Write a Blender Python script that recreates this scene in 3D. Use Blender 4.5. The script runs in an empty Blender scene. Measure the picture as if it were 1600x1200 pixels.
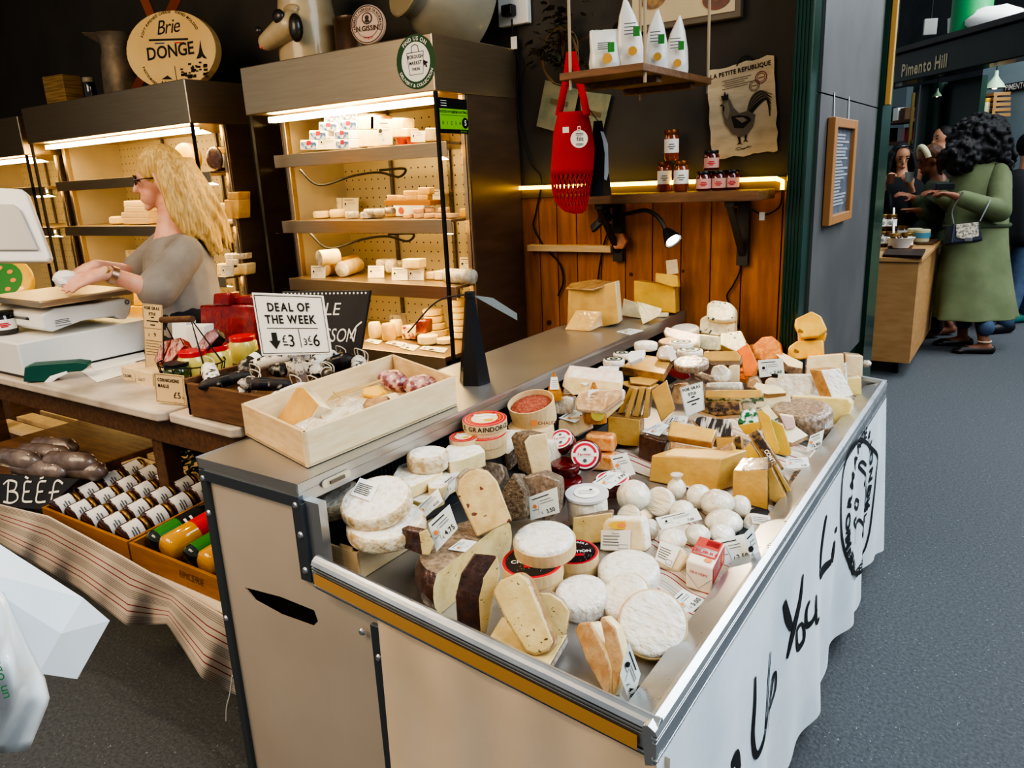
import bpy, bmesh, math, random
from mathutils import Vector as V, Matrix
random.seed(11)
R = math.radians
C = bpy.context.scene.collection
# ---------------------------------------------------------------- camera
F = 1180.0; H = 1.52
_ya, _pi, _ro = R(-34.47), R(-15.31), R(-2.70)
_cy, _sy = math.cos(_ya), math.sin(_ya)
FW = V((_sy*math.cos(_pi), _cy*math.cos(_pi), math.sin(_pi)))
_r0 = V((_cy, -_sy, 0)); _u0 = _r0.cross(FW)
RT = math.cos(_ro)*_r0 + math.sin(_ro)*_u0
UPV = -math.sin(_ro)*_r0 + math.cos(_ro)*_u0
CAM = V((0, 0, H))
cam = bpy.data.cameras.new('camera'); cam.sensor_width = 36; cam.lens = F*36/1600; cam.clip_start = .02
co = bpy.data.objects.new('camera', cam); C.objects.link(co)
m = Matrix((RT, UPV, -FW)).transposed().to_4x4(); m.translation = CAM; co.matrix_world = m
bpy.context.scene.camera = co
def ray(px, py): return FW + (px-800)/F*RT - (py-600)/F*UPV
def at(px, py, x=None, y=None, z=None):
    d = ray(px, py)
    t = (z-H)/d.z if z is not None else (x/d.x if x is not None else y/d.y)
    return CAM + d*t
def atd(px, py, dep): return CAM + ray(px, py)*dep
def onplane(px, py, p, n):
    d = ray(px, py); return CAM + d*((p-CAM).dot(n)/d.dot(n))
def mpp(p): return (p-CAM).dot(FW)/F
def D(px, py, h=0.0):          # a point of the sloping chiller deck (plus h)
    d = ray(px, py); n = V((.1, 0, 1)); t = (.6275+h - H)/d.dot(n); return CAM + d*t
UP = V((0, 0, 1)); NX = V((1, 0, 0)); NY = V((0, -1, 0)); FR = V((.5, -.866, 0))
def nrm(x, y, z): return V((x, y, z)).normalized()
def basis(n):
    n = n.normalized()
    u = UP.cross(n)
    if u.length < 1e-3: u = V((1, 0, 0))
    u.normalize(); return u, n.cross(u), n
# ---------------------------------------------------------------- materials
def new_mat(name):
    mt = bpy.data.materials.new(name); mt.use_nodes = True
    nt = mt.node_tree; return mt, nt, nt.nodes['Principled BSDF']
def N(nt, t, **k):
    n = nt.nodes.new(t)
    for a, b in k.items(): setattr(n, a, b)
    return n
def c4(c): return (c[0], c[1], c[2], 1)
def hx(s):   # sRGB hex -> linear
    v = [int(s[i:i+2], 16)/255 for i in (0, 2, 4)]
    return tuple(x/12.92 if x <= .04045 else ((x+.055)/1.055)**2.4 for x in v)
NSM = 1.0; BD = .004
def mat(name, col, rough=.5, metal=0, col2=None, ns=8, lo=.4, hi=.62, stretch=(1, 1, 1), bump=0, bs=60, bstretch=None, bdet=4,
        coat=0, emit=0, trans=0, sss=0, speck=None, rot=(0, 0, 0), rvar=0, ior=1.45, det=5, alpha=1):
    if isinstance(col, str): col = hx(col)
    if isinstance(col2, str): col2 = hx(col2)
    mt, nt, b = new_mat(name); L = nt.links.new
    b.inputs['Base Color'].default_value = c4(col); b.inputs['Roughness'].default_value = rough
    b.inputs['Metallic'].default_value = metal; b.inputs['IOR'].default_value = ior
    b.inputs['Coat Weight'].default_value = coat; b.inputs['Coat Roughness'].default_value = .08
    b.inputs['Alpha'].default_value = alpha
    b.inputs['Transmission Weight'].default_value = trans
    if sss: b.inputs['Subsurface Weight'].default_value = sss; b.inputs['Subsurface Radius'].default_value = (.01, .006, .003)
    if emit: b.inputs['Emission Color'].default_value = c4(col); b.inputs['Emission Strength'].default_value = emit
    tc = N(nt, 'ShaderNodeTexCoord'); mp = N(nt, 'ShaderNodeMapping')
    mp.inputs['Scale'].default_value = stretch; mp.inputs['Rotation'].default_value = rot; L(tc.outputs['Object'], mp.inputs['Vector'])
    out = None
    if col2 is not None:
        no = N(nt, 'ShaderNodeTexNoise'); no.inputs['Scale'].default_value = ns*NSM; no.inputs['Detail'].default_value = det
        L(mp.outputs[0], no.inputs['Vector'])
        cr = N(nt, 'ShaderNodeValToRGB'); cr.color_ramp.elements[0].position = lo; cr.color_ramp.elements[1].position = hi
        cr.color_ramp.elements[0].color = c4(col); cr.color_ramp.elements[1].color = c4(col2)
        L(no.outputs['Fac'], cr.inputs[0]); out = cr.outputs[0]
    if speck:
        sc, scale, thr = speck
        if isinstance(sc, str): sc = hx(sc)
        vo = N(nt, 'ShaderNodeTexVoronoi'); vo.inputs['Scale'].default_value = scale
        nz = N(nt, 'ShaderNodeTexNoise'); nz.inputs['Scale'].default_value = scale*.9
        ad = N(nt, 'ShaderNodeMixRGB', blend_type='ADD'); ad.inputs[0].default_value = .03
        L(tc.outputs['Object'], nz.inputs['Vector']); L(tc.outputs['Object'], ad.inputs[1]); L(nz.outputs['Color'], ad.inputs[2]); L(ad.outputs[0], vo.inputs['Vector'])
        lt = N(nt, 'ShaderNodeMath', operation='LESS_THAN'); lt.inputs[1].default_value = thr
        L(vo.outputs['Distance'], lt.inputs[0])
        gt = N(nt, 'ShaderNodeMath', operation='GREATER_THAN'); gt.inputs[1].default_value = .5
        sp = N(nt, 'ShaderNodeSeparateColor'); L(vo.outputs['Color'], sp.inputs[0]); L(sp.outputs[0], gt.inputs[0])
        mu = N(nt, 'ShaderNodeMath', operation='MULTIPLY'); L(lt.outputs[0], mu.inputs[0]); L(gt.outputs[0], mu.inputs[1])
        mx = N(nt, 'ShaderNodeMixRGB'); L(mu.outputs[0], mx.inputs[0])
        if out: L(out, mx.inputs[1])
        else: mx.inputs[1].default_value = c4(col)
        mx.inputs[2].default_value = c4(sc); out = mx.outputs[0]
    if out: L(out, b.inputs['Base Color'])
    if bump or rvar:
        m2 = N(nt, 'ShaderNodeMapping'); m2.inputs['Scale'].default_value = bstretch or stretch; m2.inputs['Rotation'].default_value = rot
        L(tc.outputs['Object'], m2.inputs['Vector'])
        nb = N(nt, 'ShaderNodeTexNoise'); nb.inputs['Scale'].default_value = bs; nb.inputs['Detail'].default_value = bdet
        L(m2.outputs[0], nb.inputs['Vector'])
        if bump:
            bp = N(nt, 'ShaderNodeBump'); bp.inputs['Strength'].default_value = bump; bp.inputs['Distance'].default_value = BD
            L(nb.outputs['Fac'], bp.inputs['Height']); L(bp.outputs[0], b.inputs['Normal'])
            if coat: L(bp.outputs[0], b.inputs['Coat Normal'])
        if rvar:
            mr = N(nt, 'ShaderNodeMapRange'); mr.inputs['To Min'].default_value = max(.02, rough-rvar); mr.inputs['To Max'].default_value = rough+rvar
            L(nb.outputs['Fac'], mr.inputs[0]); L(mr.outputs[0], b.inputs['Roughness'])
    return mt
def film(name, col, col2=None, **k):   # cheese under stretched plastic film: wet creased coat
    k.setdefault('bump', .7); k.setdefault('bs', 60); k.setdefault('bstretch', (1, 1.6, .5)); k.setdefault('rough', .45)
    return mat(name, col, coat=1.0, col2=col2, **k)
def stripes(name, axis, freq, ramp, rough=.85, bump=.2, warp=0, base=None):
    mt, nt, b = new_mat(name); L = nt.links.new
    tc = N(nt, 'ShaderNodeTexCoord'); sx = N(nt, 'ShaderNodeSeparateXYZ'); L(tc.outputs['UV' if axis == 'V' else 'Object'], sx.inputs[0])
    mu = N(nt, 'ShaderNodeMath', operation='MULTIPLY'); mu.inputs[1].default_value = freq; L(sx.outputs[1 if axis == 'V' else 'XYZ'.index(axis)], mu.inputs[0])
    fr = N(nt, 'ShaderNodeMath', operation='FRACT'); L(mu.outputs[0], fr.inputs[0])
    cr = N(nt, 'ShaderNodeValToRGB'); cr.color_ramp.interpolation = 'CONSTANT'; e = cr.color_ramp.elements
    e[0].position = 0; e[0].color = c4(hx(ramp[0][1])); e[1].position = ramp[1][0]; e[1].color = c4(hx(ramp[1][1]))
    for p, c in ramp[2:]:
        q = e.new(p); q.color = c4(hx(c))
    L(fr.outputs[0], cr.inputs[0]); L(cr.outputs[0], b.inputs['Base Color']); b.inputs['Roughness'].default_value = rough
    b.inputs['Specular IOR Level'].default_value = .15
    nb = N(nt, 'ShaderNodeTexNoise'); nb.inputs['Scale'].default_value = 30; L(tc.outputs['Object'], nb.inputs['Vector'])
    bp = N(nt, 'ShaderNodeBump'); bp.inputs['Strength'].default_value = bump; bp.inputs['Distance'].default_value = .006
    L(nb.outputs['Fac'], bp.inputs['Height']); L(bp.outputs[0], b.inputs['Normal'])
    return mt
# ---------------------------------------------------------------- mesh builder
WL = {}
def setp(o, label=None, cat=None, group=None, kind=None):
    if label: o['label'] = label
    if cat: o['category'] = cat
    if group: o['group'] = group
    if kind: o['kind'] = kind
    return o
class MB:
    def __init__(s): s.v = []; s.f = []; s.m = []
    def add(s, vs, fs, mi=0):
        o = len(s.v); s.v += [V(a) for a in vs]; s.f += [tuple(i+o for i in f) for f in fs]
        s.m += [mi]*len(fs) if isinstance(mi, int) else list(mi); return s
    def box(s, c, size, rz=0, mi=0, rot=None):
        a, b, d = [q/2 for q in size]; c = V(c)
        M = rot if rot is not None else Matrix.Rotation(rz, 3, 'Z')
        vs = [c + M @ V((x*a, y*b, z*d)) for x in (-1, 1) for y in (-1, 1) for z in (-1, 1)]
        return s.add(vs, [(0, 1, 3, 2), (4, 6, 7, 5), (0, 4, 5, 1), (2, 3, 7, 6), (0, 2, 6, 4), (1, 5, 7, 3)], mi)
    def bx(s, lo, hi, mi=0):
        return s.box([(a+b)/2 for a, b in zip(lo, hi)], [abs(b-a) for a, b in zip(lo, hi)], 0, mi)
    def prism(s, pts, vec, mi=0, side=None, back=None, bscale=1.0):
        pts = [V(p) for p in pts]; n = len(pts); vec = V(vec)
        nn = V((0, 0, 0))
        for i in range(n): nn += pts[i].cross(pts[(i+1) % n])
        if nn.dot(vec) > 0: pts = pts[::-1]; side = [side[(n-2-i) % n] for i in range(n)] if isinstance(side, list) else side
        c = sum(pts, V())/n
        bk = [c + (p-c)*bscale + vec for p in pts]
        sd = side if isinstance(side, list) else [mi if side is None else side]*n
        s.add(pts+bk, [tuple(range(n))] + [(i, i+n, (i+1) % n+n, (i+1) % n) for i in range(n)] + [tuple(range(2*n-1, n-1, -1))],
              [mi]+sd+[mi if back is None else back]); return s
    def frust(s, p0, r0, p1, r1, seg=16, mi=0, caps=True):
        p0 = V(p0); p1 = V(p1); u, w, n = basis(p1-p0)
        vs = []
        for p, r in ((p0, r0), (p1, r1)):
            for k in range(seg):
                a = 2*math.pi*k/seg; vs.append(p + (u*math.cos(a)+w*math.sin(a))*r)
        fs = [(k, (k+1) % seg, (k+1) % seg+seg, k+seg) for k in range(seg)]
        if caps: fs += [tuple(range(seg-1, -1, -1)), tuple(range(seg, 2*seg))]
        return s.add(vs, fs, mi)
    def lathe(s, base, axis, prof, seg=28, mis=None, sq=(1, 1), u=None):   # prof: (radius, height) list
        base = V(base); a_, b_, n = basis(V(axis))
        if u is not None: a_ = V(u).normalized(); b_ = n.cross(a_)
        vs = []; fs = []; mm = []
        for r, h in prof:
            for k in range(seg):
                a = 2*math.pi*k/seg; vs.append(base + (a_*math.cos(a)*sq[0]+b_*math.sin(a)*sq[1])*max(r, 1e-5) + n*h)
        for i in range(len(prof)-1):
            for k in range(seg):
                fs.append((i*seg+k, i*seg+(k+1) % seg, (i+1)*seg+(k+1) % seg, (i+1)*seg+k)); mm.append(mis[i] if mis else 0)
        fs.append(tuple(range(seg-1, -1, -1))); mm.append(mis[0] if mis else 0)
        t = (len(prof)-1)*seg; fs.append(tuple(range(t, t+seg))); mm.append(mis[-1] if mis else 0)
        return s.add(vs, fs, mm)
    def tube(s, pts, r, seg=8, mi=0):
        pts = [V(p) for p in pts]; rs = r if isinstance(r, (list, tuple)) else [r]*len(pts)
        vs = []; up = None
        for i, p in enumerate(pts):
            t = (pts[min(i+1, len(pts)-1)]-pts[max(i-1, 0)]).normalized()
            if up is None: up = basis(t)[0]
            up = (up - t*up.dot(t))
            if up.length < 1e-4: up = basis(t)[0]
            up.normalize(); w = t.cross(up)
            for k in range(seg):
                a = 2*math.pi*k/seg; vs.append(p + (up*math.cos(a)+w*math.sin(a))*rs[i])
        fs = []
        for i in range(len(pts)-1):
            for k in range(seg): fs.append((i*seg+k, i*seg+(k+1) % seg, (i+1)*seg+(k+1) % seg, (i+1)*seg+k))
        fs += [tuple(range(seg-1, -1, -1)), tuple(range((len(pts)-1)*seg, len(pts)*seg))]
        return s.add(vs, fs, mi)
    def ball(s, c, r, seg=18, ring=10, mi=0, M=None, noise=0):
        c = V(c); r = (r, r, r) if not isinstance(r, (tuple, list)) else r
        vs = []
        for i in range(ring+1):
            t = math.pi*i/ring
            for k in range(seg):
                a = 2*math.pi*k/seg
                q = V((r[0]*math.sin(t)*math.cos(a), r[1]*math.sin(t)*math.sin(a), r[2]*math.cos(t)))
                if noise: q *= 1+random.uniform(-noise, noise)*(0 < i < ring)
                if M is not None: q = M @ q
                vs.append(c+q)
        fs = []
        for i in range(ring):
            for k in range(seg): fs.append((i*seg+k, (i+1)*seg+k, (i+1)*seg+(k+1) % seg, i*seg+(k+1) % seg))
        return s.add(vs, fs, mi)
    def grid(s, fn, nu, nv, mi=0):
        vs = [fn(i/nu, j/nv) for j in range(nv+1) for i in range(nu+1)]; w = nu+1
        fs = [(j*w+i, j*w+i+1, (j+1)*w+i+1, (j+1)*w+i) for j in range(nv) for i in range(nu)]
        mm = [mi(i, j) for j in range(nv) for i in range(nu)] if callable(mi) else mi
        return s.add(vs, fs, mm)
    def strip(s, pts, w, n, mi=0, off=.0012):      # a flat ribbon along pts on a surface of normal n
        pts = [V(p)+n*off for p in pts]; ws = w if isinstance(w, (list, tuple)) else [w]*len(pts); vs = []
        for i, p in enumerate(pts):
            t = (pts[min(i+1, len(pts)-1)]-pts[max(i-1, 0)]); q = n.cross(t); q = q.normalized() if q.length > 1e-9 else V((0, 0, 1))
            vs += [p+q*ws[i]/2, p-q*ws[i]/2]
        return s.add(vs, [(2*i, 2*i+1, 2*i+3, 2*i+2) for i in range(len(pts)-1)], mi)
    def build(s, name, mats, parent=None, label=None, cat=None, group=None, kind=None, smooth=None, bevel=0, sub=0, rotz=0, uv=None, solid=0, fix=True):
        me = bpy.data.meshes.new(name)
        xs = [p.x for p in s.v]; ys = [p.y for p in s.v]; zs = [p.z for p in s.v]
        org = V(((min(xs)+max(xs))/2, (min(ys)+max(ys))/2, min(zs)))
        me.from_pydata([p-org for p in s.v], [], s.f)
        for mt in (mats if isinstance(mats, (list, tuple)) else [mats]): me.materials.append(mt)
        me.polygons.foreach_set('material_index', s.m)
        if uv:
            ul = me.uv_layers.new(name='uv')
            for lp in me.loops: ul.data[lp.index].uv = uv[lp.vertex_index]
        if fix:
            bm = bmesh.new(); bm.from_mesh(me); bmesh.ops.remove_doubles(bm, verts=bm.verts, dist=1e-6) if not uv else None
            bmesh.ops.recalc_face_normals(bm, faces=bm.faces); bm.to_mesh(me); bm.free()
        if smooth is not None:
            me.polygons.foreach_set('use_smooth', [True]*len(me.polygons))
            me.set_sharp_from_angle(angle=R(smooth))
        o = bpy.data.objects.new(name, me); C.objects.link(o)
        if parent is not None: o.parent = parent; o.location = org - WL[parent.name]
        else: o.location = org
        WL[o.name] = org
        if solid: md = o.modifiers.new('solid', 'SOLIDIFY'); md.thickness = solid; md.offset = 0
        if bevel: md = o.modifiers.new('bevel', 'BEVEL'); md.width = bevel; md.segments = 2; md.limit_method = 'ANGLE'; md.angle_limit = R(35)
        if sub: md = o.modifiers.new('sub', 'SUBSURF'); md.levels = sub; md.render_levels = sub
        return setp(o, label, cat, group, kind)
def thing(name, loc, label, cat, group=None):
    o = bpy.data.objects.new(name, None); C.objects.link(o); o.location = loc; o.empty_display_size = .05
    WL[o.name] = V(loc); return setp(o, label, cat, group)
def dup(root, loc, rz=0, label=None, group=None):
    r = root.copy(); C.objects.link(r); r.location = loc; r.rotation_euler[2] = rz; WL[r.name] = V(loc)
    setp(r, label, None, group)
    for ch in root.children:
        c = ch.copy(); C.objects.link(c); c.parent = r
        for g in ch.children:
            d = g.copy(); C.objects.link(d); d.parent = c
    return r
# voxel-merged flesh: one continuous surface from capsules and ellipsoids
def cap(mb, p0, r0, p1, r1):
    p0 = V(p0); p1 = V(p1); mb.frust(p0, r0, p1, r1, 14); mb.ball(p0, r0*.995, 14, 8); mb.ball(p1, r1*.995, 14, 8)
def fuse(mb, name, mats, parent, voxel, smooth=4, **k):
    tmp = mb.build('tmp', mats, None, fix=False)
    md = tmp.modifiers.new('r', 'REMESH'); md.mode = 'VOXEL'; md.voxel_size = voxel
    if smooth: ms = tmp.modifiers.new('s', 'SMOOTH'); ms.iterations = smooth; ms.factor = .5
    dg = bpy.context.evaluated_depsgraph_get(); me = bpy.data.meshes.new_from_object(tmp.evaluated_get(dg)); me.name = name
    me.polygons.foreach_set('use_smooth', [True]*len(me.polygons))
    org = tmp.location.copy(); bpy.data.objects.remove(tmp)
    o = bpy.data.objects.new(name, me); C.objects.link(o); WL[o.name] = org
    if not me.materials: me.materials.append(mats if not isinstance(mats, (list, tuple)) else mats[0])
    if parent is not None: o.parent = parent; o.location = org-WL[parent.name]
    else: o.location = org
    return setp(o, **k)
# ---------------------------------------------------------------- lettering
_G = {}
def glyph(ch, bold):
    if (ch, bold) in _G: return _G[(ch, bold)]
    cu = bpy.data.curves.new('g', 'FONT'); cu.body = ch; cu.size = 1; cu.offset = bold; cu.resolution_u = 3
    o = bpy.data.objects.new('g', cu); C.objects.link(o); bpy.context.view_layer.update()
    me = bpy.data.meshes.new_from_object(o.evaluated_get(bpy.context.evaluated_depsgraph_get()))
    g = ([v.co.copy() for v in me.vertices], [tuple(p.vertices) for p in me.polygons])
    bpy.data.objects.remove(o); bpy.data.curves.remove(cu); bpy.data.meshes.remove(me)
    x0 = min((v.x for v in g[0]), default=0); x1 = max((v.x for v in g[0]), default=.25)
    _G[(ch, bold)] = (g[0], g[1], x0, x1); return _G[(ch, bold)]
def text(mb, s, o, u, w, size, bold=.0, sp=.09, slant=0, sx=1.0, align='c', mi=0, off=.0014):
    u = V(u).normalized(); w = V(w).normalized(); n = u.cross(w)
    adv = []
    for ch in s:
        if ch == ' ': adv.append((None, .3)); continue
        g = glyph(ch, bold); adv.append((g, g[3]-g[2]+sp))
    tot = sum(a for _, a in adv)*sx*size
    x = {'c': -tot/2, 'l': 0, 'r': -tot}[align]
    for g, a in adv:
        if g: mb.add([V(o)+u*(x+((v.x-g[2])*sx+v.y*slant)*size)+w*(v.y*size)+n*off for v in g[0]], g[1], mi)
        x += a*sx*size
    return mb
def arctext(mb, s, o, u, w, rad, size, mid, bold=0, sp=.12, inside=False, mi=0, off=.0014, sx=1.0):
    u = V(u).normalized(); w = V(w).normalized(); n = u.cross(w)
    adv = [(None, .32) if ch == ' ' else (glyph(ch, bold), glyph(ch, bold)[3]-glyph(ch, bold)[2]+sp) for ch in s]
    tot = sum(a for _, a in adv)*size*sx; sg = 1 if inside else -1
    a0 = R(mid) - sg*tot/2/rad
    for g, a in adv:
        aw = a*size*sx/rad; am = a0+sg*aw/2; a0 += sg*aw
        if not g: continue
        rd = u*math.cos(am)+w*math.sin(am); tg = (-u*math.sin(am)+w*math.cos(am))*sg; ud = -rd if inside else rd
        c = V(o)+rd*rad; cx = (g[3]+g[2])/2
        mb.add([c+tg*((v.x-cx)*size*sx)+ud*(v.y*size)+n*off for v in g[0]], g[1], mi)
    return mb
def disc(mb, c, u, w, r, mi=0, off=.001, seg=32, r2=None, sq=1):
    n = V(u).cross(V(w)).normalized(); c = V(c)+n*off
    P = [c+(V(u)*math.cos(2*math.pi*k/seg)+V(w)*math.sin(2*math.pi*k/seg)*sq)*r for k in range(seg)]
    if r2 is None: return mb.add(P, [tuple(range(seg))], mi)
    Q = [c+(V(u)*math.cos(2*math.pi*k/seg)+V(w)*math.sin(2*math.pi*k/seg)*sq)*r2 for k in range(seg)]
    return mb.add(P+Q, [(k, (k+1) % seg, (k+1) % seg+seg, k+seg) for k in range(seg)], mi)
def smoothline(pts, n=6):
    P = [V(p) for p in pts]; P = [P[0]*2-P[1]]+P+[P[-1]*2-P[-2]]; out = []
    for i in range(1, len(P)-2):
        for k in range(n):
            t = k/n; a, b, c, d = P[i-1], P[i], P[i+1], P[i+2]
            out.append(.5*((2*b)+(c-a)*t+(2*a-5*b+4*c-d)*t*t+(3*b-a-3*c+d)*t**3))
    out.append(P[-2]); return out
# ================================================================ materials
STEEL = mat('steel', 'b8a386', .34, .9, 'bfab8e', 6, .3, .7, (1, 1, 14), bump=.02, bs=120, bstretch=(1, 1, 12), rvar=.04)  # brownish base: warm reflections of the stall are put into the steel colour
STEELX = mat('steel_worktop', 'b2b0ad', .36, .85, 'bcbab7', 3, .3, .7, (1, 1, 1), rvar=.05, bs=12)
STEELD = mat('steel_dark', '6b6660', .35, 1, '807a72', 6, .3, .7, (1, 1, 10), rvar=.06, bs=100)
ALU = mat('aluminium', 'c3c6c8', .3, .85, 'aeb2b5', 6, .35, .7, (1, 1, 1), rvar=.08, bs=30)
ALUP = mat('panel_enamel', 'b9ab99', .45, .2, 'c6b9a8', 3, .3, .75, bump=.03, bs=8, rvar=.06)
BLACK = mat('black_plastic', '15161a', .35, bump=.05, bs=90)
BLACKM = mat('black_matt', '0d0d0e', .75)
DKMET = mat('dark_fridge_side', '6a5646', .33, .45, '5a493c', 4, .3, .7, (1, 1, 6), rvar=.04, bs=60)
GLASS = mat('glass', 'ffffff', .02, trans=1, ior=1.08)
WOODW = mat('pale_plywood', 'd8bd94', .62, 0, 'c9a877', 5, .3, .7, (1.5, 14, 14), bump=.12, bs=40, bstretch=(3, 30, 30))
WOODP = mat('pale_poplar', 'e0cba6', .6, 0, 'd3b98d', 6, .3, .7, (12, 2, 12), bump=.1, bs=40, bstretch=(30, 3, 30))
WOODB = mat('brown_wood', '4e3520', .6, 0, '6e4d30', 5, .3, .7, (12, 2, 12), bump=.3, bs=30, bstretch=(30, 3, 30))
WOODBX = mat('brown_board', '5a3d25', .55, 0, '7a5536', 5, .3, .7, (2, 14, 14), bump=.3, bs=30, bstretch=(3, 30, 30))
WOODT = mat('tan_plywood', 'b98f5f', .5, 0, 'a87c4c', 3, .3, .7, (2, 2, 8), bump=.05, bs=60)
PLANK = mat('orange_planks', 'b8742f', .5, 0, '8a5020', 3.5, .3, .75, (9, 9, 1.1), bump=.35, bs=14, bstretch=(14, 14, 1.5), speck=('4a2a12', 9, .12))
WALLP = mat('wall_paint', '45413a', .8, 0, '3d3933', 2, bump=.06, bs=120)
DARK = mat('dark_void', '141210', .9)
ASPH = mat('asphalt', '474a4d', .82, 0, '5a5d60', 90, .35, .7, bump=.9, bs=110, speck=('8d8f90', 75, .13), bdet=8)
PAINTG = mat('green_gloss_paint', '0f3626', .28, 0, '0a2a1e', 3, bump=.1, bs=5, bstretch=(6, 6, .6), coat=.4)
GREYB = mat('grey_board', '4a4948', .6, 0, '555352', 3, bump=.05, bs=30)
WHITE = mat('white_plastic', 'e4e3de', .35, bump=.02, bs=20)
GREYP = mat('grey_plastic', 'b9b6ae', .4)
PAPER = mat('white_paper', 'eceae2', .7)
CARDM = mat('price_card', 'e3e9e4', .45)
INK = mat('ink', '1c1c1e', .7)
INKG = mat('ink_grey', '5b5f62', .7)
ORANGE = mat('orange_mark', 'e58a4a', .6)
REDM = mat('red_print', 'c3202e', .5)
REDL = mat('red_lid', 'c41f25', .3, coat=.5)
GOLD = mat('gold_print', 'd9a531', .5)
LINEN = mat('white_cloth', 'd3dade', .9, 0, 'c3ccd2', 4, bump=.35, bs=14, bdet=2)
LINENC = mat('cream_cloth', 'e2cdb2', .9, 0, 'd9c2a4', 3, bump=.4, bs=9, bdet=2)
MARBLE = mat('marble', 'cdbfae', .3, 0, '9c8d7c', 5, .45, .7, bump=.03, coat=.1)
CORD = mat('cord_black', '121212', .6)
LED = mat('led_strip', (1.0, .60, .015), .5, emit=8)
TUBE = mat('lamp_tube', (1.0, .74, .34), .5, emit=16)
ROPE = mat('rope', 'a08f76', .9)
def perf_mat():
    mt, nt, b = new_mat('perforated_steel'); L = nt.links.new
    tc = N(nt, 'ShaderNodeTexCoord'); mp = N(nt, 'ShaderNodeMapping'); mp.inputs['Scale'].default_value = (22, 22, 22); L(tc.outputs['Object'], mp.inputs['Vector'])
    fr = N(nt, 'ShaderNodeVectorMath', operation='FRACTION'); L(mp.outputs[0], fr.inputs[0])
    sx = N(nt, 'ShaderNodeSeparateXYZ'); L(fr.outputs[0], sx.inputs[0]); cx = N(nt, 'ShaderNodeCombineXYZ'); L(sx.outputs[0], cx.inputs[0]); L(sx.outputs[2], cx.inputs[1])
    ds = N(nt, 'ShaderNodeVectorMath', operation='DISTANCE'); ds.inputs[1].default_value = (.5, .5, 0); L(cx.outputs[0], ds.inputs[0])
    lt = N(nt, 'ShaderNodeMath', operation='LESS_THAN'); lt.inputs[1].default_value = .09; L(ds.outputs['Value'], lt.inputs[0])
    mx = N(nt, 'ShaderNodeMixRGB'); L(lt.outputs[0], mx.inputs[0]); mx.inputs[1].default_value = c4(hx('c0b69c')); mx.inputs[2].default_value = (.02, .015, .01, 1)
    L(mx.outputs[0], b.inputs['Base Color']); b.inputs['Roughness'].default_value = .42; b.inputs['Metallic'].default_value = .55
    return mt
PERF = perf_mat()
# ================================================================ setting
def struct(mb, name, m_, **k): return mb.build(name, m_, kind='structure', **k)
struct(MB().bx((-9, -4, -.1), (12, 24, 0)), 'floor', ASPH)
struct(MB().bx((-7, 3.0, 0), (-.70, 3.12, 3.4)), 'wall_back', WALLP)
struct(MB().bx((-7.1, .3, 0), (-7, 3.1, 3.4)), 'wall_left', WALLP)
struct(MB().bx((-7.1, .9, 3.35), (-.66, 3.1, 3.45)), 'ceiling', DARK)
pl = MB(); x = -1.96; wd = [.105, .095, .1, .12, .115, .125, .125, .125, .125, .15, .12]
for i, w_ in enumerate(wd):
    x1 = min(x+w_, -.73)
    if x1 - x > .01: pl.bx((x+.002, 2.978, .3), (x1-.002, 3.0, 1.425))
    x += w_
struct(pl, 'wall_planks', PLANK, bevel=.002)
struct(MB().bx((-1.96, 2.972, 1.425), (-.73, 3.0, 1.475)), 'trim_1', mat('ledge_paint', '5a4c38', .7))
# pillar between the stall and the aisle
g = MB()
g.bx((-.735, 2.86, 0), (-.672, 2.98, 3.3))
for k in range(5): g.frust((-.728+k*.012, 2.86, 0), .007, (-.728+k*.012, 2.86, 3.3), .007, 8)
g.bx((-.76, 2.98, 0), (-.735, 3.0, 3.3))
g.bx((-.72, 2.98, 0), (-.675, 4.15, .66))
g.bx((-.9, 4.15, 0), (-.64, 4.42, 3.4))
struct(g, 'wall_pillar', PAINTG)
struct(MB().bx((-.71, 2.975, .62), (-.662, 4.15, 1.755)).bx((-.71, 2.975, 1.76), (-.662, 4.15, 3.3)), 'wall_pillar_board', GREYB)
# yellow led strip along the ledge
led = MB(); led.bx((-1.945, 2.955, 1.462), (-.80, 2.972, 1.478)); led.tube([(-.80, 2.96, 1.47), (-.775, 2.955, 1.46), (-.775, 2.955, 1.43)], .008)
o = led.build('led_strip', LED, label='glowing yellow LED strip along the top of the wooden planks', cat='light strip')
MB().tube(smoothline([(-.775, 2.955, 1.43), (-.78, 2.95, 1.37), (-.83, 2.94, 1.34), (-.88, 2.94, 1.36)]), .003, 6).build('cord', CORD, o)
MB().box((-.84, 2.94, 1.335), (.02, .01, .03)).build('plug', WHITE, o)
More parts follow.
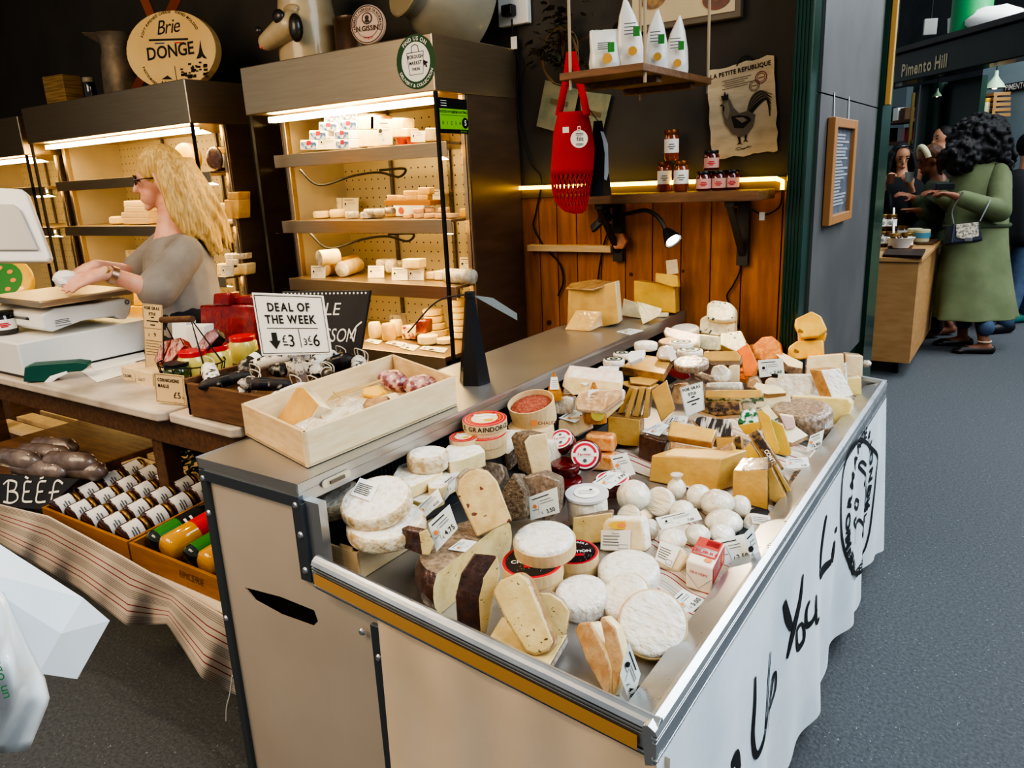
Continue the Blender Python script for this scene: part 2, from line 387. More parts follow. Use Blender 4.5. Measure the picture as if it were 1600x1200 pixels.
# ================================================================ chillers along the back wall
CANDY = []
LINER = mat('chiller_liner', 'b9b2a4', .38, .6, 'c4bdaf', 3, rvar=.05, bs=8)
def chiller(x0, x1, label, shelves, deck=.80, name='display_chiller', top=2.055, hb=1.85):
    t = thing(name, ((x0+x1)/2, 2.7, 0), label, 'chiller', 'steel multideck chillers')
    yF, yf, yb = 2.4, 2.6, 2.975
    MB().bx((x0, yF, hb), (x1, yF+.02, top)).bx((x0, yF+.02, hb), (x1, yb, top)).build('header', STEEL, t, bevel=.004)
    MB().bx((x0, yf-.18, .02), (x1, yb, .70)).build('base', STEELD, t, bevel=.004)
    MB().bx((x0+.03, yb-.02, .7), (x1-.03, yb, hb)).build('back_panel', PERF, t)
    for s, xx in ((1, x0), (-1, x1)):
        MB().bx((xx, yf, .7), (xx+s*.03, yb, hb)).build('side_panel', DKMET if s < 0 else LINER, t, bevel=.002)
        MB().bx((xx+s*.004, yf-.012, .7), (xx+s*.036, yf+.02, hb)).build('frame_post', STEEL, t, bevel=.003)
        gl = MB().bx((xx+s*.008, yF+.02, .70), (xx+s*.014, yf-.012, hb)).build('side_glass', GLASS, t)
        MB().bx((xx+s*.004, yF+.008, .68), (xx+s*.016, yF+.022, hb)).build('edge_seal', BLACKM, gl)
    for zz in shelves:
        s_ = MB().bx((x0+.04, 2.50, zz-.012), (x1-.04, yb-.03, zz)).bx((x0+.04, 2.497, zz-.058), (x1-.04, 2.503, zz)).build('shelf', STEEL, t, bevel=.002)
        MB().bx((x0+.12, 2.53, zz-.04), (x1-.12, 2.55, zz-.022)).build('lamp_tube', TUBE, s_)
    MB().bx((x0+.04, 2.40, deck-.02), (x1-.04, yb-.03, deck)).bx((x0+.04, 2.395, deck-.07), (x1-.04, 2.405, deck)).build('deck', STEEL, t, bevel=.002)
    MB().bx((x0+.08, 2.46, hb-.035), (x1-.08, 2.50, hb-.012)).build('lamp_tube', TUBE, t)
    for q in (.33, .66): MB().bx((x0+(x1-x0)*q-.01, yb-.035, .75), (x0+(x1-x0)*q+.006, yb-.02, hb)).build('shelf_upright', STEELD, t)
    for zz in [hb-.02]+[s_-.05 for s_ in shelves]:
        li = bpy.data.lights.new('chiller_lamp', 'AREA'); li.shape = 'RECTANGLE'; li.size = x1-x0-.2; li.size_y = .05; li.energy = 6.5 if zz > 1.8 else 3.6; li.color = (1, .70, .30)
        lo = bpy.data.objects.new('chiller_lamp', li); C.objects.link(lo); lo.location = ((x0+x1)/2, 2.56, zz-.01); lo.rotation_euler = (R(-18), 0, 0)
    return t
CH = chiller(-3.07, -1.94, 'tall steel chiller with round green market sticker, beside the plank wall', (1.67, 1.364, 1.085))
CH2 = chiller(-5.17, -3.50, 'wide steel chiller behind the blonde assistant, under the round brie sign', (1.62, 1.345, 1.075))
CH3 = chiller(-6.6, -5.24, 'steel chiller cut off at the left edge, behind the till screen', (1.60, 1.34), top=2.02, hb=1.79)
for zz, dx in ((1.60, 0), (1.30, .02)):
    wv = smoothline([(-2.93+dx, 2.56, zz), (-2.85+dx, 2.6, zz-.075), (-2.72+dx, 2.7, zz-.04), (-2.6+dx, 2.75, zz-.03), (-2.5+dx, 2.78, zz-.055), (-2.46+dx, 2.78, zz-.02), (-2.6+dx, 2.76, zz-.02)])
    MB().tube(wv, .006, 6).build('cable', CORD, CH)
# stickers on the tall chiller
def sticker_market():
    c = V((-2.022, 2.3985, 1.962)); u = V((1, 0, 0)); w = V((0, 0, 1)); b = MB()
    GR, WH, BK = 0, 1, 2
    disc(b, c, u, w, .098, GR, .001); disc(b, c, u, w, .071, WH, .0018)
    n = NY
    arctext(b, 'FIND US ON', c, u, w, .076, .02, 90, .02, mi=WH, off=.0022); arctext(b, 'DELIVERY & COLLECTION', c, u, w, .091, .0165, 270, .02, inside=True, mi=WH, off=.0022)
    for dz, s in ((.012, 'BOROUGH'), (-.010, 'MARKET'), (-.030, 'ONLINE')): text(b, s, c+w*dz, u, w, .0185 if dz > -.02 else .014, .02, sx=.8, mi=BK, off=.0025)
    bag = [c+u*a+w*d for a, d in ((-.042, .034), (-.033, -.045), (.033, -.045), (.042, .034), (-.042, .034))]
    b.strip(bag, .0025, n, BK, .0024); b.strip([c+u*a+w*d for a, d in ((-.018, .034), (-.016, .055), (0, .062), (.016, .055), (.018, .034))], .003, n, BK, .0024)
    b.add([c+u*a+w*d+n*.003 for a, d in ((.038, .004), (.062, -.008), (.052, -.012), (.056, -.024), (.050, -.025), (.046, -.014), (.040, -.02))], [tuple(range(7))], BK)
    b.build('market_sticker', [mat('sticker_green', '1d4b22', .4), PAPER, INK], CH, label='round green and white market sticker')
sticker_market()
def hygiene():
    b = MB(); q = [at(a, c_, x=-1.945+.004) for a, c_ in ((684, 152), (728, 158), (731, 214), (688, 208))]
    u = V((0, 1, 0)); w = V((0, 0, 1)); o = V((-1.938, 2.50, 1.755)); W, Hh = .17, .155
    o = V((-1.938, (q[0].y+q[1].y)/2, (q[0].z+q[3].z)/2)); W = abs(q[1].y-q[0].y); Hh = abs(q[0].z-q[3].z)
    P = lambda a, c_: o+u*a*W+w*c_*Hh
    b.prism([P(-.5, -.5), P(.5, -.5), P(.5, .5), P(-.5, .5)], V((-.003, 0, 0)), 0)
    n = NX
    b.add([P(a, c_)+n*.001 for a, c_ in ((-.5, -.38), (.5, -.38), (.5, .2), (-.5, .2))], [(0, 1, 2, 3)], 1)
    text(b, 'FOOD HYGIENE RATING', P(0, .08), u, w, Hh*.105, .015, sx=W*6.2, mi=0, off=.002)
    b.strip([P(-.46, .02), P(.46, .02)], .001, n, 0, .002)
    for i, ch in enumerate('01234'): text(b, ch, P(-.4+i*.15, -.25), u, w, Hh*.14, 0, mi=0, off=.002)
    disc(b, P(.39, -.19), u, w, Hh*.16, 0, .002, sq=1); text(b, '5', P(.39, -.26), u, w, Hh*.22, .02, mi=2, off=.004)
    text(b, 'VERY GOOD', P(.32, -.46), u, w, Hh*.07, 0, sx=.8, mi=1, off=.002)
    for r_ in range(3): b.strip([P(-.45, .42-r_*.07), P(-.25, .42-r_*.07)], .002, n, 2, .002)
    b.build('hygiene_sticker', [BLACK, mat('sticker_lime', '7cc21e', .4), PAPER], CH, label='black and lime food hygiene rating sticker')
hygiene()
# ================================================================ open chiller counter with the cheeses
X0, XW, XR, Y0, Y1 = -1.48, -1.15, -.375, .905, 2.97
case = thing('cheese_counter', (-.9, 1.9, 0), 'long open chilled counter with steel worktop and aluminium rails, full of cheese', 'counter')
MB().bx((X0, Y0, .93), (XW, Y1, .952)).bx((XW-.004, Y0, .905), (XW, Y1, .952)).bx((X0, Y0, .922), (XW, Y0+.004, .952)).build('worktop', STEELX, case, bevel=.002)
# end panel with a slot
pe = MB()
def inpoly(): pass
ye = Y0+.012
sl = [at(a, b, y=ye) for a, b in ((383, 917), (400, 938), (440, 960), (490, 978), (498, 970), (492, 953), (440, 932))]
outer = [(X0+.02, .10), (X0+.02, .925), (XW-.005, .925), (XW+.006, .742), (XW+.19, .722), (XW+.19, .10)]
bm = bmesh.new()
ov = [bm.verts.new((a, ye, z)) for a, z in outer]; iv = [bm.verts.new(p) for p in sl]
es = [bm.edges.new((ov[i], ov[(i+1) % len(ov)])) for i in range(len(ov))]+[bm.edges.new((iv[i], iv[(i+1) % len(iv)])) for i in range(len(iv))]
bmesh.ops.triangle_fill(bm, edges=es, use_beauty=True, normal=(0, -1, 0))
bm.verts.index_update(); bm.faces.ensure_lookup_table()
pe.add([v.co.copy() for v in bm.verts], [tuple(v.index for v in f.verts) for f in bm.faces]); bm.free()
pe.build('end_panel', ALUP, case, solid=.004)
MB().bx((X0+.05, ye+.03, .12), (XW+.15, ye+.05, .70)).build('inner_panel', BLACKM, case)
tr = MB(); tr.bx((X0+.0, Y0, .10), (X0+.022, Y0+.02, .93)).bx((XW-.025, Y0, .735), (XW+.006, Y0+.02, .91)).bx((XW+.165, Y0, .10), (XW+.195, Y0+.02, .69)).bx((X0, Y0-.001, .90), (XW, Y0+.012, .925))
tr.build('edge_trim', mat('grey_trim', '5d646a', .4, .7), case, bevel=.001)
for p in ((X0+.012, .905), (XW-.012, .905), (X0+.012, .82), (XW-.008, .84), (XW-.008, .76), (X0+.012, .55), (XW+.18, .62), (XW+.14, .665)): MB().frust((p[0], Y0, p[1]), .008, (p[0], Y0-.004, p[1]), .005, 10).build('screw', ALU, case)
MB().bx((X0, Y0+.02, .08), (X0+.015, Y1, .93)).build('back_panel', STEELD, case)
MB().bx((X0+.05, Y0+.06, 0), (XR-.06, Y1-.05, .10)).build('plinth', BLACKM, case)
def dz(x): return .6275-.1*x
dk = MB(); dk.add([(XW-.12, Y0+.02, dz(XW-.12)-.004), (XR-.02, Y0+.02, dz(XR-.02)-.004), (XR-.02, Y1, dz(XR-.02)-.004), (XW-.12, Y1, dz(XW-.12)-.004)], [(0, 1, 2, 3)])
dk.build('deck', STEELX, case, solid=.006)
MB().bx((XW-.03, Y0+.75, .70), (XW+.08, Y1, .79)).build('riser', BLACKM, case)
gr = MB(); gr.bx((XW-.12, Y0+.10, .72), (XW-.105, Y1, .93))
for i in range(150): gr.bx((XW-.107, Y0+.11+i*.013, .76), (XW-.098, Y0+.115+i*.013, .90))
for zz in (.80, .85): gr.bx((XW-.107, Y0+.10, zz), (XW-.100, Y1, zz+.006))
gr.build('air_grille', BLACK, case)
def rail(p0, p1, name, n):   # stepped aluminium bumper rail between two points, n outwards
    b = MB(); p0 = V(p0); p1 = V(p1); t = (p1-p0)
    prof = [(-.022, -.012), (-.02, .0), (-.012, .003), (-.006, .0), (0, -.004), (.004, -.012), (-.005, -.0125), (-.005, -.016), (.003, -.0165), (.003, -.021), (-.004, -.0215), (-.004, -.024), (.002, -.0245), (.002, -.050), (-.005, -.0505), (-.005, -.054), (.003, -.0545), (.003, -.059), (-.004, -.0595), (-.004, -.062), (.002, -.0625), (-.006, -.066), (-.016, -.07), (-.02, -.03)]
    pts = [p0+n*a+UP*c_ for a, c_ in prof]
    b.prism(pts, t, 0); return b.build(name, ALU, case, bevel=.0008)
ZL, ZR = .808, .727
rail((XW+.04, Y0-.02, ZL), (XR, Y0-.02, ZR), 'rail', NY)
rail((XR, Y0-.03, ZR), (XR, Y1+.02, ZR+.005), 'rail', NX)
rail((XW, Y1+.03, ZL), (XR, Y1+.03, ZR+.005), 'rail', -NY)
st = MB(); a0 = V((XW+.05, Y0-.022, ZL-.037)); a1 = V((XR-.03, Y0-.022, ZR-.037))
st.add([a0+UP*.013+NY*.005, a1+UP*.013+NY*.005, a1-UP*.013+NY*.006, a0-UP*.013+NY*.006], [(0, 1, 2, 3)]); st.build('tape_strip', mat('brown_tape', 'b58a4e', .4), case)
lp = MB(); lp.add([(XR-.07, Y0+.0, ZR-.02), (XR-.012, Y0, ZR-.002), (XR-.012, Y1, ZR), (XR-.07, Y1, ZR-.018)], [(0, 1, 2, 3)]); lp.build('inner_ledge', ALU, case, solid=.004)
br = MB(); br.tube([at(455, 800, y=Y0+.02), at(470, 795, y=Y0+.02), at(472, 803, y=Y0+.02), at(487, 795, y=Y0+.02), at(488, 810, y=Y0+.02)], .004, 6); br.bx((XW-.0, Y0+.01, .72), (XW+.045, Y0+.03, .915)); br.build('end_bracket', ALU, case)
lt = MB(); c0 = V((XW, 1.005, .928)); lt.prism([c0+V((.002, math.cos(k/16*2*math.pi)*.012+(.028 if math.cos(k/16*2*math.pi) > 0 else -.028), math.sin(k/16*2*math.pi)*.009)) for k in range(16)], V((.003, 0, 0)))
lt.build('latch', mat('latch_cream', 'c9bfa4', .4, .3), case); MB().bx((XW+.004, .985, .924), (XW+.009, 1.025, .931)).build('latch_bar', STEELD, case)
# cream cloth on the short end, lettered white cloth along the aisle side
cl = MB()
def cf(u, v):
    x_ = XW+.20+(XR+.012-XW-.20)*u; zt = (ZL+(ZR-ZL)*(x_-XW-.04)/(XR-XW-.04))-.066; z_ = zt+(.03-zt)*v
    return V((x_, Y0-.006-.01*math.sin(u*9)*v-.012*v-.006*math.sin(u*23+1), z_))
cl.grid(cf, 40, 16); o = cl.build('end_cloth', LINENC, label='cream cloth hanging over the short end of the cheese counter', cat='cloth', smooth=60)
def banner_pt(y, s, zb=.04):       # s 0 top .. 1 bottom
    zt = ZR-.06; k = .010*math.sin(y*11)+.006*math.sin(y*27+1); q = max(0, s)
    return V((XR+.003+.020*q+k*q*1.6, y, zt+(zb-zt)*s))
def hem(y):
    return .075+.035*abs(math.sin((y-.2)*math.pi/.46))-.03
bn = MB(); bn.grid(lambda u, v: banner_pt(Y0-.03+(Y1-Y0+.06)*u, v, hem(Y0+(Y1-Y0)*u)), 130, 18)
ban = bn.build('lettered_cloth', LINEN, label='white cloth with black handwritten slogan along the aisle side of the counter', cat='cloth', smooth=60)
def bpt(px, py, off=.0022):         # photo pixel to the banner face
    p = at(px, py, x=XR+.016); zt = ZR-.06; hb_ = hem(Y0+(Y1-Y0)*(p.y-Y0+.03)/(Y1-Y0+.06)); s = (zt-p.z)/(zt-hb_); q = banner_pt(p.y, s, hb_); return V((q.x+off, p.y, p.z))
lw = MB()
def brush(pts, w0, w1=None):
    P = smoothline([bpt(*p) for p in pts], 6); n_ = len(P); w1 = w1 or w0
    lw.strip(P, [1.55*(w0+(w1-w0)*math.sin(math.pi*i/(n_-1))) for i in range(n_)], NX, 0, .001)
brush([(1183, 1058), (1180, 1100), (1175, 1150), (1177, 1178), (1186, 1160), (1198, 1120)], .006, .012)
brush([(1211, 1020), (1205, 1065), (1198, 1110), (1192, 1138)], .008, .016)
brush([(1219, 1055), (1212, 1100), (1207, 1135), (1203, 1160)], .006, .012)
brush([(1212, 1085), (1217, 1060), (1221, 1055), (1220, 1080), (1214, 1105), (1209, 1112)], .004, .007)
brush([(1233, 943), (1236, 965), (1240, 982)], .014, .02); brush([(1260, 898), (1254, 940), (1245, 975), (1239, 1000), (1233, 1030)], .007, .026)
brush([(1255, 974), (1248, 985), (1247, 1008), (1250, 1012), (1256, 1000), (1257, 982), (1255, 974)], .006, .013)
brush([(1265, 938), (1261, 955), (1260, 976), (1265, 970), (1271, 950)], .006, .012); brush([(1272, 928), (1270, 950), (1269, 970), (1273, 962)], .006, .01)
brush([(1298, 806), (1291, 840), (1285, 870), (1281, 900)], .012, .022); brush([(1281, 900), (1290, 892), (1302, 878)], .012, .02)
brush([(1309, 845), (1306, 862), (1303, 880)], .014, .03); brush([(1312, 824), (1311, 833)], .016, .028)
brush([(1140, 1195), (1148, 1182), (1152, 1200)], .01, .02)
cyb = [bpt(a, b) for a, b in ((1349, 688), (1335, 705), (1325, 735), (1321, 780), (1320, 840), (1322, 875), (1325, 890), (1338, 893), (1352, 870), (1358, 840), (1364, 790), (1370, 740), (1373, 712), (1362, 695), (1351, 687))]
lw.strip(smoothline(cyb, 5), .014, NX, 0, .001)
cc = bpt(1346, 790); uy = V((0, 1, 0))
arctext(lw, 'UNE NORMANDE A LONDRES', cc+V((.003, 0, .02)), uy, UP, .205, .052, 95, .045, sx=1.35)
arctext(lw, 'FRENCH CHEESE & DAIRY', cc+V((.003, 0, -.01)), uy, UP, .235, .042, 268, .045, inside=True, sx=1.3)
for pts in ([(1332, 850), (1336, 825), (1342, 812), (1350, 822), (1356, 800), (1360, 770), (1356, 745), (1350, 735)], [(1336, 825), (1332, 815), (1338, 808)], [(1350, 822), (1352, 842), (1349, 848)], [(1350, 735), (1346, 728), (1351, 722), (1357, 728)], [(1338, 780), (1335, 790), (1340, 795), (1343, 784), (1338, 780)], [(1356, 800), (1362, 790)]):
    lw.strip(smoothline([bpt(*p) for p in pts], 4), .012, NX, 0, .001)
for px, py, r_ in ((1346, 832, .018), (1355, 775, .022), (1353, 755, .014)): disc(lw, bpt(px, py), uy, UP, r_, 0, .003, 12)
for v_ in lw.v:
    hb_ = hem(Y0+(Y1-Y0)*(v_.y-Y0+.03)/(Y1-Y0+.06)); v_.x = banner_pt(v_.y, (ZR-.06-v_.z)/(ZR-.06-hb_), hb_).x+.0025
lw.build('slogan', INK, ban, fix=False)
NSM = 2.4; BD = .011
# ================================================================ cheese materials
SP = ('5a4a30', 85, .17)
PASTE = mat('paste_tomme', 'dfc98d', .45, 0, 'cdb172', 14, .35, .7, bump=.12, bs=90, coat=.25, speck=SP)
PASTEC = mat('paste_comte', 'd3a95a', .42, 0, 'c2944a', 9, .35, .7, bump=.12, bs=60, coat=.35)
PASTEP = mat('paste_pale', 'ead9b3', .5, 0, 'd9c293', 12, .35, .7, bump=.12, bs=80, coat=.2)
PASTEY = mat('paste_yellow', 'e3b646', .45, 0, 'd6a439', 9, .35, .7, bump=.1, bs=60, coat=.3)
PASTEB = mat('paste_brie', 'efdcae', .4, 0, 'e2c98c', 18, .3, .7, bump=.15, bs=70, coat=.3)
PASTEM = mat('paste_mottled_tomme', 'd8c18c', .45, 0, 'c8ab70', 16, .4, .65, bump=.12, bs=80, coat=.3, speck=('6d3a24', 48, .2))
PASTEH = mat('paste_holes', 'e9d48c', .4, 0, 'dcc377', 9, bump=.08, bs=40, coat=.3, speck=('9c7f3c', 38, .16))
RINDB = film('rind_dark_brown', '2c1710', '54301d', ns=20, lo=.3, hi=.7, bump=.6, bs=45)
RINDT = film('rind_tan', '8b6238', 'b58a52', ns=18, lo=.3, hi=.7, bump=.4)
RINDG = mat('rind_grey', '8d7c68', .85, 0, '5d4c3c', 45, .35, .65, bump=.7, bs=120, speck=('c9bca8', 160, .2))
RINDGF = film('rind_grey_wrapped', 'a08a74', '6e5844', ns=40, lo=.35, hi=.65, bump=.55)
RINDW = mat('rind_white_bloom', 'ece6da', .8, 0, 'd8c6a2', 26, .48, .75, bump=.8, bs=45, speck=('c9a877', 60, .13))
RINDWF = mat('rind_white_film', 'f0ece4', .38, 0, 'ddd2bd', 30, .5, .75, bump=1.0, bs=42, bstretch=(1, 2.2, 1), coat=.6)
RINDWS = mat('rind_white_side', 'b99767', .8, 0, 'e2d3b4', 30, .35, .6, bump=.8, bs=60)
RINDP = film('rind_pink_washed', 'b5824f', 'd6b78c', ns=16, lo=.3, hi=.7, bump=.45)
RINDO = film('rind_orange', 'd97f35', 'efb878', ns=14, lo=.3, hi=.7, bump=.5)
GOATW = film('goat_white', 'ece6d8', 'd6cab0', ns=14, lo=.35, hi=.7, bump=.8, bs=38)
GOATR = film('goat_ridged', 'd9c9a6', 'eee4cf', ns=10, lo=.3, hi=.7, bump=1.0, bs=20, bstretch=(1, 8, 1))
FILMW = film('white_film', 'e3dccd', 'c2ad8c', ns=12, lo=.35, hi=.7, bump=1, bs=45)
MIMO = mat('mimolette', 'e87b22', .45, 0, 'd9691a', 12, bump=.1, bs=60, coat=.3)
MIMOR = mat('mimolette_rind', 'c87a3a', .7, 0, 'e09a55', 30, bump=.5, bs=70)
BLUEC = mat('blue_cheese', 'ddd6bc', .5, 0, 'c5bd9c', 20, bump=.3, bs=60, coat=.2, speck=('39434a', 62, .24))
REDWAX = mat('red_wax', '6d1517', .25, 0, '5a0f12', 6, bump=.15, bs=25, coat=.7)
QUINCE = mat('quince_paste', '8c1d12', .2, 0, '6e130c', 10, bump=.2, bs=40, coat=.8)
AMBER = mat('amber_packet', 'c98a2c', .2, 0, '9a5f18', 12, .3, .7, bump=.6, bs=40, coat=.9)
BOXW = mat('poplar_box', 'dcc295', .6, 0, 'ceb083', 6, .3, .7, (10, 10, 2), bump=.1, bs=40)
SLATE = mat('slate', '23272c', .55, bump=.3, bs=40)
CPRINT = mat('comte_wrap', '8d6a3f', .3, 0, '3d2a1a', 26, .42, .58, (1, 1, 1), bump=.2, bs=30, coat=.6)
CGREEN = mat('green_wrap', 'dfe2d6', .25, 0, '2f6b45', 24, .44, .54, bump=.4, bs=30, coat=.8)
WHITEB = mat('white_butter', 'f3ead2', .5, coat=.2)
STRIPE = stripes('stripe_cloth', 'V', 7, [(0, 'd9cdbb'), (.06, 'b3aaa0'), (.1, 'd9cdbb'), (.16, 'b3aaa0'), (.2, 'd9cdbb'), (.26, 'b3aaa0'), (.3, 'd9cdbb'), (.55, '9c2a33'), (.60, 'd9cdbb'), (.82, '9c2a33'), (.86, 'd9cdbb')])
# ================================================================ makers
def face(poly, anc, n):
    p0 = D(*anc) if not isinstance(anc, V) else anc
    return [onplane(a, b, p0, n) for a, b in poly]
def wedge(label, poly, anc, n, dep, m, side=None, name='cheese_wedge', cat='cheese', bs=1.0, dirv=None, group=None, bev=.0025, back=None, parent=None):
    """poly: seen outline of the cut face; m: materials; face=0, side index list or int, pushed back by dep"""
    P = face(poly, anc, n); n = n.normalized()
    vec = (dirv.normalized() if dirv is not None else -n)*dep
    b = MB(); b.prism(P, vec, 0, side=(1 if side is None else side) if len(m) > 1 else 0, back=(1 if back is None else back) if len(m) > 1 else 0, bscale=bs)
    return b.build(name, list(m), parent, label if not parent else None, cat if not parent else None, group if not parent else None, bevel=bev, smooth=40)
def drum(b, c, axis, r, th, mt=0, ms=1, rnd=.18, seg=36, sq=(1, 1), sag=0):
    e = min(th*.5, r)*rnd*2
    prof = [(r*.6, -th), (r-e, -th), (r-e*.3, -th+e*.3), (r, -th+e), (r*1.012, -th/2), (r, -e), (r-e*.3, -e*.3), (r-e, 0), (r*.5, sag)]
    mis = [ms, ms, ms, ms, ms, ms, ms, mt, mt]
    return b.lathe(c, axis, prof, seg, mis, sq)
def wheel(label, c, h, rpx, th, axis, m, name='cheese_round', cat='cheese', group=None, rnd=.18, seg=36):
    p = D(c[0], c[1], h); r = rpx*mpp(p); b = MB(); drum(b, p, axis, r, th, 0, 1 if len(m) > 1 else 0, rnd, seg)
    o = b.build(name, list(m), None, label, cat, group, smooth=50); o_ = (o, p, r); return o_
def lines_on(b, Q, rows, x0, x1, mi, wd, n, ragged=True):
    for i, v in enumerate(rows):
        e = x1 - (random.uniform(0, .25)*(x1-x0) if ragged else 0)
        b.strip([Q(x0, v), Q(e, v)], wd, n, mi, .0012)
def price_card(label, quad, anc, n, price='5.00', dot=ORANGE, name='price_card', group='price cards among the cheeses', clip=False, mt=CARDM, title=None):
    P = face(quad, anc, n); n = n.normalized(); tl, tr, br, bl = P
    if (tr-tl).cross(tl-bl).dot(n) < 0: n = -n
    b = MB(); b.prism([tl, tr, br, bl], -n*.0015, 0); o = b.build(name, mt, None, label, 'price card', group)
    Q = lambda u, v: tl*(1-u)*(1-v)+tr*u*(1-v)+br*u*v+bl*(1-u)*v
    hh = (bl-tl).length; ww = (tr-tl).length; w_ = MB(); u_ = (tr-tl).normalized(); v_ = n.cross(u_)
    lines_on(w_, Q, [.16], .12, .7, 0, hh*.035, n, False)
    lines_on(w_, Q, [.32, .43], .38, .85, 1, hh*.02, n)
    lines_on(w_, Q, [.62], .1, .32, 1, hh*.02, n)
    w_.strip([Q(.32, .28), Q(.32, .85)], hh*.012, n, 1)
    disc(w_, Q(.2, .47), u_*1.0, v_*1.0, hh*.085, 2, .0013, 16)
    if price: text(w_, price, Q(.75, .88), u_, v_, hh*.24, .012, mi=0)
    text(w_, '£', Q(.45, .86), u_, v_, hh*.16, 0, mi=0)
    w_.build('print', [INK, INKG, dot], o)
    if clip:
        q = Q(.6, 1); MB().box(q-n*.004, (.022, .012, .014)).build('clip', BLACK, o, bevel=.002)
    return o
def sticker(parent, quad, p0, n, mats_, rows=5, title=None, box=False):
    P = [onplane(a, b, p0, n) for a, b in quad]; n = n.normalized(); tl, tr, br, bl = P
    if (tr-tl).cross(tl-bl).dot(n) < 0: n = -n
    b = MB(); b.prism([p+n*.0028 for p in P], -n*.001, 0)
    Q = lambda u, v: (tl*(1-u)*(1-v)+tr*u*(1-v)+br*u*v+bl*(1-u)*v)+n*.003
    hh = (bl-tl).length; u_ = (tr-tl).normalized(); v_ = n.cross(u_)
    if title: text(b, title, Q(.5, .2), u_, v_, hh*.12, .01, mi=1)
    lines_on(b, Q, [.3+.6*i/rows for i in range(rows)], .08, .7 if box else .92, 1, hh*.035, n)
    if box: b.strip([Q(.6, .72), Q(.92, .72), Q(.92, .92), Q(.6, .92), Q(.6, .72)], hh*.02, n, 1, .0005)
    return b.build('label_sticker', mats_, parent)
def halfwheel(label, a, b_, ht, bulge, m, name='cheese_half', tilt=0):
    A = D(*a); B = D(*b_); A.z = B.z = min(A.z, B.z); c = (A+B)/2; t = (B-A).normalized(); rr = (B-A).length/2; nn = UP.cross(t)
    if nn.dot(CAM-c) > 0: nn = -nn
    b = MB(); K = 22; prof = [(.90, 0), (1.0, .25), (1.02, .5), (1.0, .75), (.9, 1)]
    vs = []
    for s_, hz in prof:
        for k in range(K+1):
            an = math.pi*k/K; vs.append(c - t*math.cos(an)*rr*s_ + nn*math.sin(an)*rr*bulge*s_ + UP*ht*hz)
    w = K+1; fs = []; mi = []
    for j in range(4):
        for k in range(K): fs.append((j*w+k, j*w+k+1, (j+1)*w+k+1, (j+1)*w+k)); mi.append(1)
        fs.append((j*w+K, j*w, (j+1)*w, (j+1)*w+K)); mi.append(0)
    fs.append(tuple(range(K, -1, -1))); mi.append(1); fs.append(tuple(range(4*w, 5*w))); mi.append(2 if len(m) > 2 else 1)
    b.add(vs, fs, mi); return b.build(name, list(m), None, label, 'cheese', smooth=35)
def HX(px, py, x):            # height above the deck at which this pixel's ray meets the plane x
    p = at(px, py, x=x); return p.z+.1*p.x-.6275
# ---------------------------------------------------------------- striped cloths on the deck
def runner(label, px, h=.004):
    P = [D(a, b, h) for a, b in px]; b = MB(); nu, nv = 24, 40
    uv = []
    def fn(u, v):
        p = P[0]*(1-u)*(1-v)+P[1]*u*(1-v)+P[2]*u*v+P[3]*(1-u)*v
        uv.append((u, v)); return p+UP*(.003*math.sin(v*60+u*3)*(.3+u)+.003*math.sin(u*15))
    b.grid(fn, nu, nv)
    return b.build('striped_cloth', STRIPE, None, label, 'cloth', smooth=60, uv=uv, solid=.003)
runner('striped cream and red cloth under the camemberts and butter, near the front corner', [(930, 900), (1075, 985), (1222, 835), (1110, 770)])
runner('striped cream and red cloth under the comté wedges and goat cheeses, middle of the counter', [(930, 715), (1215, 812), (1300, 715), (1130, 640)])
runner('striped cream and red cloth under the holey cheese slab near the far end', [(1180, 655), (1310, 705), (1358, 610), (1280, 575)])
# ---------------------------------------------------------------- front left corner
# low crate with slate and the white tommes
def crate_front():
    p = D(562, 907, 0); h_ = .062; x1 = p.x; y0 = p.y; x0 = x1-.125; y1 = y0+.24
    t = thing('cheese_crate', (x0, y0, p.z), 'small plywood crate under the slate and white wheels, front left corner of the counter', 'crate')
    z = p.z; k = .006
    MB().bx((x0, y0, z), (x1, y0+k, z+h_)).build('front_board', WOODW, t, bevel=.001)
    MB().bx((x0, y1-k, z), (x1, y1, z+h_)).build('back_board', WOODW, t, bevel=.001)
    MB().bx((x1-k, y0+k, z), (x1, y1-k, z+h_)).build('side_board', WOODP, t, bevel=.001)
    MB().bx((x0, y0+k, z), (x0+k, y1-k, z+h_)).build('side_board', WOODP, t, bevel=.001)
    tb = MB()
    for a in (.2, .75): tb.bx((x0+.125*a-.018, y0+.001, z+h_), (x0+.125*a+.018, y0+.005, z+h_+.008))
    tb.build('tab', WOODW, t)
    return x0, x1, y0, y1, z+h_
cx0, cx1, cy0, cy1, cz = crate_front()
MB().prism([(cx0-.002, cy0+.012, cz+.009), (cx1+.03, cy0+.02, cz+.009), (cx1+.055, cy1+.06, cz+.009), (cx0, cy1+.06, cz+.009)], (0, 0, .006)).build('slate_board', SLATE, None, 'dark slate board on the small plywood crate, carrying white wheels', 'slate', bevel=.001)
hz = cz+.016
def onz(px, py, z): return at(px, py, z=z)
def zwheel(label, c, z, rpx, th, axis, m, **k):
    p = at(c[0], c[1], z=z); r = rpx*mpp(p); b = MB(); drum(b, p, axis, r, th, 0, 1, k.pop('rnd', .2))
    return b.build(k.pop('name', 'cheese_round'), list(m), None, label, 'cheese', k.pop('group', None), smooth=50), p, r
zwheel('rough white wheel, lowest of the front left stack', (603, 812), hz+.034, 62, .032, nrm(.05, -.08, 1), (RINDW, RINDWS))
o, p, r = zwheel('large flat white wheel with a printed paper label on top', (586, 777), hz+.076, 57, .03, nrm(.06, -.30, 1), (RINDW, RINDWS))
n_ = nrm(.06, -.30, 1)
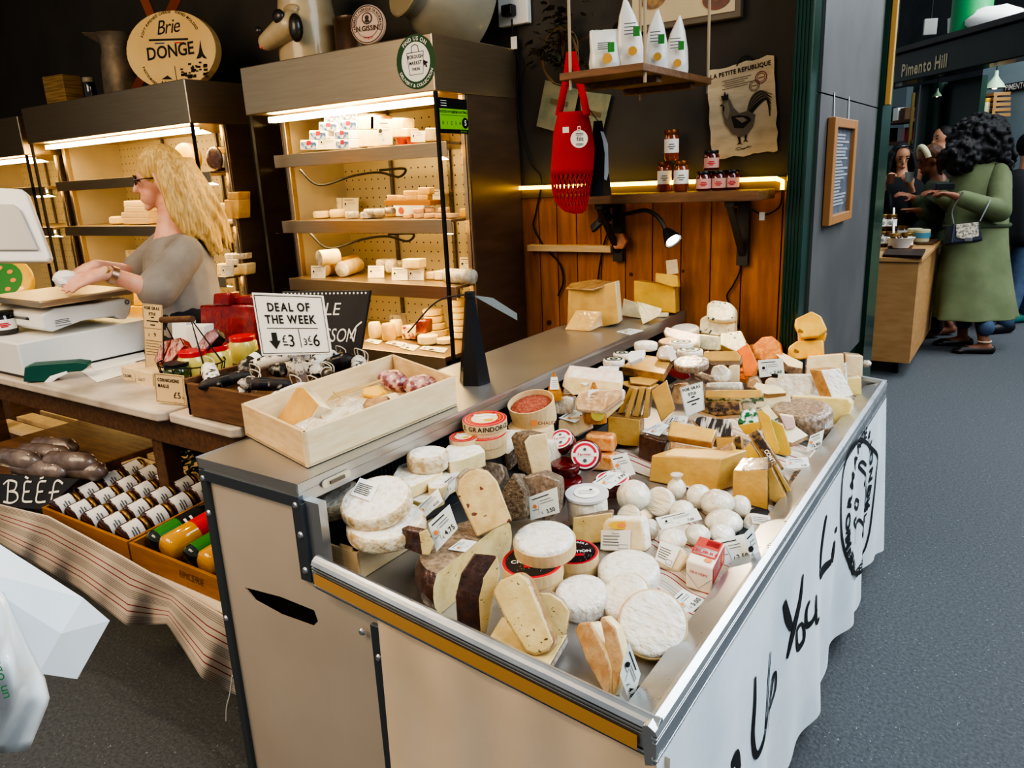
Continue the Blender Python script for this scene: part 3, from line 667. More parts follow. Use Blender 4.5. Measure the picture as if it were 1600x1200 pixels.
sticker(o, [(563, 748), (593, 757), (579, 785), (548, 774)], p+n_*.0, n_, [PAPER, INK], 6)
zwheel('tilted white wheel leaning behind the labelled one, at the far left end', (522, 772), hz+.047, 40, .036, nrm(-.05, -.3, 1), (RINDW, RINDWS))
# half wheels behind
def cakehalf(label, poly, z, th, m, cut, name='cheese_half'):
    P = [at(a, b, z=z) for a, b in poly]; b = MB(); b.prism(P, (0, 0, -th), 0, side=[2 if i in cut else 1 for i in range(len(P))], back=1)
    return b.build(name, list(m), None, label, 'cheese', bevel=.003, smooth=40)
W3 = (RINDW, RINDWS, PASTEB)
cakehalf('white bloomy half wheel, lower one of the cut pair beside the labelled wheel', [(640, 765), (668, 752), (694, 757), (693, 768), (660, 785), (640, 780)], hz+.03, .034, W3, (3, 4))
cakehalf('white bloomy half wheel with its cut side forward, upper one of the cut pair', [(614, 742), (622, 727), (645, 719), (672, 722), (692, 735), (660, 752), (638, 762), (622, 755)], hz+.062, .03, W3, (4, 5))
zwheel('white wheel at the back next to the air grille, behind the cut pair', (668, 706), at(668, 706, x=-1.105).z, 33, .04, UP, (RINDW, RINDWS))
cakehalf('white quarter wheel with a layered cut side, left of the brown tommes', [(688, 709), (700, 695), (725, 691), (750, 695), (758, 704), (730, 715), (702, 722)], at(722, 700, x=-1.085).z, .04, W3, (4, 5))
cakehalf('white slab under the quarter wheel', [(664, 745), (690, 735), (712, 735), (718, 745), (690, 762), (670, 762)], at(690, 745, x=-1.06).z, .03, W3, (3, 4))
# dark tomme half wheel and its friends
halfwheel('large dark brown half wheel of tomme with a long cut face, front left', (681, 966, 0), (800, 862, 0), .088, .75, (PASTE, RINDB, RINDGF))
wedge('thick dark-rinded tomme wedge standing just right of the big half wheel', [(751, 988), (748, 936), (757, 900), (779, 866), (783, 896), (774, 930), (768, 964), (761, 992)], (756, 990, 0), nrm(.75, -.66, .1), .048, (PASTE, RINDB), bev=.006, dirv=nrm(-.9, -.3, 0))
o = wedge('small tomme wedge with brown rind lying on top of the big half wheel', [(655, 832), (668, 826), (680, 848), (672, 868), (660, 868)], (664, 868, .09), nrm(.5, -.8, .2), .05, (PASTE, RINDB), bs=.9, dirv=nrm(-1, 0, 0))
wedge('pale tomme wedge with a rounded top leaning left across another one, front of the counter', [(768, 925), (780, 905), (811, 893), (826, 905), (866, 1003), (858, 1018), (836, 1026), (820, 1020), (790, 972)], (836, 1026, .028), nrm(.18, -.86, .48), .034, (PASTE, RINDT), bev=.006)
wedge('pale tomme wedge standing behind the leaning one', [(832, 925), (860, 925), (880, 938), (892, 955), (886, 990), (862, 1012), (848, 1000)], (862, 1012, .012), nrm(.45, -.8, .4), .03, (PASTE, RINDGF), bev=.005)
wedge('flat tomme slice lying underneath the leaning wedges at the front edge', [(759, 1003), (784, 962), (850, 985), (888, 990), (858, 1042), (800, 1020)], (800, 1020, .022), nrm(.05, -.1, 1), .02, (PASTE, RINDGF), bev=.004)
wedge('slim tan cheese wedge, left one of the pair at the front edge', [(897, 985), (903, 973), (922, 972), (946, 1018), (954, 1046), (953, 1089), (944, 1085), (914, 1030)], (948, 1087, 0), nrm(-.35, -.9, .3), .028, (RINDP, PASTEB, RINDP), side=[2, 2, 1, 1, 1, 1, 1, 2], bev=.004)
wedge('slim pale cheese wedge, right one of the pair at the front edge', [(936, 966), (944, 963), (962, 981), (974, 1027), (967, 1070), (957, 1091), (955, 1046), (946, 1012)], (957, 1091, 0), nrm(-.2, -.9, .3), .022, (RINDP, PASTEB), bev=.004)
price_card('price card standing at the very front corner on a black clip', [(983, 1003), (1001, 1053), (987, 1105), (969, 1056)], (987, 1105, .0), nrm(.8, -.6, .15), '4.80', INK, clip=False)
MB().ball(D(1003, 1085, .012), (.012, .014, .016), 12, 8).build('card_clip', BLACK, None, 'black plastic clip holding the front corner price card', 'clip', smooth=60)
# camemberts
CM = (RINDWF, RINDWF); BOXG = 'round white camemberts at the front corner'
def camembert(label, c, h, rpx, th, axis, box=True, lift=.004):
    p = D(c[0], c[1], h); r = rpx*mpp(p); axis = axis.normalized()
    t = thing('camembert', p-axis*th, label, 'cheese', BOXG)
    b = MB(); drum(b, p, axis, r*.965, th*.95, 0, 0, .25); b.build('cheese', [RINDWF], t, smooth=50)
    if box:
        b = MB(); b.lathe(p-axis*th, axis, [(r*.5, -.001), (r*1.0, -.001), (r*1.01, th*.72), (r*.97, th*.72), (r*.97, .002), (r*.5, .002)], 40); b.build('wooden_box', BOXW, t, smooth=30)
    return t, p, r
camembert('camembert in a wooden box tilted towards the front corner, largest of the white rounds', (1019, 972), .062, 54, .032, nrm(.25, -.72, .78))
camembert('camembert tucked behind the largest one, half hidden by it', (974, 928), .058, 40, .03, nrm(-.1, -.62, .85))
camembert('wrapped camembert lying flat left of the tilted pair', (908, 922), .046, 44, .045, nrm(.02, -.2, 1), box=False)
camembert('wrinkled white wheel in film lying behind the tilted camemberts', (982, 883), .052, 50, .045, nrm(.02, -.12, 1), box=False)
def cambox(label, c, h, rpx, th, lid, ttl=None, open_=False):
    p = D(c[0], c[1], h); r = rpx*mpp(p); ax = nrm(.02, -.06, 1)
    t = thing('cheese_box', p-ax*th, label, 'cheese box', 'round wooden cheese boxes')
    b = MB(); b.lathe(p-ax*th, ax, [(r*.5, 0), (r*.99, 0), (r, th*.5), (r*1.03, th*.52), (r*1.03, th), (r*.5, th)], 40); b.build('box', BOXW, t, smooth=30)
    u = RT.copy(); u -= ax*u.dot(ax); u.normalize(); w = ax.cross(u); b = MB()
    disc(b, p, u, w, r*1.01, 1, .0006, 40); disc(b, p, u, w, r*.9, 0, .001, 40)
    if ttl == 'black':
        for k in range(60): a = random.uniform(0, 6.28); q = random.uniform(.3, .85)*r; disc(b, p+u*math.cos(a)*q+w*math.sin(a)*q, u, w, .0006, 2, .0014, 5)
        text(b, 'CREATION', p-w*r*.12, u, w, r*.27, .02, mi=2, off=.0018); arctext(b, 'CAMEMBERT', p, u, w, r*.66, r*.2, 90, .01, mi=2, off=.0018)
        b.add([p+u*a*r+w*c_*r+ax*.0016 for a, c_ in ((-.3, -.4), (.35, -.4), (.35, -.2), (-.3, -.2))], [(0, 1, 2, 3)], 1)
    else:
        disc(b, p, u, w, r*.88, 1, .0012, 40, r2=r*.62); disc(b, p+w*r*.05, u, w, r*.3, 2, .0014, 20, sq=.6); disc(b, p-w*r*.25+u*r*.2, u, w, r*.22, 3, .0016, 20, sq=.7)
        arctext(b, 'LIVAROT   CAMEMBERT   NORMANDIE', p, u, w, r*.68, r*.15, 90, .01, mi=3, off=.0018)
        P_ = [p+u*a*r+w*c_*r+ax*.0016 for a, c_ in ((-.5, .35), (-.2, .25), (.2, .32), (.55, .2), (.55, .42), (.2, .5), (-.2, .45), (-.5, .55))]; b.add(P_, [tuple(range(8))], 2)
    b.build('lid_print', lid, t); return t, p, r, ax, th
LIDK = [mat('lid_black', '1b1a1c', .3, coat=.5), REDM, PAPER, GOLD]; LIDR = [mat('lid_cream', 'e8d9a8', .4, coat=.4), REDM, PAPER, GOLD]
cambox('black and red lidded wooden box under the white brie round', (832, 877), .062, 47, .055, LIDK, 'black')
cambox('black and red lidded wooden box partly hidden right of the brie round', (898, 862), .05, 36, .045, LIDK, 'black')
camembert('white brie round in a shallow wooden box on top of the black and red lid', (850, 836), .105, 49, .036, nrm(.03, -.1, 1))
bx_ = cambox('red lidded round box with the word GRAINDORGE on its side, by the worktop edge', (757, 654), HX(757, 654, -1.09), 34, .042, LIDR)
def graindorge():
    t, p, r, ax, th = bx_; b = MB(); tx = 'E. GRAINDORGE'; adv = [.3 if c == ' ' else glyph(c, .01)[3]-glyph(c, .01)[2]+.14 for c in tx]; tot = sum(adv)*.017; s = -tot/2
    vd = (CAM-p); vd.z = 0; a0 = math.atan2(vd.y, vd.x)+.08
    for c, a in zip(tx, adv):
        if c != ' ':
            g = glyph(c, .01); am = a0+(s+a*.0085)/(r*1.04); rd = V((math.cos(am), math.sin(am), 0)); tg = V((-math.sin(am), math.cos(am), 0))
            b.add([p+rd*(r*1.045)+tg*((v.x-(g[2]+g[3])/2)*.017)+UP*(v.y*.017-th*.42) for v in g[0]], g[1])
        s += a*.017
    b.build('side_lettering', INK, t)
graindorge()
cambox('second round box underneath the GRAINDORGE one', (757, 676), HX(757, 676, -1.085), 34, .05, LIDR)
cambox('red lidded round box half under the worktop edge, left of the GRAINDORGE box', (724, 682), HX(724, 682, -1.11), 22, .05, LIDR)
def vacherin():
    p = D(829, 627, HX(829, 627, -1.075)); ax = nrm(-.02, -.28, 1); r = 37*mpp(p); th = .062
    t = thing('cheese_box', p-ax*th, 'tall open wooden box with a reddish-brown crusted cheese inside, at the worktop edge', 'cheese box', 'round wooden cheese boxes')
    b = MB(); b.lathe(p-ax*th, ax, [(r*.5, 0), (r*.95, 0), (r*1.0, th), (r*.95, th), (r*.93, th*.7), (r*.5, th*.7)], 40); b.build('box', BOXW, t, smooth=30)
    b = MB(); b.lathe(p-ax*.02, ax, [(r*.93, -.02), (r*.92, .0), (r*.86, .008), (r*.4, .012)], 36); b.build('cheese', mat('crust_red', '9a4a36', .9, 0, 'b96a52', 60, bump=1, bs=140), t, smooth=60)
    b = MB(); u = RT.copy(); u.z = 0; u.normalize()
    rd = V((-u.y, u.x, 0)); rd = rd if rd.dot(CAM-p) > 0 else -rd; q = p+rd*r*1.0-ax*th*.72
    disc(b, q+rd*.002, u, UP, .009, 0, .002, 16); b.build('orange_mark', [ORANGE], t); b = MB(); text(b, 'CHALET', q+u*.035+UP*-.006, u, UP, .013, .01, mi=0, off=.004)
    b.build('side_lettering', [mat('brown_print', '7a4a28', .7)], t)
vacherin()
wheel('pale wooden box bottom under the crusted cheese', (829, 663), HX(829, 663, -1.07), 36, .06, nrm(0, -.1, 1), (BOXW, BOXW), name='box_base', cat='cheese box', rnd=.05)
# tomme cluster in the middle
o = wedge('tomme wedge wrapped in film with brown flecks, standing tall in front of the brown tommes', [(714, 772), (716, 751), (728, 738), (745, 731), (763, 735), (778, 752), (802, 815), (745, 841)], (760, 838, .098), nrm(.12, -.9, .42), .055, (PASTEM, RINDGF), bev=.005, bs=.92, dirv=nrm(-.75, .66, -.2))
wedge('brown tomme quarter with a foil-white cut face, left of the upper pair', [(775, 674), (790, 670), (812, 671), (829, 679), (820, 684), (795, 709), (788, 708)], (795, 709, .12), nrm(.1, -.35, .95), .05, (RINDW, RINDG), bev=.004, dirv=nrm(-.05, .1, -1))
wedge('brown tomme quarter with a pale cut face, right of the upper pair', [(819, 690), (828, 680), (854, 676), (857, 692), (864, 741), (832, 747), (829, 729)], (840, 747, .085), nrm(.35, -.92, .15), .06, (PASTEP, RINDG), bev=.004, dirv=nrm(-.95, .3, 0), bs=.9)
wedge('brown tomme wedge wedged behind the flecked one', [(730, 730), (752, 718), (785, 725), (790, 745), (775, 765), (745, 760)], (775, 765, .05), nrm(.3, -.8, .5), .05, (RINDGF, RINDG), bev=.005)
wedge('pointed grey-brown tomme piece, left of the price card under the upper pair', [(784, 800), (784, 765), (802, 738), (819, 770), (822, 812), (800, 816)], (800, 816, .03), nrm(.1, -.98, .15), .06, (RINDG, RINDG), bev=.005, bs=.8)
wedge('grey-brown tomme block in film behind the upright price card', [(813, 765), (816, 745), (845, 738), (875, 750), (878, 800), (860, 815), (822, 812)], (845, 815, .03), nrm(.3, -.9, .2), .07, (RINDGF, RINDG), bev=.006, bs=.9)
price_card('price card standing upright against the grey-brown tomme block', [(826, 777), (870, 761), (874, 801), (829, 813)], (830, 813, .035), nrm(.2, -.95, .2), '3.50')
wheel('ridged white wheel on edge between the tommes and the red rounds', (862, 708), .085, 22, .05, nrm(.9, -.4, .2), (GOATR, GOATR))
price_card('price card reading 10.00, left one of the pair beside the flecked wedge', [(650, 794), (684, 763), (692, 783), (660, 812)], (660, 812, .095), nrm(.1, -.85, .5), '10.00')
price_card('blue-lit printed card behind the 10.00 price card', [(685, 757), (715, 736), (719, 750), (695, 782)], (695, 782, .1), nrm(-.1, -.85, .5), '', mat('blue_mark', '6fa3d8', .5), mt=mat('blue_lit_card', 'cfdcea', .5))  # blue light falling on this card is put into its colour
price_card('price card with an orange mark leaning on the small wedge over the big half wheel', [(669, 818), (702, 788), (715, 826), (682, 862)], (682, 862, .095), nrm(.25, -.9, .3), '4.75')
price_card('cream paper slip lying on top of the big dark half wheel', [(700, 858), (722, 842), (745, 846), (727, 862)], (722, 860, .09), nrm(.1, -.1, 1), '', name='paper_slip', mt=PAPER)
# red wax rounds
def redround(label, c, h, rpx, th, axis):
    p = D(c[0], c[1], h); r = rpx*mpp(p); ax = axis.normalized(); b = MB(); drum(b, p, ax, r, th, 0, 0, .3)
    o = b.build('red_cheese', [REDWAX], None, label, 'cheese', 'red waxed rounds', smooth=50)
    u = RT-ax*RT.dot(ax); u.normalize(); w = ax.cross(u); b = MB(); disc(b, p, u, w, r*.86, 0, .002, 30); disc(b, p, u, w, r*.76, 1, .0026, 30, r2=r*.6)
    b.add([p+u*a*r+w*c_*r+ax*.003 for a, c_ in ((-.78, -.1), (.78, -.1), (.78, .12), (-.78, .12))], [(0, 1, 2, 3)], 0)
    disc(b, p-w*r*.35, u, w, r*.12, 2, .0034, 12); disc(b, p+w*r*.35, u, w, r*.1, 2, .0034, 12)
    text(b, 'Fermier', p-w*r*.04, u, w, r*.26, .01, mi=1, off=.0036); b.build('label_disc', [PAPER, mat('pink_red', 'd02440', .4), INKG], o)
redround('red waxed round with white label, upper left one facing up, beside the ridged wheel', (876, 686), .11, 22, .03, nrm(.05, -.55, .8))
redround('red waxed round with white label, tilted fully to face the aisle', (914, 711), .095, 25, .035, nrm(.35, -.85, .42))
redround('red waxed round lying flat with a price card on its label', (957, 748), .05, 30, .035, nrm(.0, -.1, 1))
wheel('dark red waxed wheel under the labelled red rounds, upper of two', (884, 722), .07, 24, .03, nrm(0, -.1, 1), (REDWAX, REDWAX))
wheel('dark red waxed wheel under the labelled red rounds, lower of two', (884, 748), .04, 26, .035, nrm(0, -.1, 1), (REDWAX, REDWAX))
price_card('price card on the flat red round, orange mark', [(925, 754), (951, 736), (985, 741), (953, 764)], (953, 764, .062), nrm(.1, -.5, .9), '3.95')
price_card('price card standing behind the flat red round', [(953, 713), (979, 707), (993, 741), (966, 746)], (966, 746, .05), nrm(.15, -.9, .3), '')
for i, (h_, lb) in enumerate(((.035, 'orange washed-rind square cheese, lower of the wrapped pair behind the red rounds'), (.08, 'orange washed-rind square cheese, upper of the wrapped pair behind the red rounds'))):
    y_ = (735, 705)[i]; wedge(lb, [(914, y_), (914, y_-26), (958, y_-22), (960, y_+2)], (938, y_, h_-.03), nrm(.3, -.95, .1), .06, (RINDO, RINDO), bev=.008, name='square_cheese')
# goat cheeses
def tub():
    p = D(917, 771, .085); r = 34*mpp(p); ax = nrm(0, -.05, 1)
    t = thing('cheese_tub', p-ax*.08, 'clear tub with a white cheese and a round white label on the lid', 'tub')
    b = MB(); drum(b, p-ax*.004, ax, r*.93, .075, 0, 0, .2); b.build('cheese', GOATW, t, smooth=50)
    b = MB(); b.lathe(p-ax*.004, ax, [(r*.9, .0), (r*1.0, .0), (r*1.0, .006), (r*.9, .006)], 36); b.build('lid', mat('clear_lid', 'd5d9da', .1, coat=1), t, smooth=30)
    b = MB(); u = RT-ax*RT.dot(ax); u.normalize(); w = ax.cross(u); disc(b, p+ax*.003, u, w, r*.6, 0, .001, 28); disc(b, p+ax*.003+w*r*.2+u*r*.2, u, w, r*.08, 1, .002, 10); lines_on(b, lambda a, c_: p+ax*.003+u*(a-.5)*r+w*(.5-c_)*r, [.35, .5, .65], .1, .9, 1, .002, ax); b.build('lid_label', [PAPER, INKG], t)
tub()
o = wedge('grey speckled rind wedge with a golden cut face, in front of the clear tub', [(893, 835), (895, 808), (958, 800), (955, 838), (940, 848), (905, 852)], (920, 850, .0), nrm(.2, -.95, .1), .05, (PASTE, RINDG), bev=.004, bs=.8)
o = wedge('square white-rinded cheese with a yellow oval and a printed label', [(940, 862), (941, 820), (948, 810), (1003, 812), (1010, 862)], (970, 862, .01), nrm(.12, -.96, .25), .05, (PASTEP, RINDW), bev=.006, name='square_cheese')
p0 = D(970, 862, .01); n_ = nrm(.12, -.96, .25)
sticker(o, [(940, 828), (986, 828), (985, 860), (939, 858)], p0, n_, [PAPER, INK], 4, 'Oeuvre', True)
q = MB(); c_ = onplane(971, 820, p0, n_); disc(q, c_, RT, n_.cross(RT).normalized(), .030, 0, .004, 24, sq=.3); disc(q, c_, RT, n_.cross(RT).normalized(), .01, 1, .005, 10, sq=.5); q.build('oval_label', [mat('yellow_oval', 'e3b32c', .5), ORANGE], o)
GG = 'small film-wrapped goat cheeses'
def goat(label, c, h, rx, ry, m=GOATW, twist=None, name='goat_cheese', sq=.8):
    p = D(c[0], c[1], h); r = rx*mpp(p); b = MB(); b.ball(p, (r, r, ry*mpp(p)*1.02), 22, 14, noise=.03)
    o = b.build(name, [m], None, label, 'cheese', GG, smooth=70)
    if twist:
        e = p+V((twist[0]*mpp(p), 0, -twist[1]*mpp(p))); a = (e-p).normalized(); q = p+a*r*.8; b = MB(); b.frust(q, .004, q+a*.022, .016, 10); b.build('film_twist', FILMW, o, smooth=30)
    return o, p, r
goat('wrapped white goat round, big one beside the flat red round', (990, 775), .045, 27, 24)
wheel('ridged goat round standing on edge in film', (1029, 783), .045, 23, .03, nrm(.1, -.9, .5), (GOATR, GOATW), name='goat_cheese', group=GG)
goat('twisted film goat ball at the back in front of the big comté block', (1057, 765), .045, 15, 18, twist=(0, -20))
goat('white goat ball left of the large wrapped one in the back row', (1092, 776), .04, 20, 19)
goat('large glossy wrapped goat oval in the back row of the white balls', (1121, 786), .045, 27, 20, FILMW)
goat('white goat ball at the right end of the back row', (1156, 792), .038, 17, 18)
goat('white glossy oval lying in the middle row over the slate', (1131, 816), .03, 29, 18)
wheel('small ridged button goat cheese behind the yellow-labelled square', (981, 806), .04, 19, .022, nrm(.0, -.75, .6), (GOATR, GOATR), name='goat_cheese', group=GG)
goat('tiny lilac-white wrapped goat cheese beside the yellow-labelled square', (1017, 827), .03, 14, 16, FILMW)
goat('flat goat button above the printed wrapped wedge', (1051, 842), .035, 22, 15)
goat('goat button in the front row under the price card', (1090, 836), .028, 20, 16)
goat('flaky topped goat button, right end of the front row', (1128, 834), .026, 20, 13, RINDWF)
goat('white goat ball hidden behind the goat price card', (1066, 800), .03, 20, 18)
o = wedge('square white wrapped goat cheese with a printed top, at the slate edge', [(1160, 838), (1160, 812), (1170, 800), (1202, 805), (1208, 830), (1200, 840)], (1184, 840, .0), nrm(.2, -.85, .5), .045, (GOATW, GOATW), bev=.012, name='goat_cheese')
sticker(o, [(1173, 803), (1203, 806), (1206, 820), (1176, 818)], D(1184, 840, .0)+nrm(.2, -.85, .5)*.002, nrm(.2, -.85, .5), [PAPER, INK], 3)
price_card('price card with a black dot leaning on the white goat balls', [(1024, 809), (1088, 794), (1097, 811), (1034, 828)], (1034, 828, .045), nrm(.1, -.75, .65), '7.00', INK)
SL = [D(a, b, .006) for a, b in ((1085, 830), (1195, 792), (1226, 838), (1165, 897))]
MB().prism(SL, (0, 0, .007)).build('slate_board', SLATE, None, 'dark slate tile under the goat cheeses at the aisle rail', 'slate', bevel=.001)
price_card('white tent card lying on the slate tile, larger one', [(1112, 845), (1164, 834), (1173, 875), (1134, 883)], (1134, 883, .02), nrm(.2, -.75, .6), '2.50', CARDM)
price_card('narrow white card standing against the rail beside the tent card', [(1163, 835), (1177, 820), (1190, 877), (1178, 889)], (1178, 889, .02), nrm(.8, -.6, .2), '', INK)
o = wedge('small wrapped cheese wedge with a big printed label, left of the butter', [(1018, 880), (1032, 846), (1066, 855), (1077, 870), (1060, 895), (1040, 890)], (1050, 893, .008), nrm(.1, -.8, .6), .04, (PASTEP, FILMW), bev=.006)
sticker(o, [(1032, 845), (1064, 856), (1049, 888), (1024, 874)], D(1050, 893, .008)+nrm(.1, -.8, .6)*.001, nrm(.1, -.8, .6), [PAPER, INK], 5, None, True)
def butter():
    a = D(1071, 917, .005); b0 = D(1112, 931, .005); c_ = D(1131, 890, .005); d = a+(c_-b0); h_ = UP*.062
    o = MB().prism([a, b0, c_, d], h_, 0).build('butter_block', [mat('butter_paper', 'efdfcb', .4, coat=.3)], None, 'butter block in white and red printed paper', 'butter', bevel=.004)
    n1 = (b0-a).cross(h_).normalized(); b = MB(); tp = lambda u, v: a+h_+(b0-a)*u+(d-a)*v; sd = lambda u, v: b0+(c_-b0)*u+h_*v
    q = lambda f, x0, y0, x1, y1, mi, nn: b.add([f(x0, y0)+nn*.0015, f(x1, y0)+nn*.0015, f(x1, y1)+nn*.0015, f(x0, y1)+nn*.0015], [(0, 1, 2, 3)], mi)
    q(tp, .03, .3, .97, .97, 0, UP); q(tp, .08, .35, .92, .6, 1, UP); q(tp, .4, .7, .9, .92, 2, UP); n2 = (c_-b0).cross(h_).normalized()
    q(sd, .03, .35, .97, .97, 0, n2); q(sd, .1, .5, .6, .9, 1, n2)
    u = (b0-a).normalized(); v = (d-a).normalized()
    text(b, 'BEURRE', tp(.5, .38), u, v, .016, .02, mi=2, off=.003); disc(b, tp(.74, .2), u, v, .008, 3, .002, 14); disc(b, sd(.75, .65), (c_-b0).normalized(), UP, .009, 3, .002, 14)
    text(b, 'GRAVIERS', a+(b0-a)*.5+h_*.62, u, UP, .008, .01, mi=2, off=.002); b.strip([a+h_*.6+n1*.001, a+(b0-a)*.5+h_*.12+n1*.001, b0+h_*.6+n1*.001], .001, n1, 4)
    b.build('wrapper_print', [mat('wrap_red', 'b8433a', .4), PAPER, REDM, ORANGE, INKG], o)
butter()
price_card('price card lying on the striped cloth right of the largest camembert', [(1050, 935), (1067, 920), (1102, 938), (1072, 966)], (1072, 966, .008), nrm(.1, -.15, 1), '5.00')
# ================================================================ middle and far part of the counter
def bar(label, poly, anc, n, dep, m, **k): return wedge(label, poly, anc, n, dep, m, name=k.pop('name', 'cheese_bar'), **k)
N1 = nrm(.28, -.95, .15)
# --- by the air grille
o = wedge('white box of cheese with a price card on it, right of the open crusted box', [(872, 676), (873, 656), (920, 648), (923, 668), (898, 682)], (898, 682, HX(898, 682, -1.0)), nrm(.3, -.9, .35), .05, (BOXW, PAPER), name='cheese_box', cat='cheese box')
price_card('price card lying on the small white box beside the amber packet', [(873, 653), (895, 640), (922, 646), (898, 660)], (898, 660, HX(898, 660, -1.0)), nrm(.1, -.3, 1), '4.20')
wedge('white film-wrapped cheese block behind the crusted box', [(862, 648), (864, 624), (884, 619), (896, 622), (895, 650)], (875, 650, HX(875, 650, -1.06)), N1, .05, (FILMW, FILMW), bev=.006)
def packet(label, tip, base, w_, x, gold=True):
    p = at(base[0], base[1], x=x); s = mpp(p); hgt = (base[1]-tip[1])*s*1.05; r = w_*s/2
    t = thing('amber_packet', p, label, 'packet', 'cone shaped amber packets')
    b = MB(); b.lathe(p, UP, [(r*.7, 0), (r, .004), (r*.95, hgt*.3), (r*.6, hgt*.62), (r*.22, hgt*.9), (r*.12, hgt)], 10, None, (1, .8)); b.build('pouch', AMBER, t, smooth=50)
    vd = CAM-p; vd.z = 0; vd.normalize(); u = UP.cross(vd); b = MB(); q = p+UP*hgt*.66+vd*r*.62
    b.add([q+u*a*r*.55+UP*c_*hgt*.2-vd*c_*r*.2 for a, c_ in ((-1, -1), (1, -1), (.7, 1), (-.7, 1))], [(0, 1, 2, 3)], 0)
    for k in range(4): b.strip([q+u*-.3*r+UP*(.1-k*.07)*hgt-vd*(.1-k*.07)*r, q+u*.35*r+UP*(.1-k*.07)*hgt-vd*(.1-k*.07)*r], .0012, vd, 1, .003)
    if gold: disc(b, p+UP*hgt*.3+vd*r*.95+u*r*.25, u, UP, r*.5, 2, .002, 18)
    b.build('label_tag', [PAPER, INKG, mat('olive_label', 'b9b050', .5)], t)
packet('amber cone shaped packet with white tag and round olive label, in front', (931, 598), (929, 660), 42, -.96)
packet('amber cone shaped packet at the back against the air grille', (872, 582), (867, 626), 26, -1.075, False)
packet('amber packet mostly covered by a white label, between the other two', (888, 596), (888, 628), 24, -1.06, False)
BR = mat('brie_rind_pink', 'e9c3ab', .6, 0, 'f2e6d8', 18, .3, .7, bump=.4, coat=.4)
wedge('long brie wedge with pink-white rind and a price card on top, by the grille', [(878, 604), (886, 588), (970, 598), (972, 612), (895, 618)], (895, 618, HX(895, 618, -1.03)), nrm(.3, -.9, .2), .055, (PASTEB, BR), dirv=nrm(-.3, .8, .35))
price_card('price card lying on the long brie wedge by the grille', [(890, 592), (910, 577), (937, 583), (915, 602)], (915, 602, HX(915, 602, -1.035)+.03), nrm(0, -.25, 1), '')
wedge('pink-rinded brie wedge, lower one pointing right behind the amber packet', [(897, 628), (905, 612), (975, 607), (973, 622), (940, 646), (900, 642)], (900, 642, HX(900, 642, -.99)), nrm(.25, -.85, .4), .04, (RINDP, BR), bev=.006)
wedge('grey-rinded cheese slice under the pink brie wedge', [(942, 646), (974, 618), (975, 630), (948, 655)], (948, 655, HX(948, 655, -.94)), nrm(.4, -.8, .3), .04, (PASTEB, SLATE))
# --- comte block with fanned slices
wedge('tan comté base block under the fan of slices', [(949, 690), (950, 650), (1000, 656), (1000, 698), (972, 696)], (972, 696, .02), N1, .09, (PASTEC, RINDT))
for i, q in enumerate(([(984, 604), (992, 606), (973, 646), (965, 645)], [(989, 607), (996, 608), (983, 653), (975, 654)], [(999, 605), (1008, 606), (997, 651), (989, 650)], [(1010, 606), (1017, 608), (1012, 653), (1004, 653)])):
    wedge(('first', 'second', 'third', 'fourth')[i]+' narrow comté slice from the left in the fan below the square block', q, (q[2][0], q[2][1], .095), nrm(.25, -.95, .2), .05, (PASTEC, RINDT), group='fanned comté slices', name='cheese_slice', bev=.0015)
wedge('wide comté slice at the right end of the fan', [(1017, 612), (1042, 594), (1055, 640), (1033, 659)], (1033, 659, .09), nrm(.35, -.92, .2), .03, (PASTEC, RINDT), name='cheese_slice')
for i, y_ in enumerate((601, 594)):
    bar(('thin comté plank lying across the fan, lower one', 'thin comté plank lying across the fan, upper one')[i], [(963+i*20, y_-5), (1000, y_-8+i*2), (1030, y_-1), (1015, y_+7), (985, y_+4)], (1015, y_+7, .145+i*.01), nrm(.02, -.1, 1), .007, (PASTEC, RINDT))
wedge('square comté block with brown rind lying on top of the fan', [(971, 573), (998, 553), (1051, 560), (1037, 584)], (1037, 584, .185), nrm(.02, -.1, 1), .028, (PASTEC, RINDT, RINDB))
# --- foie gras card
def menu_card(label, quad, anc, n, mt, group=None, tail=True, title=('FOIE GRAS', 'ETUI')):
    P = face(quad, anc, n); n = n.normalized(); tl, tr, br, bl = P; b = MB(); b.prism([tl, tr, br, bl], -n*.0015); o = b.build('menu_card', mt, None, label, 'price card', group)
    Q = lambda u, v: tl*(1-u)*(1-v)+tr*u*(1-v)+br*u*v+bl*(1-u)*v
    u_ = (tr-tl).normalized(); v_ = n.cross(u_); W = (tr-tl).length; hh = W*.2; L_ = (bl-tl).length/W; b = MB()
    for i, s in enumerate(title): text(b, s, Q(.5, (.22+.24*i)/L_), u_, v_, W*.17, .025, sp=.1, sx=.85)
    for i in range(3): w2 = (.08, .3, .12)[i]; b.strip([Q(.5-w2, (.55+.16*i)/L_), Q(.5+w2, (.55+.16*i)/L_)], W*.05, n, 0)
    if L_ > 1.6:
        b.strip([Q(.06, 1.02/L_), Q(.94, 1.02/L_)], W*.015, n, 0); text(b, '9', Q(.6, 1.35/L_), u_, v_, W*.22, .01)
        text(b, '£', Q(.3, 1.35/L_), u_, v_, W*.16)
        for k in range(6): b.strip([Q(.1, (1.55+.12*k)/L_), Q(.9-.1*(k % 2), (1.55+.12*k)/L_)], W*.02, n, 0)
    b.strip([Q(.03, .03/L_), Q(.97, .03/L_), Q(.97, .99), Q(.03, .99), Q(.03, .03/L_)], W*.012, n, 0)
    b.build('lettering', INK, o); return o
menu_card('white FOIE GRAS ETUI card standing among the comté packs in the middle of the counter', [(1062, 606), (1098, 596), (1101, 640), (1072, 652)], (1072, 652, .06), nrm(.3, -.9, .3), CARDM)
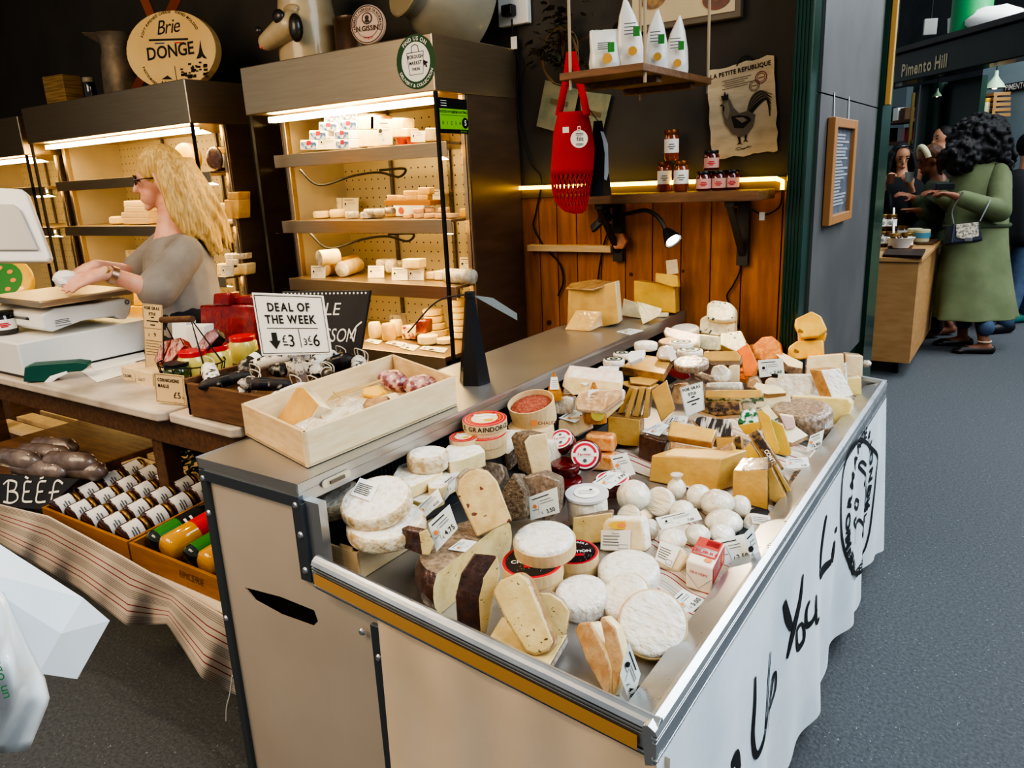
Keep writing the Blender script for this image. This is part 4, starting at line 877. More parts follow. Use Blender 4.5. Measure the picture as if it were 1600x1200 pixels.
wedge('film-wrapped orange-brown cheese behind the foie gras card', [(1047, 618), (1052, 601), (1072, 598), (1080, 610), (1065, 632), (1048, 632)], (1065, 632, .07), N1, .05, (RINDP, RINDP), bev=.006)
# --- comte packs in the centre
wedge('tall brown-rinded comté piece standing left of the biggest block', [(996, 722), (998, 678), (1022, 684), (1040, 690), (1030, 724)], (1030, 724, .012), nrm(-.1, -.98, .15), .07, (RINDB, RINDB, PASTEC), bev=.006)
price_card('price card lying on the tall brown-rinded piece', [(1003, 674), (1030, 660), (1046, 664), (1030, 681)], (1030, 681, .078), nrm(.05, -.3, 1), '')
price_card('price card behind the biggest comté block', [(1040, 662), (1050, 648), (1076, 651), (1072, 664)], (1072, 664, .09), nrm(.1, -.8, .5), '')
BB = nrm(.15, -.98, .12)
wedge('biggest comté block, wide and golden, in the centre of the counter', [(1013, 752), (1018, 711), (1126, 717), (1121, 769), (1040, 757)], (1121, 769, .012), BB, .105, (PASTEC, PASTEC, RINDB), back=1, bev=.004, dirv=nrm(.38, .92, 0))
o = wedge('film-wrapped stack of comté slices on the biggest block, lower layer', [(1046, 702), (1046, 690), (1112, 702), (1145, 690), (1146, 703), (1112, 719)], (1112, 719, .068), nrm(.1, -.85, .5), .05, (RINDT, PASTEC), bev=.004)
wedge('film-wrapped comté slab with pale top on the biggest block, upper layer', [(1043, 680), (1048, 657), (1120, 671), (1112, 691)], (1112, 691, .105), nrm(.05, -.35, 1), .024, (PASTEC, RINDT), bev=.004)
def pack(label, poly, anc, n, dep, m, word=None, pos=None, size=.016, colr=INK, slant=0, **k):
    o = wedge(label, poly, anc, n, dep, m, name='cheese_pack', bev=k.pop('bev', .004), **k)
    if word:
        p0 = D(*anc); n = n.normalized(); a = onplane(pos[0], pos[1], p0, n); c_ = onplane(pos[2], pos[3], p0, n); u = (c_-a).normalized(); v = n.cross(u)
        b = MB(); text(b, word, (a+c_)/2, u, v, size, .03, sx=.8, off=.003); b.build('pack_lettering', colr, o)
    return o
pack('long narrow comté stick in film, topmost of the packs right of the foie gras card', [(1101, 622), (1102, 609), (1190, 608), (1192, 621), (1160, 623)], (1102, 622, .1), nrm(.15, -.9, .5), .03, (PASTEC, CGREEN), dirv=nrm(0, .7, -.7))
pack('brown COMTÉ pack lying below the long stick', [(1085, 640), (1090, 626), (1157, 627), (1158, 648), (1120, 651)], (1120, 651, .06), nrm(.15, -.85, .5), .05, (CPRINT, PASTEC), 'COMTE', (1103, 643, 1143, 644))
pack('dark striped pack with white letters below the COMTÉ pack', [(1080, 655), (1096, 650), (1142, 656), (1146, 682), (1112, 684)], (1112, 684, .03), nrm(.15, -.8, .6), .05, (mat('stripe_pack', '3b3230', .3, 0, 'd9d2c4', 40, .45, .55, (1, .2, .2), coat=.6), PASTEC))
wedge('golden comté piece under the dark striped pack', [(1120, 700), (1118, 684), (1146, 684), (1146, 702)], (1146, 702, .01), BB, .05, (PASTEC, RINDT))
pack('green and white wrapped comté wedge at the centre right', [(1152, 660), (1158, 641), (1178, 637), (1190, 655), (1176, 662)], (1176, 662, .07), nrm(.1, -.6, .8), .02, (CGREEN, CGREEN))
wedge('golden cut face of the green topped comté wedge', [(1153, 664), (1190, 658), (1188, 672), (1165, 680)], (1165, 680, .035), nrm(.2, -.95, .2), .06, (PASTEY, CGREEN))
wedge('golden comté slice with green wrapped tip, left of the leaning pair', [(1183, 644), (1191, 640), (1203, 650), (1219, 705), (1212, 710), (1196, 690)], (1212, 710, .02), nrm(.4, -.9, .2), .035, (PASTEY, CGREEN), name='cheese_slice')
wedge('golden comté slice with green wrapped tip, right of the leaning pair', [(1203, 655), (1224, 664), (1237, 708), (1232, 713), (1216, 710)], (1232, 713, .01), nrm(.25, -.95, .2), .03, (PASTEY, CGREEN), name='cheese_slice')
wedge('pale cream face of a wrapped cheese above the green tipped slices', [(1182, 640), (1200, 633), (1216, 652), (1203, 660)], (1203, 660, .075), nrm(.1, -.7, .7), .03, (PASTEP, CGREEN))
pack('tall narrow COMTÉ strip pack standing at the left of the leaning packs', [(1147, 728), (1147, 683), (1158, 680), (1161, 722)], (1150, 728, .02), nrm(.1, -.95, .25), .03, (CPRINT, PASTEC), 'COMTE', (1155, 722, 1153, 690), .011)
pack('dark brown COMTÉ pack leaning to the right beside the golden wedges', [(1170, 678), (1184, 669), (1226, 732), (1213, 744)], (1213, 744, .02), nrm(.35, -.85, .45), .03, (CPRINT, PASTEC), 'COMTE', (1190, 700, 1212, 733), .016, PAPER)
wedge('golden comté piece between the strip pack and the leaning pack', [(1163, 700), (1172, 691), (1193, 722), (1180, 728), (1164, 726)], (1180, 728, .03), nrm(.2, -.95, .2), .04, (PASTEY, RINDT))
wedge('tall square-cut comté wedge, front one at the right of the biggest block', [(1145, 736), (1199, 734), (1200, 798), (1144, 781)], (1200, 798, .012), nrm(-.05, -.99, .12), .075, (PASTEC, CPRINT), dirv=nrm(-.1, .95, .25), bs=.8)
wedge('leaning comté slice right of the square-cut wedge, nearer one', [(1199, 733), (1206, 730), (1235, 788), (1227, 795), (1201, 780)], (1227, 795, .012), nrm(.2, -.95, .2), .05, (PASTEC, CPRINT), name='cheese_slice')
wedge('leaning comté slice right of the square-cut wedge, outer one', [(1207, 727), (1213, 726), (1246, 781), (1238, 787)], (1238, 787, .012), nrm(.25, -.95, .2), .05, (PASTEC, CPRINT), name='cheese_slice')
pack('flat brown comté pack with script lettering lying at the aisle rail', [(1226, 764), (1240, 735), (1291, 727), (1262, 768)], (1262, 768, .018), nrm(.02, -.06, 1), .014, (CPRINT, RINDT), 'Comte', (1242, 755, 1268, 735), .022, ORANGE)
price_card('price card on the flat brown pack, nearest to the goat cheeses', [(1227, 717), (1262, 714), (1266, 730), (1230, 732)], (1230, 732, .03), nrm(.1, -.5, .85), '3.20')
price_card('price card lying against the rail above the flat brown pack', [(1264, 714), (1273, 703), (1306, 705), (1291, 725)], (1291, 725, .02), nrm(.1, -.2, 1), '2.95')
price_card('price card standing on the striped cloth below the grey-rinded wheel', [(1266, 681), (1288, 671), (1283, 697), (1259, 707)], (1259, 707, .012), nrm(.1, -.9, .4), '2.80')
wedge('white butter-pale slab beside the green tipped slices', [(1229, 690), (1226, 668), (1240, 663), (1263, 680), (1238, 692)], (1238, 692, .02), nrm(.1, -.5, .85), .02, (WHITEB, RINDP))
wedge('pale pink labelled cheese piece standing over the white slab', [(1218, 648), (1240, 651), (1244, 668), (1228, 672)], (1228, 672, .045), N1, .03, (mat('pink_label', 'e7c3bf', .4, coat=.5), PASTEP))
o, p, r = wheel('large grey-rinded wheel wrapped in film near the far aisle side', (1254, 636), .085, 45, .085, nrm(0, -.1, 1), (RINDGF, RINDGF))
wedge('wide pale slab with round holes behind the grey-rinded wheel', [(1236, 640), (1238, 618), (1325, 622), (1332, 630), (1327, 664), (1290, 664)], (1327, 664, .012), nrm(.1, -.97, .2), .09, (PASTEH, PASTEP), bev=.006)
# --- far third
o = wedge('bright-wrapped triangular cheese with foil-white face at the far right', [(1283, 578), (1313, 575), (1335, 618), (1302, 626)], (1302, 626, .075), nrm(.35, -.8, .5), .05, (RINDWF, RINDT), bev=.004, dirv=nrm(-.9, .4, -.1))
wedge('golden block at the far right end, left part of the pair', [(1258, 585), (1262, 556), (1318, 552), (1320, 590), (1290, 592)], (1290, 592, .09), nrm(.2, -.95, .2), .07, (PASTEP, RINDO), bev=.005)
wedge('golden block at the far right end, wrapped part with a twist of film', [(1320, 588), (1320, 553), (1349, 556), (1348, 590)], (1335, 590, .085), nrm(.35, -.93, .1), .06, (PASTEP, RINDP), bev=.005)
MB().ball(D(1354, 568, .12), (.016, .014, .012), 14, 9, noise=.25).build('film_twist', FILMW, None, 'crumpled twist of clear film at the far right block', 'film', smooth=70)
wedge('pale yellow block below the film twist at the far rail', [(1322, 620), (1322, 592), (1346, 590), (1346, 616)], (1335, 620, .03), nrm(.3, -.95, .1), .06, (PASTEH, PASTEP))
price_card('white card seen almost edge on in front of the far golden blocks', [(1316, 570), (1322, 566), (1325, 600), (1319, 592)], (1319, 596, .085), nrm(.85, -.5, .1), '')
o = wedge('folded translucent film mound over pale cheese, far middle', [(1190, 622), (1196, 590), (1225, 582), (1272, 582), (1276, 596), (1262, 622)], (1225, 622, .05), nrm(.15, -.8, .6), .07, (FILMW, FILMW), bev=.012)
wedge('pale wedge with tan rind in front of the film mound, upper one', [(1177, 604), (1182, 597), (1222, 606), (1229, 614), (1200, 616), (1190, 614)], (1200, 616, .1), nrm(.1, -.5, .85), .02, (PASTEP, RINDT))
wedge('pale wedge with tan rind in front of the film mound, lower one', [(1180, 636), (1182, 622), (1234, 616), (1236, 630), (1200, 640)], (1200, 640, .05), nrm(.15, -.85, .5), .05, (PASTEP, FILMW))
wedge('crumbly pale cheese piece left of the film mound', [(1165, 606), (1170, 592), (1184, 588), (1192, 600), (1186, 612)], (1180, 612, .075), N1, .05, (RINDP, RINDG), bev=.008)
price_card('large white card on a black clip standing over the far middle cheeses', [(1184, 563), (1223, 560), (1226, 585), (1187, 590)], (1205, 588, .13), nrm(.2, -.95, .15), '2.60', INK, clip=True)
o = wedge('dark-rinded wedge with white top right of the clipped card', [(1204, 546), (1212, 545), (1255, 566), (1254, 576), (1232, 572)], (1254, 576, .12), nrm(.2, -.5, .85), .04, (PASTEP, RINDGF), bev=.004)
wedge('wrapped rind side of the dark wedge right of the clipped card', [(1232, 586), (1228, 572), (1255, 570), (1256, 584)], (1245, 586, .08), nrm(.3, -.95, .1), .05, (RINDGF, RINDG), bev=.005)
# orange cheeses
halfwheel('orange mimolette half standing by the planks', (1172, 566, .10), (1224, 560, .10), .055, 1.0, (MIMO, MIMOR))
o = wedge('rounded orange mimolette face at the far end, by the plank wall', [(1173, 560), (1176, 540), (1190, 527), (1206, 525), (1218, 535), (1223, 558), (1200, 564)], (1200, 564, .12), nrm(.1, -.95, .3), .05, (MIMOR, MIMO), bev=.004)
wedge('bright orange cheese wedge in front of the mimolette', [(1158, 556), (1150, 548), (1168, 536), (1184, 570), (1175, 588), (1162, 588)], (1170, 588, .09), nrm(.1, -.9, .4), .04, (MIMO, MIMOR))
for i, q in enumerate(([(1154, 580), (1158, 573), (1182, 572), (1180, 582)], [(1155, 592), (1157, 584), (1178, 583), (1176, 595)])):
    wedge(('small orange slab under the bright orange wedge, upper', 'small orange slab under the bright orange wedge, lower')[i], q, (q[3][0], q[3][1], .085-i*.02), nrm(.1, -.8, .6), .04, (MIMO, MIMOR))
# holey yellow blocks stacked by the pillar
def holey(label, poly, anc, n, dep, m=PASTEY):
    o = wedge(label, poly, anc, n, dep, (m, m), bev=.005, name='cheese_block'); return o
HOLE = mat('paste_emmental', 'e6b74c', .4, 0, 'd6a032', 9, bump=.1, bs=50, coat=.3, speck=('8a5f1c', 26, .22))
holey('yellow cheese block, base of the stack by the green pillar', [(1229, 560), (1232, 542), (1246, 532), (1286, 532), (1287, 556), (1250, 562)], (1250, 562, .135), nrm(.15, -.95, .2), .07, HOLE)
holey('yellow slab in the middle of the stack by the green pillar', [(1247, 540), (1246, 520), (1292, 520), (1288, 534), (1262, 541)], (1262, 541, .18), nrm(.15, -.95, .2), .055, HOLE)
holey('yellow holey block tilted on top of the stack by the green pillar', [(1241, 508), (1243, 498), (1268, 486), (1283, 494), (1293, 515), (1280, 526), (1252, 528)], (1252, 528, .22), nrm(.2, -.9, .35), .06, HOLE)
# blue cheeses at the planks
YB = 2.86
def yb(px, py, y): p = at(px, py, y=y); return p.z+.1*p.x-.6275
wedge('tall blue-veined cheese block against the planks, lower part', [(1092, 520), (1094, 498), (1112, 488), (1148, 490), (1147, 522), (1120, 526)], (1120, 526, yb(1120, 526, 2.78)), nrm(.1, -.95, .2), .06, (BLUEC, PASTEB), bev=.006)
wedge('rounded blue-veined cheese on top of the tall block against the planks', [(1103, 500), (1104, 474), (1114, 468), (1140, 472), (1150, 482), (1148, 502), (1128, 504)], (1128, 504, yb(1128, 504, 2.77)), nrm(.1, -.9, .4), .05, (BLUEC, PASTEB), bev=.010)
wedge('blue cheese wedge with a slanted creamy face right of the tall block', [(1124, 538), (1126, 520), (1158, 516), (1171, 544), (1150, 550)], (1150, 550, yb(1150, 550, 2.70)), nrm(.1, -.7, .7), .04, (BLUEC, PASTEY), bev=.005)
wedge('dark-veined blue cheese front below the long brie', [(1088, 541), (1090, 522), (1122, 526), (1122, 548), (1100, 546)], (1100, 546, yb(1100, 546, 2.6)), nrm(.15, -.97, .2), .06, (BLUEC, PASTEB), bev=.004)
wedge('long pale brie bar lying on the blue cheese, near the grille end', [(1036, 518), (1040, 510), (1094, 522), (1092, 536), (1080, 540), (1040, 524)], (1080, 540, yb(1080, 540, 2.55)), nrm(.0, -.6, .8), .03, (BR, PASTEB), bev=.006)
wheel('white brie round at the far end of the worktop, behind the pale brie bar', (1070, 512), yb(1070, 512, 2.76), 22, .03, nrm(0, -.15, 1), (RINDW, RINDWS))
wheel('brown cheese round under the pale brie bar at the grille', (1045, 532), yb(1045, 532, 2.5), 17, .03, nrm(0, -.15, 1), (RINDP, RINDG))
TOPL = [PAPER, mat('dark_green_print', '2c3a2a', .6)]
def smallround(label, c, y, rpx, th=.022, lid=True):
    h = yb(c[0], c[1], y); p = D(c[0], c[1], h); r = rpx*mpp(p); b = MB(); drum(b, p, UP, r, th, 0, 0, .2)
    o = b.build('small_cheese', [RINDW], None, label, 'cheese', 'small white rounds by the grille', smooth=50)
    if lid: b = MB(); u = V((1, 0, 0)); v = V((0, 1, 0)); disc(b, p, u, v, r*.82, 1, .0015, 24, r2=r*.66); disc(b, p, u, v, r*.4, 1, .0015, 16, r2=r*.2); b.build('lid_print', TOPL, o)
smallround('small white round with dark ringed label, right upper one of the rear stack', (1064, 534), 2.42, 19)
smallround('small white round with dark ringed label, right lower one of the rear stack', (1078, 546), 2.38, 20)
smallround('small white round standing alone left of the rear stack', (1009, 535), 2.35, 18, .026, False)
smallround('small white round with dark ringed label nearest to the air grille', (959, 561), 2.12, 17)
smallround('small white round with dark ringed label behind the nearest one at the grille', (972, 551), 2.25, 14)
wheel('brown and white dotted flat cheese in front of the rear small rounds', (1080, 564), yb(1080, 564, 2.25), 27, .022, nrm(0, -.15, 1), (mat('dotted_rind', '6b4f3c', .5, 0, 'e6ddd0', 34, .45, .6, bump=.5, coat=.5), RINDGF))
wedge('silver wrapped roll with a white paper label, left of the dotted flat cheese', [(1022, 556), (1028, 540), (1042, 537), (1058, 548), (1050, 564), (1030, 562)], (1040, 564, yb(1040, 564, 2.25)), nrm(.0, -.85, .5), .05, (FILMW, RINDGF), bev=.012)
wedge('white paper label tag standing on the silver wrapped roll', [(1040, 542), (1050, 540), (1058, 560), (1048, 565)], (1048, 565, yb(1048, 565, 2.2)), nrm(.2, -.9, .4), .002, (PAPER,), name='paper_tag', cat='tag')
wedge('white cake-like goat slice with dark underside by the grille', [(928, 578), (938, 571), (968, 572), (966, 584), (940, 588)], (940, 588, yb(940, 588, 2.0)), nrm(.1, -.55, .8), .02, (RINDW, SLATE), bev=.004)
wedge('white paper parcel behind the square comté block', [(980, 560), (985, 548), (1008, 546), (1004, 558), (985, 566)], (985, 566, yb(985, 566, 2.12)), nrm(.1, -.5, .8), .02, (PAPER, PAPER))
wedge('dark red quince paste block behind the square comté block', [(1043, 586), (1044, 574), (1076, 578), (1080, 590), (1068, 595)], (1068, 595, .085), nrm(.3, -.9, .3), .05, (QUINCE, QUINCE), bev=.004, name='quince_block', cat='quince paste')
wedge('long pale comté bar lying over the wrapped pieces, far middle', [(1098, 558), (1100, 549), (1150, 548), (1158, 556), (1156, 564), (1110, 564)], (1130, 564, yb(1130, 564, 2.3)), nrm(.1, -.8, .6), .035, (PASTEC, RINDT))
wedge('film-wrapped brown piece left of the film bundle, far middle', [(1083, 588), (1086, 577), (1118, 588), (1120, 596), (1106, 596)], (1106, 596, .09), nrm(.1, -.8, .6), .04, (RINDGF, RINDGF), bev=.006)
wedge('creased clear film bundle over a pale wedge, far middle', [(1108, 590), (1112, 572), (1128, 567), (1142, 578), (1138, 594), (1120, 598)], (1120, 598, .085), nrm(.1, -.85, .5), .05, (FILMW, FILMW), bev=.010)
wedge('pale tan cheese piece right of the film bundle', [(1140, 600), (1138, 572), (1156, 568), (1156, 598)], (1148, 600, .06), N1, .05, (PASTEP, RINDP), bev=.005)
wedge('pale wrapped slab under the film bundle, above the long comté stick', [(1100, 606), (1104, 597), (1160, 596), (1158, 608)], (1130, 608, .085), nrm(.1, -.8, .6), .05, (FILMW, FILMW), bev=.006)
wedge('white plastic-wrapped end right of the brown COMTÉ pack', [(1160, 632), (1164, 622), (1182, 632), (1180, 640)], (1172, 640, .08), nrm(.1, -.7, .7), .03, (FILMW, FILMW), bev=.004)
# --- on the steel worktop, far end
WZ = .953
def wt(label, poly, n, dep, m, anc=None, **k):
    a = anc or max(poly, key=lambda q: q[1]); return wedge(label, poly, at(a[0], a[1], z=k.pop('z', WZ)), n, dep, m, **k)
N2 = nrm(.35, -.93, .1)
wt('tall film-wrapped comté block on the worktop at the planks', [(886, 512), (888, 452), (924, 451), (962, 440), (967, 505), (941, 511)], nrm(.3, -.95, .08), .10, (PASTEC, PASTEP), anc=(941, 511), bev=.004)
wt('thin brown slices lying on the tall comté block', [(884, 450), (892, 442), (930, 436), (962, 440), (926, 452)], nrm(0, -.2, 1), .008, (RINDT, RINDT), z=onplane(924, 451, at(941, 511, z=WZ), nrm(.3, -.95, .08)).z+.003, anc=(926, 452), name='cheese_slice')
wt('triangular wrapped wedge in front of the tall comté block', [(921, 518), (940, 486), (942, 509)], nrm(.75, -.65, .1), .105, (RINDP, PASTEC), anc=(921, 518), dirv=nrm(-1, -.06, 0))
wt('big smooth yellow cheese block at the far end of the worktop', [(990, 486), (990, 438), (1054, 446), (1056, 490), (1036, 488)], nrm(.2, -.97, .1), .09, (PASTEY, PASTEC), anc=(1030, 492), bev=.005)
wt('smaller yellow piece on top of the big smooth block', [(1023, 440), (1024, 426), (1058, 430), (1060, 448), (1050, 449)], nrm(.2, -.95, .2), .05, (PASTEY, PASTEY), z=onplane(1040, 443, at(1030, 492, z=WZ), nrm(.2, -.97, .1)).z, anc=(1045, 445), bev=.004)
wedge('small blank wooden price tag standing on the yellow pieces', [(1040, 407), (1058, 405), (1060, 427), (1042, 430)], at(1051, 431, y=at(1030, 492, z=WZ).y+.012), nrm(.2, -.97, .1), .002, (WOODP,), name='price_tag', cat='price card')
wt('pale wrapped cheese wedge, left one in front of the big yellow block', [(970, 493), (974, 466), (993, 472), (1003, 498)], nrm(.1, -.98, .15), .05, (PASTEP, PASTEP), bs=.6)
wt('creased film-wrapped cheese wedge, right one in front of the big yellow block', [(994, 470), (1035, 482), (1030, 494), (1004, 507)], nrm(.35, -.8, .45), .04, (film('pale_wrapped', 'ecd9a8', 'dfc68e', ns=8), PASTEP), bs=.7)
wt('crumb of yellow cheese beside the film-wrapped wedge', [(1026, 496), (1030, 488), (1044, 488), (1042, 495)], nrm(.1, -.9, .3), .02, (PASTEP, PASTEP), bev=.004)
price_card('blank white card lying flat on the worktop before the wedges', [(963, 518), (983, 513), (1006, 516), (985, 523)], at(985, 523, z=.9545), UP, '', group=None)
NSM = 1.0; BD = .004
# ================================================================ left hand marble counter
MZ = .88
def mz(px, py, z=MZ): return at(px, py, z=z)
tb = thing('marble_table', (-2.6, 1.45, 0), 'rough marble topped wooden table beside the cheese counter, holding the scale and jars', 'table')
b = MB(); b.prism([(-3.75, 1.20, MZ-.03), (-2.14, 1.20, MZ-.03), (-2.12, 1.22, MZ-.03), (-2.12, 1.66, MZ-.03), (-3.75, 1.66, MZ-.03)], (0, 0, .03)); b.build('marble_slab', MARBLE, tb, bevel=.006)
b = MB(); b.prism([(-2.115, 1.225, MZ-.035), (-1.80, 1.215, MZ-.035), (-1.78, 1.235, MZ-.035), (-1.78, 1.74, MZ-.035), (-2.115, 1.74, MZ-.035)], (0, 0, .03)); b.build('marble_slab', MARBLE, tb, bevel=.006)
MB().bx((-1.775, 1.26, MZ-.035), (-1.53, 1.78, MZ-.006)).build('marble_slab', MARBLE, tb, bevel=.004)
MB().bx((-3.7, 1.25, MZ-.125), (-1.55, 1.28, MZ-.036)).build('front_apron', WOODB, tb, bevel=.004)
for lx in (-3.6, -2.32, -1.6): MB().bx((lx, 1.27, 0), (lx+.06, 1.33, MZ-.036)).build('leg', WOODB, tb, bevel=.003)
for lx in (-3.6, -1.6): MB().bx((lx, 1.58, 0), (lx+.06, 1.64, MZ-.036)).build('leg', WOODB, tb, bevel=.003)
for k in range(4): MB().bx((-3.7, 1.33+k*.1, .56), (-2.3, 1.40+k*.1, .58)).build('lower_slat', WOODP, tb, bevel=.002)
# scale on its white cash box
BX = -3.02; y0, y1 = mz(15, 588).y, mz(220, 545).y; zt = at(215, 502, x=BX).z
cb = MB().bx((BX-.55, y0, MZ+.012), (BX, y1, zt)).build('cash_drawer', WHITE, None, 'big white cash drawer box under the scale on the marble table', 'cash drawer', bevel=.006)
MB().bx((BX-.54, y0+.01, MZ), (BX-.01, y1-.01, MZ+.012)).build('base', BLACK, cb)
scl = thing('shop_scale', (BX-.25, (y0+y1)/2, zt), 'white shop scale with steel platter on the white cash drawer', 'scale')
sx = BX-.02
P = [at(a, c_, x=sx) for a, c_ in ((64, 493), (85, 482), (150, 474), (192, 465), (206, 470), (203, 490), (198, 499), (188, 499), (180, 494), (130, 501), (100, 512), (82, 519), (68, 513))]
MB().prism(P, (-.42, 0, 0)).build('body', WHITE, scl, bevel=.006)
e0, e1 = P[0], P[11]
b = MB(); b.prism([V((sx-.1, e1.y-.004, e1.z+.018)), V((sx-.30, e1.y-.004, e1.z+.018)), V((sx-.30, e0.y-.004, e0.z-.012)), V((sx-.1, e0.y-.004, e0.z-.012))], (0, -.006, 0)); b.build('display', mat('lcd', '3d4144', .15), scl)
b = MB(); q = at(198, 472, x=sx); disc(b, q, (0, 1, 0), (0, 0, 1), .012, 0, .002, 18); disc(b, q, (0, 1, 0), (0, 0, 1), .009, 1, .003, 18, r2=.006); b.build('button', [GREYP, INK], scl)
b = MB(); q = at(85, 500, x=sx); lines_on(b, lambda u, v: q+V((0, u*.06, -v*.03)), [.1, .3, .5, .8], 0, 1, 0, .0025, NX); b.build('print', INKG, scl)
pz = at(66, 480, x=sx).z; pt0, pt1 = at(66, 480, x=sx).y-.02, at(190, 455, x=sx).y+.03
MB().bx((sx-.42, pt0, pz), (sx+.03, pt1, pz+.025)).build('platter', STEEL, scl, bevel=.005)
MB().bx((sx-.25, pt0+.15, zt+.05), (sx-.15, pt1-.15, pz)).build('platter_stem', GREYP, scl)
# till screen seen from behind
ts = thing('till_screen', at(20, 590, x=-3.25), 'grey-white back of a tilted till screen at the left edge', 'screen')
n_ = nrm(.75, -.6, .25); P = [onplane(a, c_, at(40, 400, x=-3.25), n_) for a, c_ in ((-60, 290), (34, 295), (42, 303), (79, 403), (74, 409), (-60, 409))]
MB().prism(P, -n_*.05).build('housing', WHITE, ts, bevel=.008)
P = [onplane(a, c_, at(40, 400, x=-3.25), n_)+n_*.004 for a, c_ in ((-60, 318), (22, 320), (34, 330), (62, 392), (-60, 392))]
MB().prism(P, n_*.01).build('rear_cover', GREYP, ts, bevel=.006)
MB().tube([at(-30, 400, x=-3.30), at(-25, 480, x=-3.30), at(-20, 520, x=-3.30)], .03, 10).build('stand', WHITE, ts)
# rolled things by the scale
o, p, r = zwheel('yellow cheese wheel with a green sunflower label behind the scale platter', (-8, 440), 1.16, 52, .05, nrm(.6, -.55, .75), (PASTEY, PASTEY), name='cheese_round')
b0_ = o; MB().bx((p.x-.16, p.y-.06, 0), (p.x+.02, p.y+.08, p.z-.05)).build('wooden_stand', WOODB, None, 'tall brown wooden stand under the sunflower-labelled cheese wheel', 'stand', bevel=.004)
b = MB(); u = nrm(.68, .73, 0); ax = nrm(.6, -.55, .75); u = (u-ax*u.dot(ax)).normalized(); w = ax.cross(u); disc(b, p, u, w, r*.75, 0, .002, 24)
for k in range(9): a = k*.7; disc(b, p+u*math.cos(a)*r*.5+w*math.sin(a)*r*.5, u, w, r*.08, 1, .003, 10)
b.build('label_disc', [mat('leaf_green', '2f7a34', .5), ORANGE], o)
def jar(label, loc, r, hgt, mglass, mlid, mlabel=None, rot=None, name='jar', cat='jar', group=None, lid_h=.012, belly=1.0, lab=(.25, .7), txt=None):
    t = thing(name, loc, label, cat, group); M = rot or Matrix.Identity(3); ax = M @ UP; L = V(loc)
    b = MB(); b.lathe(L, ax, [(r*.85, 0), (r*belly, hgt*.08), (r*belly, hgt*.5), (r*.98, hgt*.75), (r*.8, hgt*.86), (r*.8, hgt-lid_h)], 22); b.build('glass', mglass, t, smooth=50)
    b = MB(); b.lathe(L+ax*(hgt-lid_h), ax, [(r*.86, 0), (r*.9, .002), (r*.9, lid_h-.002), (r*.86, lid_h)], 22); b.build('lid', mlid, t, smooth=40)
    if mlabel:
        u0 = M @ V((1, 0, 0)); b = MB(); vd = CAM-L; vd = vd-ax*vd.dot(ax); vd.normalize(); u_ = ax.cross(vd)
        def fn(i, j): a = (i-.5)*2.2; return L+(vd*math.cos(a)+u_*math.sin(a))*(r*belly+.0012)+ax*hgt*(lab[0]+(lab[1]-lab[0])*j)
        b.grid(fn, 10, 1, 0)
        for k, w2 in ((.62, .5), (.45, .7), (.3, .4)): b.strip([L+(vd*math.cos(a)+u_*math.sin(a))*(r*belly+.002)+ax*hgt*(lab[0]+(lab[1]-lab[0])*k) for a in [(-.5+i/5)*w2*1.3 for i in range(6)]], r*.1, vd, 1, .0005)
        b.build('label', [mlabel, REDM if txt == 'r' else INKG], t)
    return t
MUST = mat('mustard', 'c7bb62', .25, 0, coat=.8); DKJ = mat('dark_glass', '1c1410', .08, coat=1); GREENJ = mat('gherkin_jar', '2a331a', .1, 0, '4c5a22', 60, coat=1)
jar('dark jar with a red and white label at the left edge beside the scale', at(10, 522, z=zt), .045, .09, DKJ, BLACK, PAPER, txt='r')
# stapler like green tape tool, papers, card boxes
p0 = mz(60, 598)
P = [onplane(a, c_, p0, nrm(.7, -.7, .1)) for a, c_ in ((36, 597), (38, 574), (48, 570), (118, 565), (136, 567), (137, 573), (128, 580), (105, 582), (92, 583), (76, 597))]
o = MB().prism(P, nrm(-.7, .7, 0)*.05).build('tape_tool', mat('tool_green', '0d4a3e', .4), None, 'dark green and white handheld tool lying on the marble table', 'tool', bevel=.004)
P = [onplane(a, c_, p0+nrm(.7, -.7, 0)*.003, nrm(.7, -.7, .1)) for a, c_ in ((68, 598), (78, 588), (104, 580), (106, 584), (90, 591), (80, 598))]
MB().prism(P, nrm(-.7, .7, 0)*.055).build('handle', WHITE, o, bevel=.003)
for i, (q, l) in enumerate((([(125, 580), (200, 562), (232, 575), (152, 598)], 'sheet of white paper on the marble beside the green tool, lower'), ([(140, 570), (224, 548), (228, 562), (150, 582)], 'white paper under the cash drawer corner on the marble'))):
    MB().prism([mz(a, c_)+UP*(.001+i*.002) for a, c_ in q], (0, 0, .0012)).build('paper_sheet', PAPER, None, l, 'paper')
for i, q in enumerate(([(188, 572), (210, 578), (212, 600), (192, 593)], [(210, 578), (238, 584), (240, 606), (213, 600)])):
    o = wedge(('small cream carton, left one in front of the foie gras card', 'small cream carton, right one beside the wire basket')[i], q, mz(*q[3]), nrm(.15, -1, .05), .09, (WOODP, WOODP), name='carton', cat='carton', bev=.002)
    b = MB(); n_ = nrm(.15, -1, .05); text(b, ('CREME', 'SALT')[i], onplane(q[0][0]+12, q[0][1]+17, mz(*q[3]), n_), V((1, .15, 0)), UP, .014, .01); b.build('carton_print', INKG, o)
menu_card('tall tan FOIE GRAS ETUI card standing behind the wire basket on the marble', [(222, 474), (253, 477), (257, 590), (228, 586)], mz(228, 590), nrm(.3, -.95, .08), mat('kraft_card', 'cdb183', .7))
